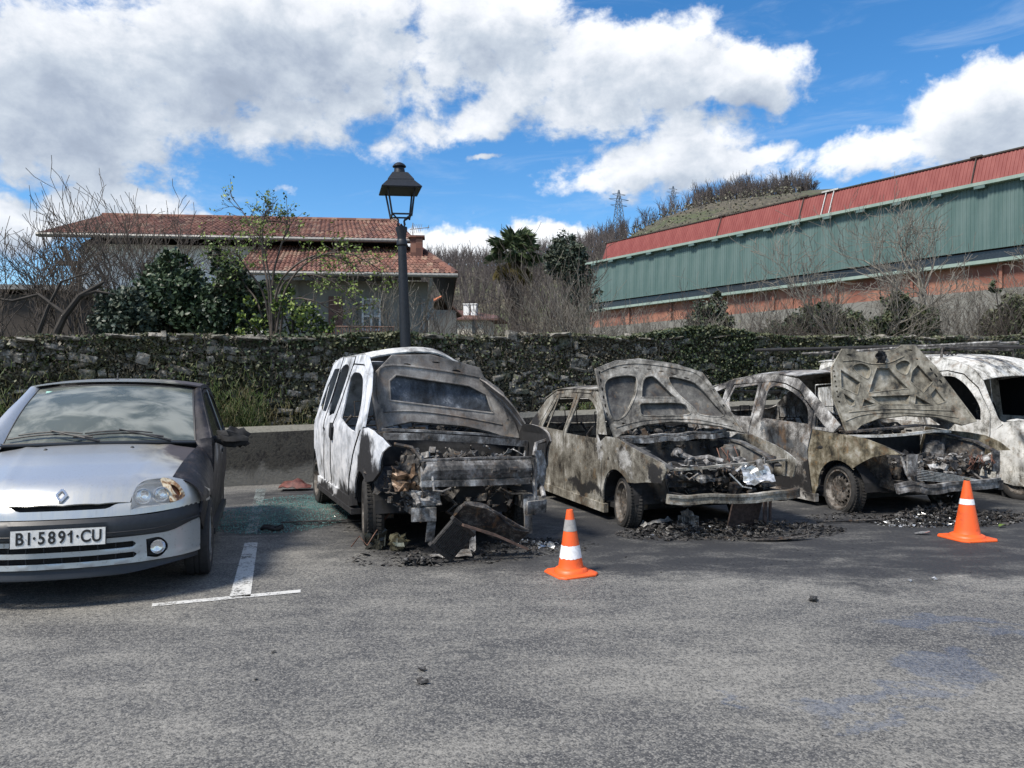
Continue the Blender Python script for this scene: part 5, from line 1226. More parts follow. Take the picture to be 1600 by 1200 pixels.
# ------------------------------------------------------------ 1. white panel van with side windows, bonnet up
V = car('burnt_van', -.50, 6.97, 23, 'burnt white family van with raised bonnet and torn front, right of the silver car', 'van')
vs_ = dict(w=.85, zb=1.0, tum=.25, xf=.1, cf=.30, xr=-2.4, cr=.10)
AX = -.13
for sgn in (-1, 1):
    f = side_fn(sgn=sgn, **(vs_ if sgn < 0 else dict(vs_, w=.74, tum=.60))); bd = M['van_body'] if sgn < 0 else M['van_bonnet']
    if sgn > 0: f = (lambda g: lambda x, z: (lambda p: (p[0], p[1], p[2] - .13 * sst((p[2] - 1.1) / .6)))(g(x, z)))(f)
    qw = smooth_poly([(-2.24, 1.60, 1), (-1.93, 1.60, 1), (-2.16, 1.12, 1), (-2.60, 1.17)], 4); sw = smooth_poly([(-1.81, 1.59), (-1.34, 1.57), (-1.60, 1.10, 1), (-2.0, 1.11)], 5)
    fw_ = smooth_poly([(-1.16, 1.49), (-.95, 1.54), (-.66, 1.50), (-.50, 1.41), (-.36, 1.24), (-.38, 1.03), (-.46, .99), (-1.08, 1.07), (-1.20, 1.12)], 4)
    rear = [(-1.66, .33), (-1.62, .85), (-1.46, 1.10), (-1.22, 1.60), (-1.20, 1.70), (-1.6, 1.73), (-2.0, 1.725), (-2.38, 1.66), (-2.62, 1.4), (-2.92, 1.0), (-3.12, .85), (-3.16, .50), (-3.12, .40)] + arc(-2.84, .30, .34, 10, 170)[::1][::1] + [(-2.42, .32)]
    rear = [(-2.10, .33), (-2.06, .85), (-2.10, 1.05), (-1.90, 1.645), (-1.95, 1.725), (-2.38, 1.66), (-2.60, 1.36), (-2.80, 1.05), (-3.08, .90), (-3.14, .60), (-3.10, .42)] + arc(-2.84, .32, .335, 20, 160)[::-1] + [(-2.45, .33)]
    rear = [(-2.10, .33), (-2.06, .85), (-2.09, 1.02), (-1.86, 1.60), (-1.83, 1.725), (-2.05, 1.72), (-2.38, 1.655), (-2.60, 1.36), (-2.80, 1.05), (-3.06, .90), (-3.14, .60), (-3.14, .42)] + [(-3.15, .40)] + arc(-2.84, .32, .335, 165, 15) + [(-2.45, .33)]
    body = MB()
    side_panel('rear_quarter', rear, [qw], f, sgn, bd, V)
    sd = [(-1.07 - .60, .345), (-1.10 - .56, .85), (-1.47, 1.08), (-1.20, 1.60), (-1.17, 1.70), (-1.815, 1.715), (-1.845, 1.60), (-2.075, 1.02), (-2.045, .85), (-2.085, .345)]
    side_panel('sliding_door', sd, [[(x_, z_) for x_, z_ in smooth_poly([(-1.84, 1.585), (-1.36, 1.575), (-1.60, 1.115, 1), (-1.99, 1.115)], 5)]], f, sgn, bd, V)
    fd = [(-1.655, .345), (-1.645, .85), (-1.455, 1.08), (-1.19, 1.60), (-1.14, 1.62), (-.70, 1.60), (-.42, 1.50), (-.26, 1.30), (-.16, 1.02), (-.50, .76), (-.72, .40), (-.72, .345)]
    d_ = side_panel('front_door', fd, [fw_], f, sgn, bd, V)
    hnd = MB(); hp = [Vector(f(-1.50, 1.00)), Vector(f(-1.56, .86))]; off = Vector((0, sgn * .012, 0)); hnd.strip([hp[0] + off, hp[1] + off], .11, .03, (0, 1, 0)); hnd.build('handle', M['black'], d_)
    cant = [(-1.16, 1.712), (-1.15, 1.635), (-.69, 1.615), (-.40, 1.515), (-.24, 1.31), (-.13, 1.04), (-.05, 1.05), (-.12, 1.36), (-.30, 1.56), (-.62, 1.70), (-.9, 1.72)]
    side_panel('windscreen_pillar', cant, [], f, sgn, bd, V)
    FEV = fe = [(-.12, 1.03), (.10, 1.05), (.29, 1.035), (.48, .985), (.60, .925), (.50, .87), (.46, .80), (.45, .70), (.32, .62)] + arc(AX, .31, .345, 52, 168, 12) + [(-.58, .34), (-.70, .345), (-.705, .40), (-.49, .76), (-.15, 1.01)]
    side_panel('front_fender', fe, [], f, sgn, bd, V)
    sheet(fe, [], (lambda g, s_: lambda x, z: (lambda p: (p[0], p[1] - s_ * .024, p[2]))(g(x, z)))(f, sgn), .06, .004, flip=sgn > 0).build('fender_inside', M['black'], V)
    for sm_ in ([(-2.085, .345), (-2.05, .85), (-2.08, 1.02), (-1.85, 1.60), (-1.82, 1.72)], [(-1.66, .345), (-1.65, .85), (-1.46, 1.08), (-1.195, 1.60), (-1.16, 1.70)], [(-.71, .35), (-.71, .40), (-.495, .76), (-.155, 1.015)]):
        mb = MB(); q_ = smooth_poly(sm_, 4, closed=False); mb.tube([Vector(f(*p)) + Vector((0, sgn * .001, 0)) for p in q_], .0075, 5); mb.build('door_seam', M['black'], V)
    mb = MB(); mb.strip([f(-2.02, .93), f(-3.0, .98)], .022, .012, (0, 1, 0)); mb.build('door_rail', M['black'], V)
    mb = MB(); mb.strip([f(-.48, .36), f(-.70, .31), f(-1.6, .31), f(-2.5, .31)], .11, .05, (0, 1, 0)); mb.strip([f(-.46, .25), f(-2.5, .25)], .05, .09, (0, 1, 0)); mb.build('sill', bd, V)
    mb = MB(); mb.grid(10, 4, lambda u, v: (AX + .36 * cos(pi * u) * 1.0, sgn * ((.80 if sgn < 0 else .70) - .36 * v), .33 + .36 * sin(pi * u))); mb.build('wheel_liner', M['black'], V)
    mb = MB(); mb.grid(10, 4, lambda u, v: (-2.84 + .35 * cos(pi * u), sgn * (.80 - .3 * v), .33 + .34 * sin(pi * u))); mb.build('wheel_liner', M['black'], V)
def vroof(u, v):
    x = -.62 - 1.85 * u; zt = 1.708 if x > -2.0 else 1.708 - .05 * (max(0, -2.0 - x) / .4); ye = .85 - (zt - 1.0) * .25 - .10 * max(0, -2.4 - x) ** 2; y = (v - .5) * 2 * ye; y = y if y < 0 else y * .55
    return (x, y, zt - .125 * sst((v - .35) / .65) + .075 * (1 - abs(v - .5) ** 2.4 * 5.27) * (1 - .25 * u) - .05 * max(0, .06 - u) / .06)
MB().grid(14, 14, vroof, .015).build('roof', M['van_roof'], V, smooth=True)
mb = MB(); mb.grid(6, 10, lambda u, v: (-2.47 - .62 * u - .06 * sin(pi * v), (v - .5) * (1.30 + .22 * u), 1.70 - .85 * u ** 1.0), .015); mb.build('tailgate', M['van_body'], V, smooth=True)
mb = MB(); mb.box((-3.11, 0, .62), (.05, 1.5, .5)); mb.build('rear_panel', M['van_body'], V)
mb = MB(); mb.box((-1.55, 0, .30), (3.0, 1.5, .06)); mb.build('floor_pan', M['black'], V)
for y_ in (-.36, .36): seat(V, -1.15, y_, M['junk'])
for y_ in (-.4, .4): seat(V, -1.95, y_, M['junk'])
steering(V, -.62, -.0 + .37, .92, M['black'])
mb = MB(); mb.grid(8, 12, lambda u, v: (-.42 + .10 * sin(3 * u), (v - .5) * 1.42, .45 + .48 * u), .02); mb.build('bulkhead', M['black'], V, fix=True)
mb = MB(); mb.tube([(-.50, -.66, .93), (-.50, .66, .93)], .05, 8); R1 = random.Random(1); a_ = scrap(R1, (-.62, -.6, .86), (-.36, .62, .99), 60, (.04, .12)); mb.add(a_.v, a_.f); mb.build('dashboard_remains', M['junk'], V)
mb = MB(); mb.strip([(-.13, -.66, 1.02), (-.10, -.3, 1.0), (-.10, .3, .955), (-.13, .66, .90)], .10, .02); mb.strip([(.0, -.68, .965), (.05, -.3, .955), (.05, .3, .905), (.0, .7, .86)], .02, .06, (0, 0, 1)); mb.build('cowl', M['van_front'], V)
hood(V, [(-.655, .985), (-.69, 1.24), (-.69, 1.49), (-.49, 1.685), (-.10, 1.695), (.38, 1.575), (.42, 1.48), (.60, 1.34), (.68, 1.09), (.72, .86), (.66, .885), (.43, .965), (.2, 1.02), (-.04, 1.045), (-.34, 1.075), (-.60, 1.03)],
     [[(-.53, 1.27, 1), (-.53, 1.45, 1), (-.46, 1.51, 1), (.26, 1.41, 1), (.43, 1.32, 1), (.485, 1.14, 1)]], -.22, .22, 0., M['van_bonnet'], M['van_skin'], cup=.03,
     ribs=[[(-.64, 1.24), (-.645, 1.47), (-.50, 1.60), (.33, 1.50), (.40, 1.42), (.545, 1.32), (.62, 1.08)], [(-.60, 1.17), (-.3, 1.17), (.1, 1.12), (.56, 1.03)]],
     slots=[slotp(-.35, 1.60, .085, .036, -.1), slotp(.14, 1.545, .09, .036, -.12), slotp(-.06, 1.63, .09, .015, -.1), slotp(-.45, 1.17, .07, .014), slotp(-.25, 1.165, .07, .014), slotp(0., 1.13, .07, .014, -.1), slotp(.22, 1.10, .07, .014, -.1), slotp(.42, 1.06, .07, .014, -.15)])
# torn front
mb = MB(); mb.grid(16, 5, lambda u, v: (.60 + .03 * sin(pi * v) + .02 * noise.noise(Vector((u * 5, v * 2, 1))), -.52 + .98 * u, .615 + .175 * v - .015 * u - .04 * (u < .04)), .012); mb.strip([(.63, -.52, .615), (.63, 0, .60), (.63, .44, .595)], .02, .05); mb.strip([(.57, -.53, .80), (.56, 0, .80), (.57, .48, .79)], .06, .015)
for y_ in (.12, .28): mb.tube([(.64, y_ - .03, .70), (.64, y_ + .03, .70)], .022, 8)
mb.build('front_crossmember', M['van_front'], V, fix=True)
for sgn in (-1, 1):
    mb = MB(); mb.grid(6, 8, lambda u, v: (.46 + .12 * u + .03 * noise.noise(Vector((u * 4, v * 4, sgn))), sgn * (.64 - .14 * u + .03 * sin(pi * v)), .50 + .34 * v), .01); mb.tube([(.46, sgn * .70, .93), (.50, sgn * .56, .90), (.58, sgn * .50, .80)], .018, 6); mb.tube([(.60, sgn * .49, .78), (.61, sgn * .50, .45), (.58, sgn * .5, .30)], .02, 5); mb.build('headlamp_housing', M['junk'] if sgn < 0 else M['van_front'], V)
    mb = MB(); mb.strip([(.0, sgn * .5, .42), (.35, sgn * .5, .40), (.62, sgn * .48, .40)], .10, .12); mb.box((.64, sgn * .50, .37), (.02, .20, .11), (0, .1, .2 * sgn)); mb.strip([(.60, sgn * .43, .44), (.62, sgn * .43, .30), (.60, sgn * .44, .14)], .07, .02, (1, 0, 0)); mb.tube([(.45, sgn * .60, .55), (.62, sgn * .56, .52), (.68, sgn * .55, .46)], .022, 8); mb.build('bumper_bracket', M['van_front'] if sgn > 0 else M['junk_light'], V)
R2 = random.Random(2)
scrap(R2, (-.30, -.55, .35), (.42, .55, .78), 190, (.05, .16)).build('engine_remains', M['junk'], V, kind='stuff')
scrap(R2, (-.1, -.5, .72), (.5, .5, .84), 40, (.03, .10)).build('melted_engine_top', M['junk_light'], V, kind='stuff')
mb = MB(); mb.box((.1, .1, .5), (.45, .5, .42), (0, 0, .1)); mb.ball((.12, -.25, .52), .2, 10, 8, 3, .3); mb.build('engine_block', M['black'], V)
mb = scrap(R2, (.38, -.74, .40), (.55, -.50, .72), 46, (.03, .09)); mb.build('burst_headlamp', M['junk'], V, kind='stuff')
def crumple(mb, c, s, seed, nu=7, nv=7, th=.004, M3=None):
    M3 = M3 or Matrix.Identity(3); mb.grid(nu, nv, lambda u, v: Vector(c) + M3 @ Vector(((u - .5) * s[0], (v - .5) * s[1], s[2] * (noise.noise(Vector((u * 2.6 + seed, v * 2.6, seed))) + .5 * noise.noise(Vector((u * 6, v * 6, seed * 3)))))), th); return mb
mb = MB(); crumple(mb, (.55, -.63, .66), (.22, .20, .14), 3.3, M3=Matrix.Rotation(1.3, 3, 'Y')); mb.build('melted_lamp_bowl', plain('scorched_lamp_bowl', (.15, .10, .065), .45, .3, var=.8, scale=20), V)
mb = MB(); crumple(mb, (.62, -.47, .50), (.13, .24, .05), 5.1, M3=Matrix.Rotation(1.2, 3, 'Y')); mb.tube([(.60, -.42, .70), (.66, -.42, .56), (.70, -.36, .555), (.70, -.29, .58)], .010, 6); mb.build('torn_bracket', M['van_front'], V)
R3 = random.Random(5); mb = MB()
for k in range(14):
    p = Vector((.35, R3.uniform(-.5, .5), R3.uniform(.35, .6))); q = [p]
    for _ in range(4): q.append(q[-1] + Vector((R3.uniform(-.05, .06), R3.uniform(-.12, .12), R3.uniform(-.1, .05))))
    mb.tube(q, R3.uniform(.006, .016), 5)
mb.build('hoses', M['junk'], V, kind='stuff')
wheel(V, AX - .02, -.735, .295, .295, .18, .19, -1, steer=-10, holes=12, rim_mat='rim'); wheel(V, AX, .64, .295, .295, .18, .19, 1, steer=-10)
wheel(V, -2.84, -.73, .285, .285, .18, .19, -1); wheel(V, -2.84, .66, .285, .285, .18, .19, 1)
mb = MB(); mb.grid(8, 4, lambda u, v: Vector((AX + .12 + .35 * cos(pi * (.15 + .5 * u)), -.84 + .16 * v + .03 * sin(9 * u), .36 + .33 * sin(pi * (.15 + .5 * u)) + .03 * noise.noise(Vector((u * 5, v * 3, 2))))), .01); mb.build('hanging_liner', M['junk'], V)

# ------------------------------------------------------------ 2. grey hatchback
Pl = car('burnt_hatchback', 1.87, 7.87, 20, 'burnt-out grey five-door hatchback with raised ribbed bonnet, right of the burnt white van')
ps = dict(w=.82, zb=.88, tum=.30, xf=.1, cf=.28, xr=-2.0, cr=.14)
AX = -.17
for sgn in (-1, 1):
    f = side_fn(sgn=sgn, **ps); bd = M['polo_body']
    rd = [(-1.52, .15), (-1.50, .50), (-1.47, .84), (-1.36, 1.24), (-1.36, 1.325), (-1.62, 1.325), (-1.96, 1.30), (-2.20, .98), (-2.24, .86), (-2.16, .60), (-1.98, .42), (-1.93, .16)]
    rwin = smooth_poly([(-1.475, .885, 1), (-1.42, 1.27, 1), (-1.66, 1.28), (-1.91, 1.255, 1), (-2.14, .90, 1)], 3)
    side_panel('rear_door', rd, [rwin], f, sgn, bd, Pl)
    mb = MB(); mb.tube([f(-1.86, 1.27), f(-1.96, .90)], .012, 5); mb.build('window_divider', bd, Pl)
    fd = [(-.60, .14), (-.52, .40), (-.49, .62), (-.54, .82), (-.60, .90), (-.66, 1.08), (-.82, 1.23), (-1.02, 1.315), (-1.345, 1.325), (-1.345, 1.24), (-1.455, .84), (-1.485, .50), (-1.505, .15)]
    fwin = smooth_poly([(-.60, .85, 1), (-.70, 1.09), (-.83, 1.19), (-1.04, 1.265), (-1.28, 1.28, 1), (-1.39, .86, 1)], 4)
    side_panel('front_door', fd, [fwin], f, sgn, bd, Pl)
    qt = [(-1.95, .16), (-1.995, .42), (-2.175, .60), (-2.255, .86), (-2.215, .99), (-1.97, 1.31), (-1.36, 1.335), (-1.02, 1.325), (-.81, 1.24), (-.64, 1.09), (-.57, .90), (-.40, .90), (-.60, 1.15), (-.86, 1.345), (-1.45, 1.365), (-2.0, 1.34), (-2.26, 1.24), (-2.55, 1.04), (-2.80, .90), (-2.84, .62), (-2.80, .38)] + arc(-2.46, .28, .31, 20, 178)[::1][0:0] + [(-2.77, .30)] + arc(-2.46, .27, .31, 170, 12) + [(-2.10, .16)]
    side_panel('body_side', qt, [], f, sgn, bd, Pl)
    fe = [(-.39, .885), (-.15, .885), (.23, .80), (.50, .735), (.64, .69), (.66, .63), (.60, .51), (.40, .50), (.21, .47)] + arc(AX, .25, .315, 42, 178, 12) + [(-.51, .14), (-.59, .14), (-.505, .40), (-.475, .62), (-.525, .82)]
    side_panel('front_fender', fe, [], f, sgn, bd, Pl)
    mb = MB(); mb.strip([f(-.45, .13), f(-1.2, .14), f(-2.1, .16)], .09, .05, (0, 1, 0)); mb.build('sill', bd, Pl)
    for ax_, cz_ in ((AX, .25), (-2.46, .25)): mb = MB(); mb.grid(10, 3, lambda u, v: (ax_ + .325 * cos(pi * u), sgn * (.78 - .3 * v), cz_ + .315 * sin(pi * u))); mb.build('wheel_liner', M['black'], Pl)
    for x_, z_, r_ in ((-.50, .76, .018), (-.33, .66, .02), (-2.66, .83, .05)):
        p = Vector(f(x_, z_)); mb = MB(); mb.ball(p + Vector((0, -sgn * .004, 0)), r_, 8, 6, sc=(1, .35, 1.2)); mb.build('burnt_hole', M['black'], Pl)
def proof(u, v):
    x = -.92 - 1.42 * u; zt = 1.355 + .012 * sin(pi * u) - .12 * max(0, u - .72) / .28; ye = .82 - (zt - .88) * .30 - .14 * max(0, -2 - x) ** 2; return (x, (v - .5) * 2 * ye, zt + .055 * (1 - (2 * abs(v - .5)) ** 2.5) * (1 - .4 * u))
MB().grid(12, 12, proof, .012).build('roof', M['polo_body'], Pl, smooth=True)
sheet([(-.60, 1.24), (.60, 1.24), (.72, .85), (.70, .40), (-.70, .40), (-.72, .85)], [smooth_poly([(-.50, 1.17), (.50, 1.17), (.58, .93), (-.58, .93)], 4)], lambda y, z: (-2.34 - (1.24 - z) * (1.15 if z > .9 else .3) - (.39 - .102 if z <= .9 else 0) - .12 * (1 - (y / .72) ** 2) * .5, y, z), .06, .012).build('tailgate', M['polo_body'], Pl, smooth=True)
mb = MB(); mb.box((-1.5, 0, .16), (2.6, 1.4, .05)); mb.build('floor_pan', M['black'], Pl)
for x_, y_ in ((-1.15, -.35), (-1.15, .35), (-1.95, -.38), (-1.95, .38)): seat(Pl, x_, y_, M['junk'], .12)
steering(Pl, -.86, .34, .80, M['black'])
mb = MB(); mb.grid(6, 12, lambda u, v: (-.52, (v - .5) * 1.42, .30 + .50 * u), .02); mb.build('bulkhead', M['polo_skin'], Pl, fix=True)
R2 = random.Random(12); a_ = scrap(R2, (-.80, -.6, .72), (-.42, .64, .92), 110, (.04, .13)); mb = MB(); mb.add(a_.v, a_.f); mb.tube([(-.62, -.64, .84), (-.62, .64, .84)], .035, 6); mb.build('dashboard_remains', M['junk'], Pl)
mb = MB(); L_ = [(-.40 + .012 * sin(k * 2.1), -.66 + k * .11, .865 + .008 * sin(k * 1.7) + .004 * k) for k in range(13)]; mb.strip(L_, .07, .02); mb.strip([(x_ + .07, y_, z_ - .04) for x_, y_, z_ in L_], .02, .05); mb.build('cowl', M['junk_light'], Pl)
HP = dict(out=[(-.62, .85), (-.69, 1.15), (-.70, 1.59), (-.46, 1.675), (-.19, 1.70), (.19, 1.645), (.46, 1.55), (.60, 1.25), (.72, .90), (.52, .97), (.22, 1.01), (.02, 1.02), (-.29, .985), (-.50, .92)],
  cells=[[(-.62, 1.06), (-.64, 1.36), (-.59, 1.47), (-.47, 1.515), (-.29, 1.52), (-.26, 1.46), (-.31, 1.30), (-.47, 1.08)], [(-.25, 1.28, 1), (-.19, 1.47), (-.10, 1.52), (-.03, 1.48), (.12, 1.28, 1)],
   [(.09, 1.50), (.22, 1.49), (.38, 1.42), (.50, 1.23), (.57, 1.08), (.34, 1.09), (.28, 1.17), (.14, 1.34)], [(-.29, 1.15), (-.27, 1.215), (-.13, 1.225), (.17, 1.22), (.23, 1.15), (.20, 1.09), (-.16, 1.08), (-.28, 1.09)]])
hood(Pl, HP['out'], HP['cells'], -.36, .40, .28, M['polo_bonnet'], M['polo_skin'], cup=.035, slots=[slotp(-.665, 1.1 + .09 * k, .02, .045) for k in range(6)] + [slotp(-.5 + .13 * k, 1.60 + .012 * k - .005 * k * k, .06, .012, .1 - .05 * k) for k in range(7)] + [slotp(-.14, 1.045, .09, .018), slotp(.12, 1.04, .09, .018), slotp(.54, 1.35, .02, .06, .4), slotp(.60, 1.18, .02, .06, .4), slotp(-.5, 1.0, .04, .02)],
     ribs=[[(-.60, .96), (-.3, 1.03), (.02, 1.05), (.3, 1.04), (.62, .97)], [(-.655, 1.56), (-.45, 1.635), (-.19, 1.655), (.17, 1.605), (.42, 1.52), (.55, 1.25), (.64, 1.0)]])
# engine bay
def wavy(pts, w, t, seed, nrm=(0, 0, 1), amp=.015, n=5):
    P_ = [Vector(p) for p in pts]; out = []
    for i in range(len(P_) - 1):
        for k in range(n): q = P_[i].lerp(P_[i + 1], k / n); out.append(q + Vector((noise.noise(q * 5 + Vector((seed, 0, 0))), 0, noise.noise(q * 5 + Vector((0, seed, 0))))) * amp)
    out.append(P_[-1]); return out, w, t, nrm
mb = MB(); mb.strip(*wavy([(.52, -.64, .625), (.56, -.2, .635), (.55, .3, .66), (.45, .84, .665)], .045, .022, 3)); mb.build('front_crossmember', M['polo_body'], Pl)
mb = MB(); L_, *_r = wavy([(.65, -.72, .37), (.73, -.35, .368), (.74, .0, .352), (.74, .35, .36), (.66, .73, .37)], 0, 0, 4, amp=.018, n=6)
mb.strip(L_, [.05 + .012 * sin(k * 1.9) for k in range(len(L_))], .085); mb.strip([p + Vector((.03, 0, .03)) for p in L_], .016, .022); mb.strip([p + Vector((.03, 0, -.03)) for p in L_], .016, .022); mb.build('bumper_beam', M['polo_body'], Pl)
for sgn in (-1, 1):
    mb = MB(); mb.strip([(-.3, sgn * .52, .36), (.3, sgn * .52, .34), (.70, sgn * .54, .35)], .08, .10); mb.build('chassis_rail', M['junk'], Pl)
    mb = MB(); mb.strip([(-.42, sgn * .67, .84), (-.1, sgn * .67, .80), (.3, sgn * .64, .71), (.55, sgn * .60, .62)], .07, .02); mb.grid(8, 5, lambda u, v: (-.4 + .85 * u, sgn * (.66 - .12 * v), .80 - .1 * u - .42 * v), .008); mb.build('inner_fender', M['polo_skin'], Pl)
    mb = MB(); mb.lathe([(.0, .02), (.05, .02), (.055, 0), (.10, -.02), (.12, -.16), (.13, -.35)], 16, Matrix.Translation((-.16, sgn * .53, .76))); mb.build('strut_tower', M['polo_skin'], Pl, smooth=True)
scrap(R2, (-.35, -.5, .30), (.50, .6, .60), 260, (.04, .15)).build('engine_remains', M['junk'], Pl, kind='stuff')
scrap(R2, (.05, -.55, .50), (.62, .62, .66), 70, (.04, .12)).build('ashy_engine_remains', M['junk_light'], Pl, kind='stuff')
mb = MB(); mb.box((.05, .05, .44), (.42, .55, .36), (0, .05, .1)); mb.ball((.18, -.3, .45), .17, 10, 8, 5, .3); mb.build('engine_block', M['black'], Pl)
mb = MB(); Mx = Matrix.Translation((-.02, -.18, .73)) @ Matrix.Rotation(1.2, 4, 'Y'); mb.lathe([(0, .04), (.03, .04), (.035, .0), (.05, 0), (.05, -.03), (.03, -.05), (.03, -.10), (0, -.1)], 16, Mx); mb.tube([(-.02, -.18, .72), (.05, -.05, .66), (.12, .08, .68), (.2, .2, .64)], .03, 8); mb.build('pulley', M['junk_light'], Pl, smooth=True)
mb = MB(); crumple(mb, (.60, .30, .56), (.22, .32, .08), 8.2, M3=Matrix.Rotation(.6, 3, 'Y')); mb.strip([(.66, -.05, .58), (.70, .06, .46), (.70, .16, .44)], .03, .012); mb.build('torn_plate', M['alu'], Pl)
mb = MB()
for k in range(4): q = Vector((-.25 + R2.uniform(0, .3), .32 + R2.uniform(0, .2), .70)); mb.tube([q, q + Vector((.08, R2.uniform(-.1, .1), R2.uniform(0, .08))), q + Vector((.16, R2.uniform(-.12, .12), -.06)), q + Vector((.2, R2.uniform(-.12, .12), -.2))], .006, 4)
mb.build('wiring', M['cable'], Pl, kind='stuff')
mb = MB(); mb.grid(6, 6, lambda u, v: (.62 - .10 * (1 - v) , .02 + .34 * u, .02 + .28 * v), .02); mb.strip([(.68, .34, .36), (.68, .33, .02)], .035, .02, (1, 0, 0)); mb.strip([(.68, .40, .36), (.68, .39, .02)], .02, .02, (1, 0, 0)); mb.build('hanging_radiator', plain('rusty_radiator', (.05, .034, .03), .9, var=.5, scale=30), Pl, fix=True)
wheel(Pl, AX + .06, -.70, .235, .262, .17, .195, -1, steer=-12, camber=-4, holes=10); wheel(Pl, AX, .70, .235, .262, .17, .195, 1, steer=-12)
wheel(Pl, -2.46, -.70, .225, .25, .16, .19, -1); wheel(Pl, -2.46, .70, .225, .25, .16, .19, 1)

# ------------------------------------------------------------ 3. saloon with arched roof
Ln = car('burnt_saloon', 4.52, 8.79, 20, 'burnt-out ash-grey saloon with arched roof and many-ribbed raised bonnet, behind the right-hand cone')
ls = dict(w=.88, zb=.95, tum=.36, xf=.1, cf=.28, xr=-2.2, cr=.10)
AX = -.13
for sgn in (-1, 1):
    f = side_fn(sgn=sgn, **ls); bd = M['leon_body']
    rwin = smooth_poly([(-1.69, 1.01, 1), (-1.73, 1.425, 1), (-2.22, 1.385, 1), (-2.27, 1.20), (-2.08, 1.02)], 3)
    rd = [(-1.60, .10), (-1.70, .50), (-1.73, .77), (-1.655, .99), (-1.67, 1.455), (-2.25, 1.42), (-2.33, 1.20), (-2.40, .92), (-2.42, .70), (-2.30, .42), (-2.20, .12)]
    side_panel('rear_door', rd, [rwin], f, sgn, bd, Ln)
    fwin = smooth_poly([(-1.46, 1.0, 1), (-1.50, 1.32), (-1.40, 1.405), (-1.20, 1.385), (-.96, 1.30), (-.70, 1.16), (-.60, .96, 1)], 4)
    fd = [(-.58, .10), (-.60, .40), (-.62, .65), (-.55, .90), (-.57, 1.10), (-.92, 1.335), (-1.2, 1.43), (-1.42, 1.455), (-1.655, 1.455), (-1.64, .99), (-1.715, .77), (-1.685, .50), (-1.585, .10)]
    side_panel('front_door', fd, [fwin], f, sgn, bd, Ln)
    qwn = smooth_poly([(-2.42, 1.385, 1), (-2.72, 1.31, 1), (-2.44, 1.14, 1)], 3)
    vent = [(-.525, 1.075), (-.50, .93), (-.31, .93)]
    qt = [(-2.215, .12), (-2.315, .42), (-2.435, .70), (-2.415, .92), (-2.345, 1.20), (-2.265, 1.435), (-1.42, 1.47), (-1.20, 1.445), (-.91, 1.35), (-.55, 1.11), (-.535, .905), (-.20, .88), (-.10, .97), (-.32, 1.11), (-.55, 1.255), (-1.0, 1.50), (-1.38, 1.555), (-1.78, 1.56), (-2.30, 1.51), (-2.74, 1.38), (-3.1, 1.15), (-3.30, 1.02), (-3.34, .6), (-3.30, .35), (-2.98, .30)] + arc(-2.66, .29, .33, 165, 12) + [(-2.30, .13)]
    side_panel('body_side', qt, [qwn, vent], f, sgn, bd, Ln)
    fe = [(-.525, .90), (-.21, .872), (.05, .865), (.29, .84), (.50, .78), (.655, .70), (.50, .685), (.36, .65), (.20, .57), (.08, .50)] + arc(AX, .24, .335, 48, 178, 12) + [(-.56, .10), (-.585, .40), (-.605, .65)]
    side_panel('front_fender', fe, [], f, sgn, M['leon_fender'], Ln)
    mb = MB(); mb.strip([f(-.5, .10), f(-2.3, .12)], .09, .05, (0, 1, 0)); mb.build('sill', bd, Ln)
    for ax_ in (AX, -2.66): mb = MB(); mb.grid(10, 3, lambda u, v: (ax_ + .34 * cos(pi * u), sgn * (.82 - .32 * v), .25 + .325 * sin(pi * u))); mb.build('wheel_liner', M['black'], Ln)
    p = Vector(f(-.40, .70)); mb = MB(); mb.ball(p, .025, 8, 6, sc=(1.6, .3, .8)); mb.build('burnt_hole', M['black'], Ln)
def lroof(u, v):
    x = -1.02 - 1.85 * u; zt = 1.50 + .06 * sin(pi * min(1, u * 1.3 + .12)) - .17 * max(0, u - .5) ** 1.5 * 2; ye = .88 - (zt - .95) * .36 - .10 * max(0, -2.2 - x) ** 2; return (x, (v - .5) * 2 * ye, zt + .05 * (1 - (2 * abs(v - .5)) ** 2.5))
MB().grid(14, 12, lroof, .012).build('roof', M['leon_body'], Ln, smooth=True)
sheet([(-.60, 1.34), (.60, 1.34), (.76, 1.0), (.76, .40), (-.76, .40), (-.76, 1.0)], [smooth_poly([(-.50, 1.28), (.50, 1.28), (.62, 1.06), (-.62, 1.06)], 4)], lambda y, z: (-2.86 - (1.34 - z) * 1.1 if z > 1.0 else -3.235, y, z), .07, .012).build('tailgate', M['leon_body'], Ln, smooth=True)
mb = MB(); mb.box((-1.6, 0, .14), (2.8, 1.5, .05)); mb.build('floor_pan', M['black'], Ln)
for x_, y_ in ((-1.35, -.38), (-1.35, .38), (-2.15, -.40), (-2.15, .40)): seat(Ln, x_, y_, M['junk'], .15)
steering(Ln, -.95, .36, .85, M['black'])
mb = MB(); mb.grid(6, 12, lambda u, v: (-.50, (v - .5) * 1.46, .30 + .50 * u), .02); mb.build('bulkhead', M['black'], Ln, fix=True)
R2 = random.Random(22); a_ = scrap(R2, (-.90, -.6, .78), (-.5, .64, .95), 80, (.04, .13)); mb = MB(); mb.add(a_.v, a_.f); mb.tube([(-.7, -.68, .88), (-.7, .68, .88)], .035, 6); mb.build('dashboard_remains', M['junk'], Ln)
mb = MB(); mb.strip([(-.30, -.62, .875), (-.22, -.3, .90), (-.18, 0, .92), (-.15, .35, .945), (-.22, .66, .93)], .14, .02); mb.build('cowl', M['junk'], Ln)
mb = MB(); mb.strip([(-.20, -.66, .835), (-.08, -.3, .835), (-.03, 0, .85), (-.0, .4, .885), (-.05, .72, .87)], .03, .03); mb.build('cowl_edge', M['kang_body'], Ln)
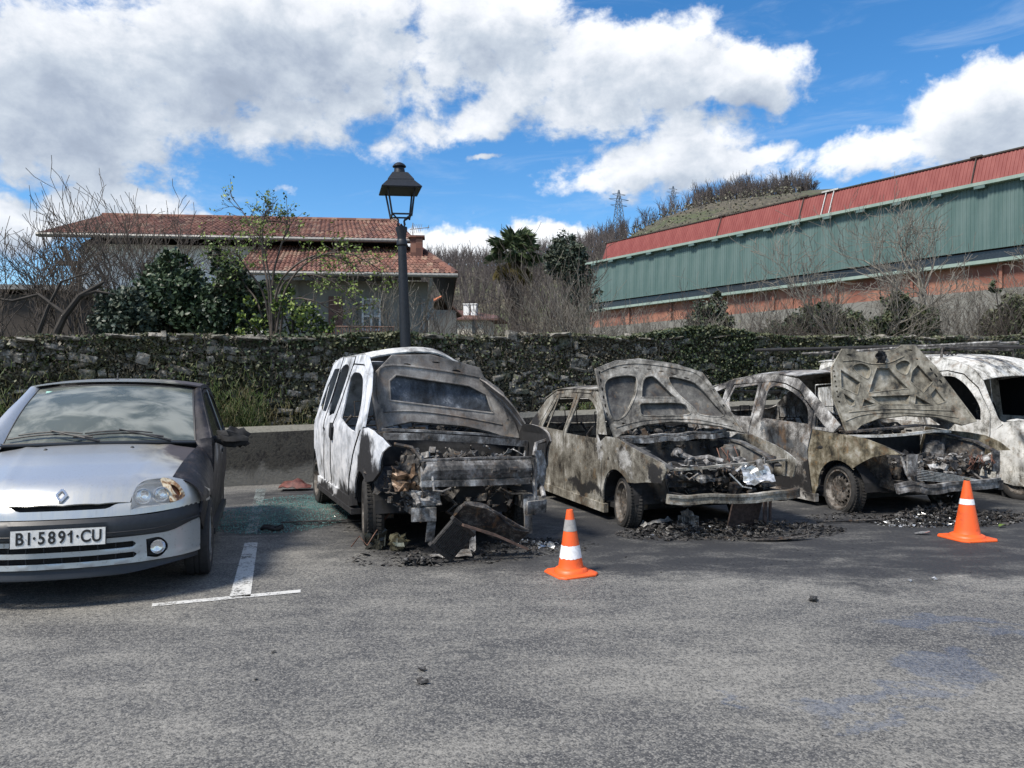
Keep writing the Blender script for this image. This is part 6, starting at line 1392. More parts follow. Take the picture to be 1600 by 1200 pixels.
cells = [[(-.50, 1.61, 1), (-.30, 1.45, 1), (-.36, 1.30, 1), (-.525, 1.39, 1)], [(-.35, 1.645), (-.25, 1.675), (-.165, 1.61), (-.215, 1.49), (-.33, 1.58)], [(-.10, 1.62, 1), (.03, 1.62, 1), (.19, 1.375, 1), (-.235, 1.325, 1)], [(.10, 1.66), (.19, 1.71), (.255, 1.67), (.195, 1.54), (.11, 1.59)],
    [(.255, 1.58, 1), (.33, 1.66, 1), (.45, 1.46, 1), (.33, 1.325, 1), (.22, 1.46, 1)], [(.385, 1.30, 1), (.46, 1.385, 1), (.53, 1.225, 1), (.44, 1.19, 1)], [(-.235, 1.285, 1), (.19, 1.305, 1), (.155, 1.19, 1), (-.13, 1.19, 1)], [(-.515, 1.33, 1), (-.40, 1.235, 1), (-.42, 1.18), (-.49, 1.18)], [(-.295, 1.26, 1), (-.18, 1.19, 1), (-.345, 1.155, 1)], [(.245, 1.30, 1), (.39, 1.185, 1), (.21, 1.185, 1)]]
hood(Ln, [(-.565, .89), (-.625, 1.28), (-.585, 1.62), (-.43, 1.84), (-.31, 1.845), (-.25, 1.80), (-.04, 1.805), (.14, 1.835), (.21, 1.885), (.33, 1.885), (.50, 1.64), (.65, 1.28), (.75, 1.0), (.62, .96), (.41, 1.045), (.12, 1.065), (-.18, 1.03), (-.39, .95), (-.50, .86)], cells, -.05, .25, .45, M['leon_bonnet'], M['leon_bonnet'], cup=.03, lip=.016,
     slots=[slotp(-.575, 1.22 + .06 * k, .022, .026) for k in range(9)] + [slotp(-.37, 1.775, .06, .02, -.1), slotp(.27, 1.83, .06, .02, -.1), slotp(-.36, 1.70, .02, .02), slotp(.33, 1.72, .02, .02)] + [slotp(.45 + .035 * k, 1.60 - .07 * k, .018, .05, .4) for k in range(3)],
     ribs=[[(-.50, 1.10), (-.3, 1.12), (0, 1.14), (.3, 1.13), (.58, 1.12)], [(-.56, 1.0), (-.35, 1.07), (0., 1.10), (.35, 1.08), (.6, 1.04)], [(-.46, 1.70), (-.3, 1.71), (-.15, 1.67), (.03, 1.68), (.2, 1.76)]])
mb = MB(); crumple(mb, (-.275, -.09, 1.745), (.14, .16, .05), 4.4, M3=Matrix.Rotation(1.5, 3, 'Y')); mb.build('hole_scrap', M['black'], Ln)
for sgn in (-1, 1):
    mb = MB(); mb.strip([(-.3, sgn * .54, .36), (.3, sgn * .54, .34), (.74, sgn * .52, .34)], .08, .10); mb.build('chassis_rail', M['junk'], Ln)
    mb = MB(); mb.strip([(-.42, sgn * .74, .85), (-.1, sgn * .74, .83), (.3, sgn * .72, .77), (.58, sgn * .66, .68)], .06, .02); mb.grid(8, 5, lambda u, v: (-.4 + .8 * u, sgn * (.74 - .14 * v), .82 - .08 * u - .45 * v), .008); mb.build('inner_fender', M['junk'], Ln)
    mb = MB(); mb.lathe([(.0, .02), (.05, .02), (.055, 0), (.10, -.02), (.12, -.16), (.13, -.35)], 16, Matrix.Translation((-.12, sgn * .56, .74))); mb.build('strut_tower', M['junk_light'], Ln, smooth=True)
    mb = MB(); mb.box((.62, sgn * .60, .58), (.02, .12, .22), (0, 0, .1 * sgn)); mb.tube([(.55, sgn * .68, .70), (.60, sgn * .66, .5), (.64, sgn * .60, .36)], .016, 5); mb.tube([(.52, sgn * .52, .68), (.6, sgn * .50, .36)], .014, 5); mb.build('headlamp_frame', M['junk_light'], Ln)
scrap(R2, (-.3, -.5, .32), (.60, .6, .62), 300, (.04, .14)).build('engine_remains', M['junk'], Ln, kind='stuff')
scrap(R2, (.2, -.5, .45), (.66, .6, .64), 60, (.03, .10)).build('ashy_engine_remains', M['junk_light'], Ln, kind='stuff')
mb = MB(); mb.box((.05, .0, .42), (.45, .6, .36), (0, .05, .1)); mb.build('engine_block', M['black'], Ln)
mb = MB()
for k in range(9):
    q = Vector((.60, .20 + .04 * k, .50)); mb.tube([q, q + Vector((.05, R2.uniform(-.06, .06), .08)), q + Vector((.02, R2.uniform(-.08, .08), .16)), q + Vector((.06, R2.uniform(-.1, .1), .06))], .005, 4)
mb.build('wiring', M['cable'], Ln, kind='stuff')
mb = MB(); L_ = [(.76, -.84 + .14 * k, .345 + .035 * (1 if 0 < k < 2 else 0) + (.02 if k > 3 else 0)) for k in range(11)]; L_ = smooth_poly([(p[1], p[2]) for p in L_], 3, closed=False); L_ = [(.78 - .12 * (abs(y_ + .1) / .7) ** 3, y_, z_) for y_, z_ in L_]
mb.strip(L_, .05, .10); mb.strip([(x_ + .028, y_, z_ + .035) for x_, y_, z_ in L_], .014, .03); mb.strip([(x_ + .028, y_, z_ - .035) for x_, y_, z_ in L_], .014, .03); mb.ball((.80, -.66, .345), .03, 10, 6, sc=(.3, 1, 1)); mb.build('bumper_beam', M['van_front'], Ln)
mb = MB()
for k in range(7): mb.strip([(.72, -.62, .44 + .017 * k), (.74, -.15, .40 + .012 * k), (.76, .18, .385 + .004 * k)], .05, .006)
mb.build('folded_cooler', M['alu'], Ln, kind='stuff')
wheel(Ln, AX - .02, -.76, .235, .285, .18, .215, -1, steer=-8, camber=-3, holes=15); wheel(Ln, AX, .76, .235, .285, .18, .215, 1, steer=-8)
wheel(Ln, -2.66, -.74, .235, .27, .17, .205, -1); wheel(Ln, -2.66, .74, .235, .27, .17, .205, 1)

# ------------------------------------------------------------ 4. white van at the right edge
Kg = car('burnt_delivery_van', 7.0, 9.8, 20, 'burnt white delivery van with crumpled front wing and roof rack, cut by the right edge', 'van')
ks = dict(w=.87, zb=1.0, tum=.18, xf=.3, cf=.10, xr=-3., cr=.1)
AX = .05
for sgn in (-1, 1):
    f = side_fn(sgn=sgn, **ks); bd = M['kang_body']
    fwin = smooth_poly([(-1.45, 1.50, 1), (-1.0, 1.545), (-.80, 1.49), (-.60, 1.33), (-.45, 1.14), (-.42, .97, 1), (-1.45, .98, 1)], 4)
    fd = [(-1.55, .25), (-1.58, 1.0), (-1.56, 1.58), (-1.0, 1.61), (-.76, 1.56), (-.52, 1.38), (-.30, 1.05), (-.30, .80), (-.34, .50), (-.40, .25)]
    side_panel('front_door', fd, [fwin], f, sgn, bd, Kg)
    if sgn > 0: sheet(fwin, [], f, .1, .004, flip=True).build('window_blackout', M['darkglass'], Kg)  # black pane added to shut out daylight, so the cabin stays dark
    rp = [(-1.565, .25), (-1.595, 1.0), (-1.575, 1.595), (-1.0, 1.625), (-.75, 1.575), (-.50, 1.39), (-.285, 1.05), (-.285, .80), (-.12, .93), (-.19, 1.0), (-.45, 1.47), (-.62, 1.64), (-.83, 1.735), (-1.2, 1.80), (-3.45, 1.80), (-3.52, 1.5), (-3.52, .4), (-3.0, .3)] + arc(-2.65, .30, .34, 165, 12) + [(-2.2, .25)]
    side_panel('body_side', rp, [], f, sgn, bd, Kg)
    def ff(x, z, f=f, sgn=sgn):
        p = f(x, z); k = sst((x + .25) / .5); d = k * (.13 * noise.noise(Vector((x * 3.2 + z * 1.2, z * 1.3 - x, 7.))) + .07 * noise.noise(Vector((x * 7, z * 5, 2.))) + .03 * sin(9 * x + 5 * z)); return (p[0], p[1] + sgn * d, p[2])
    fe = [(-.28, 1.03), (-.12, .95), (.1, .99), (.45, .97), (.78, .86), (.86, .70), (.84, .40), (.5, .30), (.30, .22)] + [(.22, .18), (.0, .17), (-.15, .2), (-.39, .25), (-.33, .50), (-.285, .80)]
    side_panel('front_fender', fe, [], ff, sgn, bd, Kg, step=.035)
def kroof(u, v):
    x = -.45 - 3.05 * u; zt = 1.48 + .33 * (1 - math.exp(-max(0, -.45 - x) * 3.6)) ; ye = .87 - (zt - 1.) * .18; return (x, (v - .5) * 2 * ye, zt + .06 * (1 - (2 * abs(v - .5)) ** 2.4))
MB().grid(26, 14, kroof, .012).build('roof', M['kang_body'], Kg, smooth=True)
mb = MB(); mb.grid(10, 16, lambda u, v: (-.16 + .85 * u + .06 * noise.noise(Vector((u * 4, v * 5, 1))), (v - .5) * 1.5 * (1 - .08 * u), .97 - .10 * u - .14 * u * u + .05 * noise.noise(Vector((u * 3, v * 4, 3)))), .01); mb.build('bonnet', M['kang_body'], Kg, smooth=True)
mb = MB(); mb.grid(4, 8, lambda u, v: (-1.62, (v - .5) * 1.52 * (1 - .12 * u), .35 + 1.38 * u), .02); mb.box((-.45, 0, .80), (.4, 1.5, .25)); mb.build('cabin_blackout', M['black'], Kg)  # black partition added behind the seats to keep the cabin dark
mb = MB(); mb.box((-.2, 0, .45), (.05, 1.5, .9)); mb.box((-1.8, 0, .35), (3.2, 1.55, .06)); mb.build('floor_pan', M['black'], Kg)
mb = MB(); mb.grid(4, 12, lambda u, v: (.82 - .06 * (2 * v - 1) ** 2 * 3, (v - .5) * 1.5, .25 + .5 * u), .02); mb.build('front_panel', M['junk'], Kg)
for y_ in (-.38, .38): seat(Kg, -1.1, y_, M['junk'], .35)
wheel(Kg, AX, -.74, .27, .28, .17, .19, -1); wheel(Kg, AX, .74, .27, .28, .17, .19, 1); wheel(Kg, -2.65, -.74, .27, .28, .17, .19, -1); wheel(Kg, -2.65, .74, .27, .28, .17, .19, 1)
# rear door swung wide open
dr = empty('rear_door', (-3.5, -.72, 0)); dr.parent = Kg; dr.rotation_euler = (0, 0, radians(62))
sheet([(-.80, .50), (0, .50), (0, 1.66), (-.80, 1.72)], [], lambda y, z: (.02 * sin((z - .5) * 2.6), y, z), .08, .03).build('door_skin', M['kang_body'], dr, smooth=True)
mb = MB()
for ring in ([(-.62, 1.12), (-.62, 1.55), (-.16, 1.53), (-.16, 1.12)], [(-.64, .62), (-.64, 1.0), (-.14, 1.0), (-.14, .62)]):
    q = smooth_poly(ring, 5); q = [Vector((.045 + .02 * sin((z_ - .5) * 2.6), y_, z_)) for y_, z_ in q]; mb.tube(q + q[:2], .016, 6, caps=False)
mb.build('pressed_panel', M['kang_body'], dr, smooth=True)
# roof rack with long pipes
rk = empty('roof_rack', (0, 0, 0)); rk.parent = Kg
for x_ in (-1.15, -2.2, -3.2):
    mb = MB(); mb.tube([(x_, -.70, 1.80), (x_, -.68, 1.93), (x_, .68, 1.93), (x_, .70, 1.80)], .018, 6); mb.build('crossbar', M['junk'], rk)
LD = empty('ladder', (0, 0, 0), 0, 'scorched ladder lying on the roof rack of the far right van', 'ladder'); LD.location = Kg.location; LD.rotation_euler = Kg.rotation_euler
for y_ in (-.62, -.28):
    mb = MB(); mb.tube([(-.35, y_, 1.975), (-1.6, y_, 1.98), (-2.9, y_, 1.965), (-4.0, y_, 1.97)], .022, 6); mb.build('rail', M['junk_light'], LD)
pm = MB().tube([(0, -.17, 0), (0, .17, 0)], .014, 5).mesh('rung'); pm.materials.append(M['junk_light'])
for k in range(13): link('rung', pm, None, LD, (-.5 - k * .27, -.45, 1.975))
PP = empty('roof_pipe', Kg.location, Kg.rotation_euler.z, 'long dark pipe sagging across the roof rack of the far right van', 'pipe')
mb = MB(); mb.tube([(-4.6, -1.15, 2.05), (-3.4, -.75, 2.03), (-2.2, -.15, 2.02), (-1.2, .35, 1.97), (-.3, .8, 1.93)], .028, 8); mb.build('tube', M['black'], PP, smooth=True)
mb = MB(); mb.tube([(-1.15, -.62, 1.93), (-1.16, -.66, 1.86), (-1.12, -.62, 1.83), (-1.10, -.58, 1.87)], .01, 6); mb.tube([(-1.2, -.45, 1.93), (-1.2, -.48, 1.86), (-1.16, -.44, 1.83), (-1.15, -.40, 1.87)], .01, 6); mb.build('hook', M['black'], rk)
# ------------------------------------------------------------ silver hatchback, scorched on its left flank
Cl = car('silver_hatchback', -3.06, 5.56, 17.8, 'silver hatchback with front plate, its left flank scorched black, parked at the left edge')
def cx0(z): return .80 if z < .5 else (.80 - .25 * (z - .5) if z < .62 else .77 - 1.0 * (z - .62))
def cxf(y, z, d=0.):
    a = min(abs(y) / .83, .9995); return (.12 + (cx0(z) - .12) * (1 - a ** 2.3) ** (1 / 2.3) + d, y, z)
def gz(t):
    P_ = [(-.05, .60), (0, .648), (.05, .705), (.10, .757), (.2, .802), (.45, .862), (.75, .912), (1.19, .965), (1.5, .985)]
    for (a, b), (c, d) in zip(P_, P_[1:]):
        if t <= c: k = (t - a) / (c - a); return b + (d - b) * k
    return .985
def gzs(t): return sum(gz(t + q) for q in (-.03, -.015, 0, .015, .03)) / 5
def bonf(x, y): xfr = .772 - .5 * y * y; return (x, y, gzs(xfr - x) - .03 * (abs(y) / .7) ** 3 + .010 * math.exp(-((abs(y) - (.36 + .12 * (.7 - x))) / .035) ** 2) * (1 if x < .55 else 0))
def ws(u, v, o=0.):                            # u bottom to top, v across
    a = 2 * v - 1; yb, yt = .675, .60; xb = -.40 - .075 * a * a + .0; xt = -1.075 - .085 * a * a; zb_, zt_ = .968 - .012 * a * a, 1.408 - .035 * a * a
    return (xb + (xt - xb) * u + .05 * sin(pi * u) * .6 + o, a * (yb + (yt - yb) * u), zb_ + (zt_ - zb_) * u + .05 * sin(pi * u) * .55)
half = [(.77, 0), (.75, .2), (.70, .375), (.655, .384), (.605, .402), (.553, .456), (.520, .52), (.50, .587), (.2, .632), (-.1, .662), (-.40, .682), (-.385, .35), (-.36, 0)]
outl = half + [(x, -y) for x, y in half[1:-1]][::-1]
sheet(outl, [], bonf, .035, .012).build('bonnet', M['silver'], Cl, smooth=True)
hl = [(.385, .607), (.388, .70), (.405, .742), (.460, .772), (.585, .771), (.645, .728), (.685, .664), (.672, .636), (.58, .613), (.40, .604)]
hls = smooth_poly(hl, 4)
for sgn in (-1, 1):
    mm = (lambda L: L) if sgn > 0 else (lambda L: [(-a, b) for a, b in L][::-1])
    side = M['silver_burnt'] if sgn > 0 else M['silver']
    corner = [(.382, .60), (.383, .70), (.40, .752), (.456, .784), (.587, .784), (.70, .748), (.79, .70), (.828, .65), (.828, .575), (.74, .585), (.54, .573), (.40, .568), (.382, .568)]
    sheet(mm(corner), [mm(hls)], lambda y, z: cxf(y, z), .03, .008, flip=False).build('front_wing_nose', M['silver'], Cl, smooth=True, fix=True)
    H_ = empty('headlight', (0, 0, 0)); H_.parent = Cl
    cc = Vector((sum(p[0] for p in hls) / len(hls), sum(p[1] for p in hls) / len(hls)))
    bowl = MB(); n = len(hls); rings = []
    for k, (s_, d_) in enumerate(((1.0, -.004), (.97, -.05), (.8, -.09), (.4, -.10), (.02, -.10))):
        rings += [cxf(sgn * (cc.x + (a - cc.x) * s_), cc.y + (b - cc.y) * s_, d_) for a, b in hls]
    bowl.add(rings, [(k * n + i, k * n + (i + 1) % n, (k + 1) * n + (i + 1) % n, (k + 1) * n + i) for k in range(4) for i in range(n)]); bowl.build('reflector_bowl', plain('lamp_inside_silver', (.45, .47, .48), .3, .5, var=.2), H_, smooth=True, fix=True)
    for y_, z_, r_ in ((.445, .674, .048), (.548, .676, .045)):
        p = Vector(cxf(sgn * y_, z_, -.045)); Mx = Matrix.Translation(p) @ Matrix.Rotation(radians(90), 4, 'Y')
        mb = MB(); mb.lathe([(r_ * 1.12, .018), (r_ * 1.14, .034), (r_ * 1.02, .036), (r_ * .94, .02)], 28, Mx); mb.build('lamp_ring', M['hubcap'], H_, smooth=True); mb = MB(); mb.lathe([(r_ * .94, .022), (r_ * .86, .0), (r_ * .66, -.018), (r_ * .5, -.026), (0, -.03)], 28, Mx); mb.build('lamp_bowl', M['chrome'], H_, smooth=True)
        mb = MB(); mb.lathe([(r_ * .5, .0), (r_ * .5, .012), (r_ * .4, .02), (0, .026)], 20, Mx); mb.build('bulb_glass', M['lens'], H_, smooth=True)
    keep = [p for p in hls]
    lens_out = [(.385, .607), (.388, .70), (.405, .742), (.460, .772), (.545, .773), (.56, .70), (.60, .650), (.60, .617), (.58, .613), (.40, .604)] if sgn > 0 else hl
    sheet(mm(lens_out), [], lambda y, z: cxf(y, z, .002), .025, .003).build('lens', M['lens'], H_, smooth=True, fix=True)
    if sgn > 0:
        mo = smooth_poly([(.54, .774), (.585, .772), (.645, .730), (.688, .664), (.672, .634), (.615, .628), (.60, .66), (.575, .70)], 4); mh = smooth_poly([(.60, .735), (.64, .712), (.665, .672), (.65, .658), (.622, .69)], 3)
        m_ = sheet(mo, [mh], lambda y, z: cxf(y, z, .008 + .012 * noise.noise(Vector((y * 14, z * 14, 0)))), .012, .01).build('melted_corner', M['melted'], H_, smooth=True, fix=True); m_['label'] = 'browned melted outer corner of the headlight'
        sheet(mo, [], lambda y, z: cxf(y, z, -.02), .03, .004).build('indicator_bulb_housing', plain('burnt_amber', (.12, .045, .02), .4, var=.5), H_, fix=True)
    # wing between bonnet seam and flank
    fs = side_fn(.82, .93, .34, .1, .25, -2.3, .16, sgn)
    def wing(u, v):
        x = .46 - .88 * u; ys = .595 + (.46 - x) * .100; zs_ = bonf(min(x, .49), ys)[2] + .001; y1 = abs(fs(x, .60)[1]); a = v * pi / 2
        y0 = ys + .008; return (x, sgn * (y0 + (y1 - y0) * sin(a)), zs_ - (zs_ - .60) * (1 - cos(a)))
    MB().grid(14, 10, wing, .01).build('front_wing', side, Cl, smooth=True, fix=True)
    wl = [(.40, .60), (.44, .52), (.40, .44), (.345, .40)] + arc(0, .29, .335, 16, 165, 14) + [(-.37, .20), (-.46, .20), (-.44, .60)]
    side_panel('front_wing_side', wl, [], fs, sgn, side, Cl)
    fwin = smooth_poly([(-.66, .965, 1), (-.86, 1.13), (-1.16, 1.315), (-1.45, 1.345), (-1.70, 1.345, 1), (-1.66, .955, 1)], 3); rwin = smooth_poly([(-1.77, .955, 1), (-1.82, 1.345, 1), (-2.2, 1.315), (-2.45, 1.22), (-2.50, 1.0, 1)], 3)
    side_panel('front_door', [(-.47, .20), (-.45, .60), (-.46, .93), (-.62, .965), (-1.14, 1.345), (-1.45, 1.375), (-1.735, 1.375), (-1.71, .90), (-1.72, .20)], [fwin], fs, sgn, side, Cl)
    side_panel('rear_door', [(-1.73, .20), (-1.72, .90), (-1.745, 1.375), (-2.2, 1.34), (-2.50, 1.24), (-2.56, .98), (-2.52, .70), (-2.30, .56), (-2.15, .42), (-2.10, .20)], [rwin], fs, sgn, side, Cl)
    side_panel('body_side', [(-2.11, .20), (-2.16, .43), (-2.31, .57), (-2.53, .70), (-2.57, .98), (-2.51, 1.25), (-2.2, 1.35), (-1.74, 1.385), (-1.45, 1.385), (-1.13, 1.355), (-.60, .975), (-.44, .935), (-.43, .99), (-.80, 1.22), (-1.15, 1.395), (-1.45, 1.42), (-1.9, 1.42), (-2.4, 1.375), (-2.7, 1.28), (-2.92, .98), (-3.0, .88), (-3.02, .5), (-2.96, .30), (-2.83, .26)] + arc(-2.47, .29, .335, 175, 12, 14), [], fs, sgn, side, Cl)
    g2 = sheet(fwin, [], lambda x, z: (lambda p: (p[0], p[1] - sgn * .012, p[2]))(fs(x, z)), .1, .004, flip=sgn > 0).build('side_window', M['darkglass'], Cl, smooth=True)
    g2 = sheet(rwin, [], lambda x, z: (lambda p: (p[0], p[1] - sgn * .012, p[2]))(fs(x, z)), .1, .004, flip=sgn > 0).build('side_window', M['darkglass'], Cl, smooth=True)
    mb = MB(); mb.strip([fs(-1.735, .94), fs(-1.755, 1.37)], .035, .012, (0, 1, 0)); mb.build('door_pillar_trim', M['silver_low'], Cl)
    mb = MB(); mb.strip([fs(-.40, .235), fs(-2.1, .235)], .05, .09, (0, 1, 0)); mb.build('sill', M['trim'], Cl)
    mb = MB(); mb.grid(10, 3, lambda u, v: (.345 * cos(pi * u), sgn * (.77 - .3 * v), .29 + .345 * sin(pi * u))); mb.build('wheel_liner', M['rubber'], Cl)
    mb = MB(); mb.strip([fs(-1.50, .80), fs(-1.62, .80)], .03, .03, (0, 1, 0)); mb.build('door_handle', M['trim'], Cl)
    wheel(Cl, .02, sgn * .742, .287, .287, .175, .19, sgn, kind='cap', tyre_mat='tyre_clean', steer=0); wheel(Cl, -2.47, sgn * .70, .285, .285, .17, .185, sgn, kind='cap', tyre_mat='tyre_clean')
    pe = [(-.43, .985), (-.80, 1.215), (-1.15, 1.39)]
    def apil(u, v):
        q = u * 2; i = min(1, int(q)); k = q - i; s_ = Vector(fs(pe[i][0] + (pe[i + 1][0] - pe[i][0]) * k, pe[i][1] + (pe[i + 1][1] - pe[i][1]) * k)); w_ = Vector(ws(u, 1 if sgn > 0 else 0)); return s_.lerp(w_, v) + Vector((.012, 0, .012)) * sin(pi * v)
    MB().grid(12, 5, apil, .008).build('windscreen_pillar', side, Cl, smooth=True, fix=True)
    MB().grid(3, 6, lambda u, v: Vector(wing(1, v * .85)).lerp(apil(0, 1 - v), u), .006).build('wing_corner', side, Cl, smooth=True, fix=True)
# mirrors: the left one melted
mb = MB(); mb.ball((-.60, .965, .975), .125, 14, 10, 7, .35, (.5, 1.0, .62)); mb.tube([(-.60, .76, .96), (-.60, .88, .965)], .03, 8); mi = mb.build('mirror', M['black'], Cl, smooth=True); mi['label'] = 'melted black wing mirror'
mb = MB(); mb.ball((-.60, -.93, .985), .115, 14, 10, 3, 0., (.5, 1.0, .65)); mb.tube([(-.60, -.76, .96), (-.60, -.88, .965)], .03, 8); mb.build('mirror', M['trim'], Cl, smooth=True)
def croof(u, v):
    x = -1.14 - 1.55 * u; y0 = .655 - .10 * max(0, u - .75); zt = 1.392 + .02 * sin(pi * min(1, u * 1.2)) - .10 * max(0, u - .7) / .3; return (x + .05 * (1 - (2 * v - 1) ** 2) * (1 - u), (v - .5) * 2 * y0, zt + .05 * (1 - abs(2 * v - 1) ** 2.6))
MB().grid(16, 16, croof, .012).build('roof', M['silver'], Cl, smooth=True)
mb = MB(); mb.grid(8, 12, lambda u, v: (-2.68 - .32 * u - .05 * (1 - (2 * v - 1) ** 2), (v - .5) * (1.22 + .2 * u), 1.33 - .45 * u), .01); mb.box((-3.0, 0, .58), (.05, 1.5, .62)); mb.build('tailgate', M['silver'], Cl, smooth=True)
MB().grid(14, 22, ws, .005).build('windscreen', M['windscreen'], Cl, smooth=True)
mb = MB(); rim_ = [ws(0, k / 20) for k in range(21)] + [ws(k / 10, 1) for k in range(1, 11)] + [ws(1, 1 - k / 20) for k in range(1, 21)] + [ws(1 - k / 10, 0) for k in range(1, 11)]; mb.tube(rim_ + rim_[:2], .012, 6, caps=False); mb.build('windscreen_seal', M['rubber'], Cl, smooth=True)
mb = MB(); mb.grid(3, 22, lambda u, v: (lambda a: (-.345 - .075 * a * a - .075 * u, a * (.68 - .01 * u), .958 - .015 * a * a + .012 * u))(2 * v - 1), .01); mb.build('scuttle', M['trim'], Cl, smooth=True)
for a0, a1, b0 in ((.02, .46, .30), (.36, .83, .60)):
    W_ = empty('wiper', (0, 0, 0)); W_.parent = Cl; mb = MB(); P_ = [Vector(ws(.04 + .05 * sin(pi * k / 8), a0 + (a1 - a0) * k / 8)) + Vector((.025, 0, .022)) for k in range(9)]; mb.tube(P_, .007, 5); mb.tube([p + Vector((0, 0, .018)) for p in P_[1:-1]], .006, 5); mb.build('blade', M['rubber'], W_)
    mb = MB(); q = Vector(ws(.0, a1 + .04)) + Vector((.03, 0, .01)); mb.tube([q, q + Vector((.01, -.10, .03)), P_[4] + Vector((.01, 0, .03))], [.012, .009, .006], 6); mb.build('arm', M['rubber'], W_)
mb = MB(); mb.box(ws(.90, .09, .006), (.004, .055, .03), (0, -.9, 0)); mb.box(ws(.90, .09, .010), (.004, .02, .02), (0, -.9, 0)); mb.build('windscreen_sticker', plain('pale_green_sticker', (.25, .45, .38), .5), Cl)
mb = MB(); mb.ball((-1.22, -.02, 1.452), .03, 8, 6, sc=(1.4, .7, .5)); mb.tube([(-1.22, -.02, 1.455), (-1.26, -.02, 1.52)], [.008, .004], 6); mb.build('aerial_stub', M['rubber'], Cl)
for y_ in (-.33, .25): mb = MB(); p = Vector(bonf(-.22, y_)); mb.ball(p, .014, 8, 6, sc=(1.2, 1, .8)); mb.build('washer_nozzle', M['rubber'], Cl, smooth=True)
# dark cabin: seats, dashboard, steering wheel behind the sooty glass
mb = MB(); mb.grid(4, 12, lambda u, v: (-.50 - .28 * u, (v - .5) * 1.36, .90 + .05 * sin(pi * u)), .05); mb.build('dashboard', M['rubber'], Cl)
for y_ in (-.36, .36):
    mb = MB(); mb.box((-1.2, y_, .55), (.5, .48, .16)); mb.box((-1.48, y_, .86), (.13, .46, .6), (0, -.22, 0)); mb.box((-1.56, y_, 1.22), (.09, .24, .15), (0, -.2, 0)); mb.build('seat', M['rubber'], Cl)
mb = MB(); mb.box((-2.2, 0, .8), (.14, 1.2, .6), (0, -.2, 0)); mb.box((-1.5, 0, .28), (2.8, 1.5, .06)); mb.box((-.48, 0, .55), (.04, 1.4, .7)); mb.box((.1, 0, .48), (.8, .9, .3)); mb.build('floor_pan', M['rubber'], Cl)
steering(Cl, -.86, .36, .95, M['rubber'])
# nose: strip with air slot, rub band, bumper with grille bars, spoiler lip
def band(lo, hi, d, name, mat, holes=(), ymax=.80, extra=None, th=.01, step=.03):
    ys = [(-ymax + 2 * ymax * k / 32) for k in range(33)]
    return sheet([(y, lo(abs(y))) for y in ys] + [(y, hi(abs(y))) for y in ys[::-1]], list(holes), lambda y, z: cxf(y, z, d(y, z) if callable(d) else d), step, th).build(name, mat, Cl, smooth=True, fix=True)
band(lambda y: .568, lambda y: .644 - .026 * (1 - sst((y - .24) / .07)), lambda y, z: -.002 + .012 * sst((z - .60) / .03) * (1 - sst((y * y) ** .5 / .34)) * 0, 'nose_strip', M['silver'], ymax=.381)
mb = MB(); mb.grid(2, 20, lambda u, v: cxf((v - .5) * .66, .61 + .035 * u, -.045)); mb.build('air_slot', M['black'], Cl)
band(lambda y: .434 + .055 * sst((y - .58) / .2), lambda y: .563 + .030 * sst((y - .5) / .28), lambda y, z: .022 * sst((.565 - z) / .02) * sst((z - .434) / .012) - .010 * (1 - abs((z - .49) / .07) ** 2) * (y * y < .08), 'rub_band', M['trim'], ymax=.80)
mb = MB(); mb.tube([cxf((k / 30 - .5) * 1.56, .470 + .03 * sst((abs(k / 30 - .5) * 1.56 - .5) / .25), .024) for k in range(31)], .004, 5); mb.build('band_crease', M['rubber'], Cl)
def slot(y1, z0, z1): r = (z1 - z0) / 2; return smooth_poly([(-y1, z0, 1), (y1 - r, z0, 1), (y1, (z0 + z1) / 2), (y1 - r, z1, 1), (-y1, z1, 1), (-y1 - r, (z0 + z1) / 2)], 3)
fogh = smooth_poly([(.472, .402, 1), (.545, .405), (.590, .36), (.590, .315), (.545, .278), (.478, .290, 1)], 4)
band(lambda y: .262 - .004 * sst((y - .5) / .3), lambda y: .432 + .052 * sst((y - .58) / .2), lambda y, z: .008 * math.exp(-((z - .345) / .012) ** 2) * (y < .45 and y > -.45) + .01 * math.exp(-((z - .275) / .02) ** 2), 'bumper', M['silver_low'],
     holes=[slot(.415, .364, .402), slot(.42, .296, .332), fogh, [(-a, b) for a, b in fogh][::-1]], ymax=.778, step=.028)
mb = MB(); mb.grid(3, 24, lambda u, v: cxf((v - .5) * .92, .27 + .15 * u, -.07)); mb.build('grille_dark', M['black'], Cl)
pm = MB().box((0, 0, 0), (.02, .006, .05)).mesh('grille_bar'); pm.materials.append(M['trim'])
for z_ in (.383, .314):
    for k in range(9): p = cxf(-.40 + .1 * k, z_, -.028); link('grille_bar', pm, None, Cl, p)
band(lambda y: .196 + .03 * sst((y - .3) / .4), lambda y: .258, lambda y, z: -.012 + .02 * sst((.24 - z) / .03), 'spoiler_lip', M['trim'], ymax=.765)
for sgn in (-1, 1):
    F_ = empty('fog_lamp', (0, 0, 0)); F_.parent = Cl; p = Vector(cxf(sgn * .535, .343, -.012)); Mx = Matrix.Translation(p) @ Matrix.Rotation(sgn * .35, 4, 'Z') @ Matrix.Rotation(radians(90), 4, 'Y')
    mb = MB(); mb.lathe([(.046, .012), (.044, .006), (.036, -.012), (0, -.02)], 24, Mx); mb.build('reflector', M['chrome'], F_, smooth=True)
    mb = MB(); mb.lathe([(.047, .013), (.040, .018), (0, .022)], 24, Mx); mb.build('glass', M['lens'], F_, smooth=True)
    sheet([(sgn * a, b) for a, b in (fogh if sgn > 0 else fogh[::-1])], [], lambda y, z: cxf(y, z, -.05), .03, .004).build('recess', M['trim'], F_, fix=True)
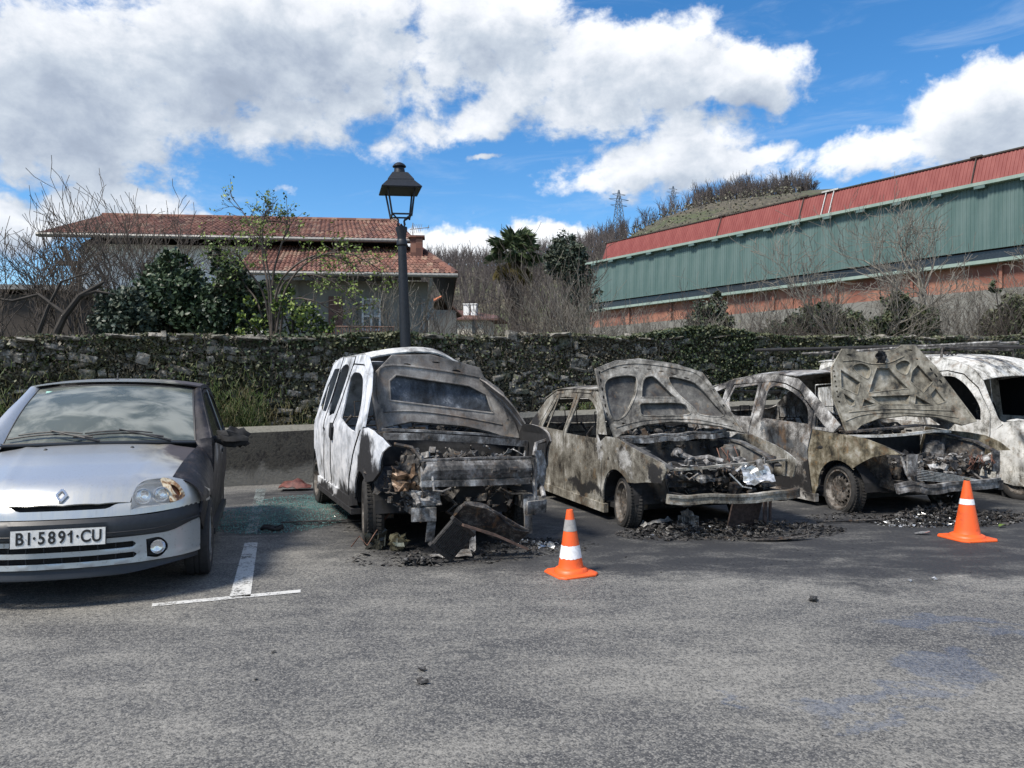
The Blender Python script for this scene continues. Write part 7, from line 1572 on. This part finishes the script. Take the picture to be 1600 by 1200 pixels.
# number plate
PL = empty('number_plate', (.832, -.005, .462)); PL.parent = Cl; PL.rotation_euler = (0, radians(-4), 0)
mb = MB(); mb.box((0, 0, 0), (.010, .53, .112)); mb.build('plate_back', M['trim'], PL); mb = MB(); mb.box((.006, 0, 0), (.006, .52, .106)); mb.build('plate_face', M['plate'], PL)
def text(s, size, parent, loc, mat, wscale=1., off=.0):
    cu = bpy.data.curves.new('t', 'FONT'); cu.body = s; cu.size = size; cu.align_x = 'CENTER'; cu.align_y = 'CENTER'; cu.extrude = .0015; cu.offset = off; o = bpy.data.objects.new('t', cu); COL.objects.link(o)
    bpy.context.view_layer.update(); me = bpy.data.meshes.new_from_object(o.evaluated_get(bpy.context.evaluated_depsgraph_get())); bpy.data.objects.remove(o); me.name = 'plate_lettering'; me.materials.clear(); me.materials.append(mat)
    q = link('plate_lettering', me, None, parent, loc, (radians(90), 0, radians(90)), (wscale, 1, 1)); q['kind'] = 'thing'; return q
for s_, y_ in (('B', -.212), ('I', -.160), ('\u00b7', -.132), ('5', -.092), ('8', -.037), ('9', .018), ('1', .070), ('\u00b7', .104), ('C', .150), ('U', .212)):
    t_ = text(s_, .105, PL, (.0105, y_, 0), M['ink'], .80, .0022)
    if 'kind' in t_: del t_['kind']
mb = MB(); mb.strip([(.0125, .072, .034), (.0125, .050, .014)], .010, .003, (1, 0, 0)); mb.build('plate_lettering', M['ink'], PL)
for y_ in (-.178, .182): mb = MB(); mb.ball((.010, y_, .0), .003, 6, 4); mb.build('screw', M['chrome'], PL)
# maker's badge: an upright lozenge ring
BD = empty('badge', (.727, -.015, .707)); BD.parent = Cl; BD.rotation_euler = (0, radians(-44), 0)
mb = MB(); o4 = [(0, -.040), (-.052, 0), (0, .040), (.052, 0)]
def lz_(s, x): return [(x, a * s, b * s) for b, a in [(0, -.037), (.050, -.008), (.050, .008), (0, .037), (-.050, .008), (-.050, -.008)]]
r0 = [lz_(1.0, .0), lz_(.94, .010), lz_(.60, .010), lz_(.46, .002)]; vs = [p for r in r0 for p in r]
mb.add(vs, [(k * 6 + i, k * 6 + (i + 1) % 6, k * 6 + 6 + (i + 1) % 6, k * 6 + 6 + i) for k in range(3) for i in range(6)]); mb.build('badge_ring', M['chrome'], BD, fix=True)
mb = MB(); mb.add(lz_(1.08, -.001), [(0, 1, 2, 3, 4, 5)]); mb.build('badge_back', M['silver'], BD)
# ------------------------------------------------------------ traffic cones
def cone_fn(dirt):
    def fn(t):
        o = OBJ(t); n = t.noise(o, 22., 6., .7); return {'Base Color': t.mix(t.mul(t.rng(t.noise(o, 9., 8., .75), .50, .68), dirt), (.80, .115, .02), (.30, .06, .025)), 'Roughness': .45, 'bump': (t.noise(o, 60., 3.), .1, .002)}
    return fn
M['cone'] = material('orange_plastic', cone_fn(.6))
M['band_grey'] = plain('dull_grey_band', (.30, .29, .28), .5, var=.15, scale=40); M['band_white'] = plain('white_reflective_band', (.78, .79, .80), .4, var=.12, scale=60, bump=.02)
def cone(x, y, rz, h, r0, r1, bw, bands, label, tilt=(0, 0)):
    C_ = empty('traffic_cone', (x, y, .006), rz, label, 'traffic cone', 'traffic cones'); C_.rotation_euler = (tilt[0], tilt[1], rz); b = bw / 2
    R_ = lambda z: r0 + (r1 - r0) * (z - .045) / (h - .045)
    mb = MB(); c = b * .74; base = [(b, c), (c, b), (-c, b), (-b, c), (-b, -c), (-c, -b), (c, -b), (b, -c)]; m = 8
    mb.add([(a * 1., d * 1., 0) for a, d in base] + [(a, d, .010) for a, d in base] + [(a * .97, d * .97, .016) for a, d in base] + [(a * .76, d * .76, .020) for a, d in base], [(k * m + i, k * m + (i + 1) % m, k * m + m + (i + 1) % m, k * m + m + i) for k in range(3) for i in range(m)] + [tuple(range(m - 1, -1, -1)), tuple(3 * m + i for i in range(m))])
    mb.lathe([(b * .80, .018), (b * .76, .034), (r0 + .018, .044), (r0, .05)], 36); mb.build('base', M['cone'], C_, smooth=True)
    mb = MB(); mb.lathe([(r0 + .002, .046)] + [(R_(.05 + (h - .05) * k / 12), .05 + (h - .05) * k / 12) for k in range(13)] + [(r1 * .8, h + .003), (r1 * .7, h - .02), (r1 * .7, h - .10)], 36); mb.build('body', M['cone'], C_, smooth=True)
    for z0, z1, mt, ragged in bands:
        n = 48; vs = []
        for k in range(n):
            a = 2 * pi * k / n; e0 = ragged * .010 * noise.noise(Vector((cos(a) * 3, sin(a) * 3, z0 * 9))); e1 = ragged * .007 * noise.noise(Vector((cos(a) * 4, sin(a) * 4, z1 * 9)))
            vs += [((R_(z0 + e0) + .0018) * cos(a), (R_(z0 + e0) + .0018) * sin(a), z0 + e0), ((R_(z1 + e1) + .0018) * cos(a), (R_(z1 + e1) + .0018) * sin(a), z1 + e1)]
        mb = MB(); mb.add(vs, [(2 * k, 2 * ((k + 1) % n), 2 * ((k + 1) % n) + 1, 2 * k + 1) for k in range(n)]); mb.build('band', M[mt], C_, smooth=True)
    return C_
cone(.44, 5.74, radians(24), .475, .095, .024, .325, [(.320, .405, 'band_grey', 0), (.120, .215, 'band_white', 1)], 'orange cone with a dull grey band above a torn white band', (0, radians(-1.2)))
c2 = cone(4.18, 7.06, radians(12), .53, .110, .026, .385, [(.315, .365, 'band_white', 0)], 'scuffed orange cone with one narrow white band, before the burnt saloon')
st_ = MB(); st_.ball((0, 0, 0), .03, 7, 5, 4, .4, (1, .8, .5)); o = st_.build('lump', M['stone']); o.location = (4.18, 7.06, .548); tag(o, 'pale lump of debris resting on the tip of the right cone', 'stone')

# ------------------------------------------------------------ wreckage on the ground, one thing each
Rg = random.Random(77)
def bit(name, label, cat, x, y, fn, mat, rz=0., z=.006, smooth=True, **kw):
    mb = MB(); fn(mb); o = mb.build(name, M[mat] if isinstance(mat, str) else mat, smooth=smooth, **kw); o.location = (x, y, z); o.rotation_euler = (0, 0, rz); return tag(o, label, cat)
bit('melted_lamp', 'boxy melted headlamp lying beside the front tyre of the white burnt van', 'car part', -1.17, 6.62, lambda m: (m.ball((0, 0, .075), .105, 10, 8, 3, .6, (.9, .8, .75)), m.strip([(-.02, -.09, .03), (.0, -.10, .10), (.02, -.03, .155)], .022, .008, (1, 0, 0)), m.strip([(.06, -.07, .03), (.07, -.06, .12)], .02, .008, (1, 0, 0))), plain('sooty_glass_lamp', (.05, .05, .04), .25, .3, var=.7, scale=12), .3)
bit('melted_lamp', 'round glossy melted lamp bowl on the ground in front of the white burnt van', 'car part', -.97, 6.55, lambda m: (m.ball((0, 0, .065), .085, 12, 9, 9, .35, (1, .9, .85))), plain('yellowed_lamp_glass', (.20, .19, .13), .15, .6, var=.8, scale=12), .1)
def rad(m, w, h, t, fins):
    m.box((0, 0, 0), (w, t, h)); m.box((0, 0, h / 2 + .012), (w + .02, t + .015, .03)); m.box((0, 0, -h / 2 - .012), (w + .02, t + .015, .03))
    for k in range(fins): m.box((-w / 2 + w * (k + .5) / fins, -t / 2 - .003, 0), (w / fins * .35, .008, h * .98))
def vloc(a, b, z):
    th_ = radians(23); F_ = (sin(th_), -cos(th_)); L_ = (cos(th_), sin(th_)); return (-.50 + a * F_[0] + b * L_[0], 6.97 + a * F_[1] + b * L_[1], z)
o = bit('radiator', 'long charred radiator slumped across the front of the white burnt van', 'car part', 0, 0, lambda m: (m.grid(14, 5, lambda u, v: ((u - .5) * .62, .035 * noise.noise(Vector((u * 3, v * 2, 4))), (v - .5) * (.20 + .05 * sin(5 * u)) + .02 * sin(7 * u)), .045), m.tube([(-.31, .0, .10), (-.05, .03, .12), (.2, .0, .10), (.31, .02, .08)], .014, 6)), 'junk', 0); o.location = vloc(.80, .02, .27); o.rotation_euler = (radians(38), radians(24), radians(23))
o = bit('cooler', 'finned cooler standing on edge under the white burnt van front', 'car part', 0, 0, lambda m: rad(m, .24, .24, .03, 14), plain('dark_fins', (.045, .043, .042), .6, .4, var=.4, scale=40), 0); o.location = vloc(.82, -.32, .19); o.rotation_euler = (radians(18), radians(38), radians(38))
o = bit('tie_bar', 'rust-brown flat bar leaning on the charred radiator', 'car part', 0, 0, lambda m: m.strip([(-.3, 0, 0), (0, 0, .01), (.3, 0, -.01)], .045, .02), plain('rusty_bar', (.10, .065, .05), .8, var=.4), 0); o.location = vloc(.90, .02, .20); o.rotation_euler = (0, radians(22), radians(23))
bit('sheet_scrap', 'flat grey sheet of metal on the ground in front of the white burnt van', 'scrap', -.50, 6.27, lambda m: m.grid(6, 3, lambda u, v: ((u - .5) * .34, (v - .5) * .13 * (.6 + .5 * u), .02 + .02 * noise.noise(Vector((u * 4, v * 3, 0))) + .03 * u * v), .004), 'junk_light', .15)
bit('foil_scrap', 'crumpled silvery foil strip behind the flat grey sheet', 'scrap', -.36, 6.45, lambda m: m.grid(8, 3, lambda u, v: ((u - .5) * .1 + .06 * v, (u - .5) * .22, .04 + .17 * u + .03 * noise.noise(Vector((u * 7, v * 5, 3)))), .004), 'junk_light', .5)
bit('white_scrap', 'white ashy scrap by the right front corner of the white burnt van', 'scrap', .22, 6.75, lambda m: [m.add(q.v, q.f) for q in [scrap(Rg, (-.2, -.05, 0), (.2, .05, .03), 26, (.02, .06))]], 'alu', -.4)
bit('ash_heap', 'small black ash heap in front of the white burnt van', 'ash heap', -.72, 6.02, lambda m: [m.add(q.v, q.f) for q in [scrap(Rg, (-.12, -.06, 0), (.12, .06, .05), 50, (.02, .07))]], 'debris', 0)
bit('engine_scrap', 'block-shaped ribbed lump under the left end of the hatchback bumper', 'car part', 1.72, 7.50, lambda m: ([m.box((k * .018 - .08, 0, .07), (.010, .10, .13)) for k in range(10)], m.box((0, 0, .06), (.17, .08, .10)), m.ball((-.02, 0, .14), .06, 8, 6, 2, .5)), 'junk_light', .2)
bit('foil_scrap', 'bright torn foil left of the ribbed lump under the hatchback', 'scrap', 1.42, 7.55, lambda m: m.grid(9, 4, lambda u, v: ((u - .5) * .32, (v - .5) * .08, .03 + .09 * abs(noise.noise(Vector((u * 5, v * 4, 8)))) + .05 * u), .004), 'alu', .3)
bit('flat_strip', 'curved dark strip lying on the asphalt before the grey hatchback', 'scrap', 2.42, 6.95, lambda m: m.grid(14, 2, lambda u, v: ((u - .5) * .62, (v - .5) * .10 * sin(pi * (u * .9 + .05)) + .10 * (u - .5) ** 2, .015 + .03 * u * u), .004), 'junk', .12)
bit('flat_chip', 'small pale flat chip on the asphalt left of the right cone', 'scrap', 3.87, 7.25, lambda m: m.grid(4, 3, lambda u, v: ((u - .5) * .14 , (v - .5) * .06 * sin(pi * (u * .8 + .1)), .012 + .02 * u), .004), 'alu', 0)
bit('side_strip', 'long thin bar lying in front of the burnt saloon wheel', 'scrap', 3.45, 7.85, lambda m: m.tube([(-.35, 0, .02), (0, .02, .02), (.35, 0, .03)], .012, 5), 'junk', .1)
bit('trim_strip', 'charred rubbing strip lying between the silver car and the white van', 'scrap', -1.85, 7.85, lambda m: (m.strip([(-.5, 0, .015), (-.1, .03, .02), (.35, .0, .03)], [.02, .05, .07], .01), m.strip([(-.35, -.10, .012), (.1, -.12, .015), (.5, -.14, .02)], .012, .01)), 'debris', .1)
bit('melted_ring', 'small melted black ring on the scattered glass', 'scrap', -2.33, 7.46, lambda m: (m.tube([(.10 * cos(t * .52), .07 * sin(t * .52), .025 + .012 * sin(t * 1.7)) for t in range(13)], .017, 6), m.ball((.03, 0, .02), .04, 7, 5, 3, .5, (1, 1, .4))), 'black', 0)
bit('brown_lump', 'red-brown melted lamp cluster by the wall behind the white van', 'car part', -2.92, 10.35, lambda m: m.grid(7, 5, lambda u, v: ((u - .5) * .42, (v - .5) * .25, .05 + .10 * sin(pi * u) * sin(pi * v) + .05 * noise.noise(Vector((u * 4, v * 4, 5)))), .01), plain('red_brown_plastic', (.12, .045, .035), .5, var=.5), .2)
bit('burnt_leaf', 'small yellow-green leaf right of the right cone', 'leaf', 4.86, 7.62, lambda m: m.grid(3, 2, lambda u, v: ((u - .5) * .09, (v - .5) * .05 * sin(pi * (.1 + .8 * u)), .012 + .02 * sin(pi * u)), .002), 'leaf_fresh', .4)
for x, y, s, lb in ((-.44, 3.78, .026, 'upper of two dark lumps in the middle of the open asphalt'), (-.42, 3.61, .034, 'lower of two dark lumps in the middle of the open asphalt'), (1.96, 5.0, .05, 'flat dark lump on the asphalt right of the front cone'), (-1.25, 4.03, .018, 'tiny dark lump on the open asphalt left of centre'), (-1.22, 3.66, .014, 'tiniest dark crumb left of centre on the asphalt'), (3.05, 5.55, .03, 'pale chip of rubble on the right of the asphalt'), (2.85, 5.5, .026, 'second pale chip of rubble on the right of the asphalt')):
    bit('rubble_chip', lb, 'chip', x, y, lambda m: m.ball((0, 0, s * .3), s * .62, 7, 5, int(x * 50), .6, (1.2, .9, .55)), 'debris' if 'pale' not in lb else 'alu', Rg.uniform(0, 3))
# heaps and scatter nobody could count
def ell(x, y, a, b, rz=0., h=.0):
    def f():
        r = sqrt(Rg.random()) ; t = Rg.uniform(0, 2 * pi); k = Rg.random(); u, v = a * r * cos(t), b * r * sin(t); c_, s_ = cos(rz), sin(rz); return (x + u * c_ - v * s_, y + u * s_ + v * c_, h * (1 - r) * k)
    return f
def spread(name, areas, mat, seed=0):
    mm_ = MB()
    for (f, n, a, b) in areas: q = rock_bits(Rg, n, f, a, b); mm_.add(q.v, q.f)
    return mm_.build(name, M[mat], kind='stuff')
spread('charred_debris', [(ell(-.3, 6.5, 1.1, .45, .35, .04), 900, .008, .05), (ell(.1, 6.7, .5, .35, .35, .05), 300, .008, .05), (ell(1.75, 7.4, .8, .4, .3, .14), 1400, .01, .07), (ell(2.5, 7.35, .8, .35, .3, .14), 1200, .01, .07), (ell(3.6, 8.2, .5, .3, .3, .05), 300, .01, .05), (ell(4.5, 8.0, .85, .40, .2, .22), 2400, .01, .07), (ell(5.2, 8.2, .5, .3, .2, .1), 500, .01, .06),
    (ell(-2.6, 7.6, .6, .6, 0), 260, .004, .03), (ell(-1.5, 7.9, .5, .6, 0), 260, .005, .04), (ell(-2.1, 9.3, .9, .6, .4), 260, .005, .03), (ell(6.6, 8.4, 1.2, .6, .2), 300, .01, .05), (ell(3, 6.9, 3.6, 1.0, .2), 420, .004, .02), (ell(3, 5.2, 4, 1.3, .0), 200, .003, .014), (ell(-.5, 4.5, 4, 1.8, 0), 160, .003, .011)], 'debris')
spread('white_ash', [(ell(1.6, 7.4, .5, .25, .3, .06), 90, .01, .04), (ell(4.2, 7.85, .55, .22, .2, .12), 420, .01, .05), (ell(1.9, 7.35, .9, .3, .3, .1), 160, .01, .035), (ell(.3, 6.65, .25, .15, .3, .02), 60, .008, .03), (ell(2.2, 7.1, .5, .15, .2, .02), 60, .006, .03), (ell(4.9, 8.0, .5, .25, .2, .05), 120, .01, .04), (ell(3, 6.4, 4, 1.5, .2), 110, .003, .011), (ell(1, 4.6, 5, 2., .0), 60, .002, .007)], 'alu')
gm_ = MB()
for _ in range(5200):
    x, y, z = ell(-2.5, 8.2, .75, .95, .2)() if _ % 3 else ell(-2.3, 9.4, .8, .6, .3)(); s = Rg.uniform(.004, .009); gm_.box((x, y, .006 + s / 2), (s, s, s), (Rg.uniform(0, 2), 0, Rg.uniform(0, 3)))
gm_.build('broken_glass', plain('turquoise_glass_crumbs', (.13, .25, .24), .15, var=.4), kind='stuff')
# loose scorched wires hanging in the wrecks' debris
bit('wire', 'loose copper wire curling by the tyre of the white burnt van', 'wire', -1.35, 6.5, lambda m: m.tube([(0, .1, .02), (.06, .02, .12), (.12, -.04, .05), (.2, 0, .16), (.32, .05, .3)], .005, 5), 'cable', .3)
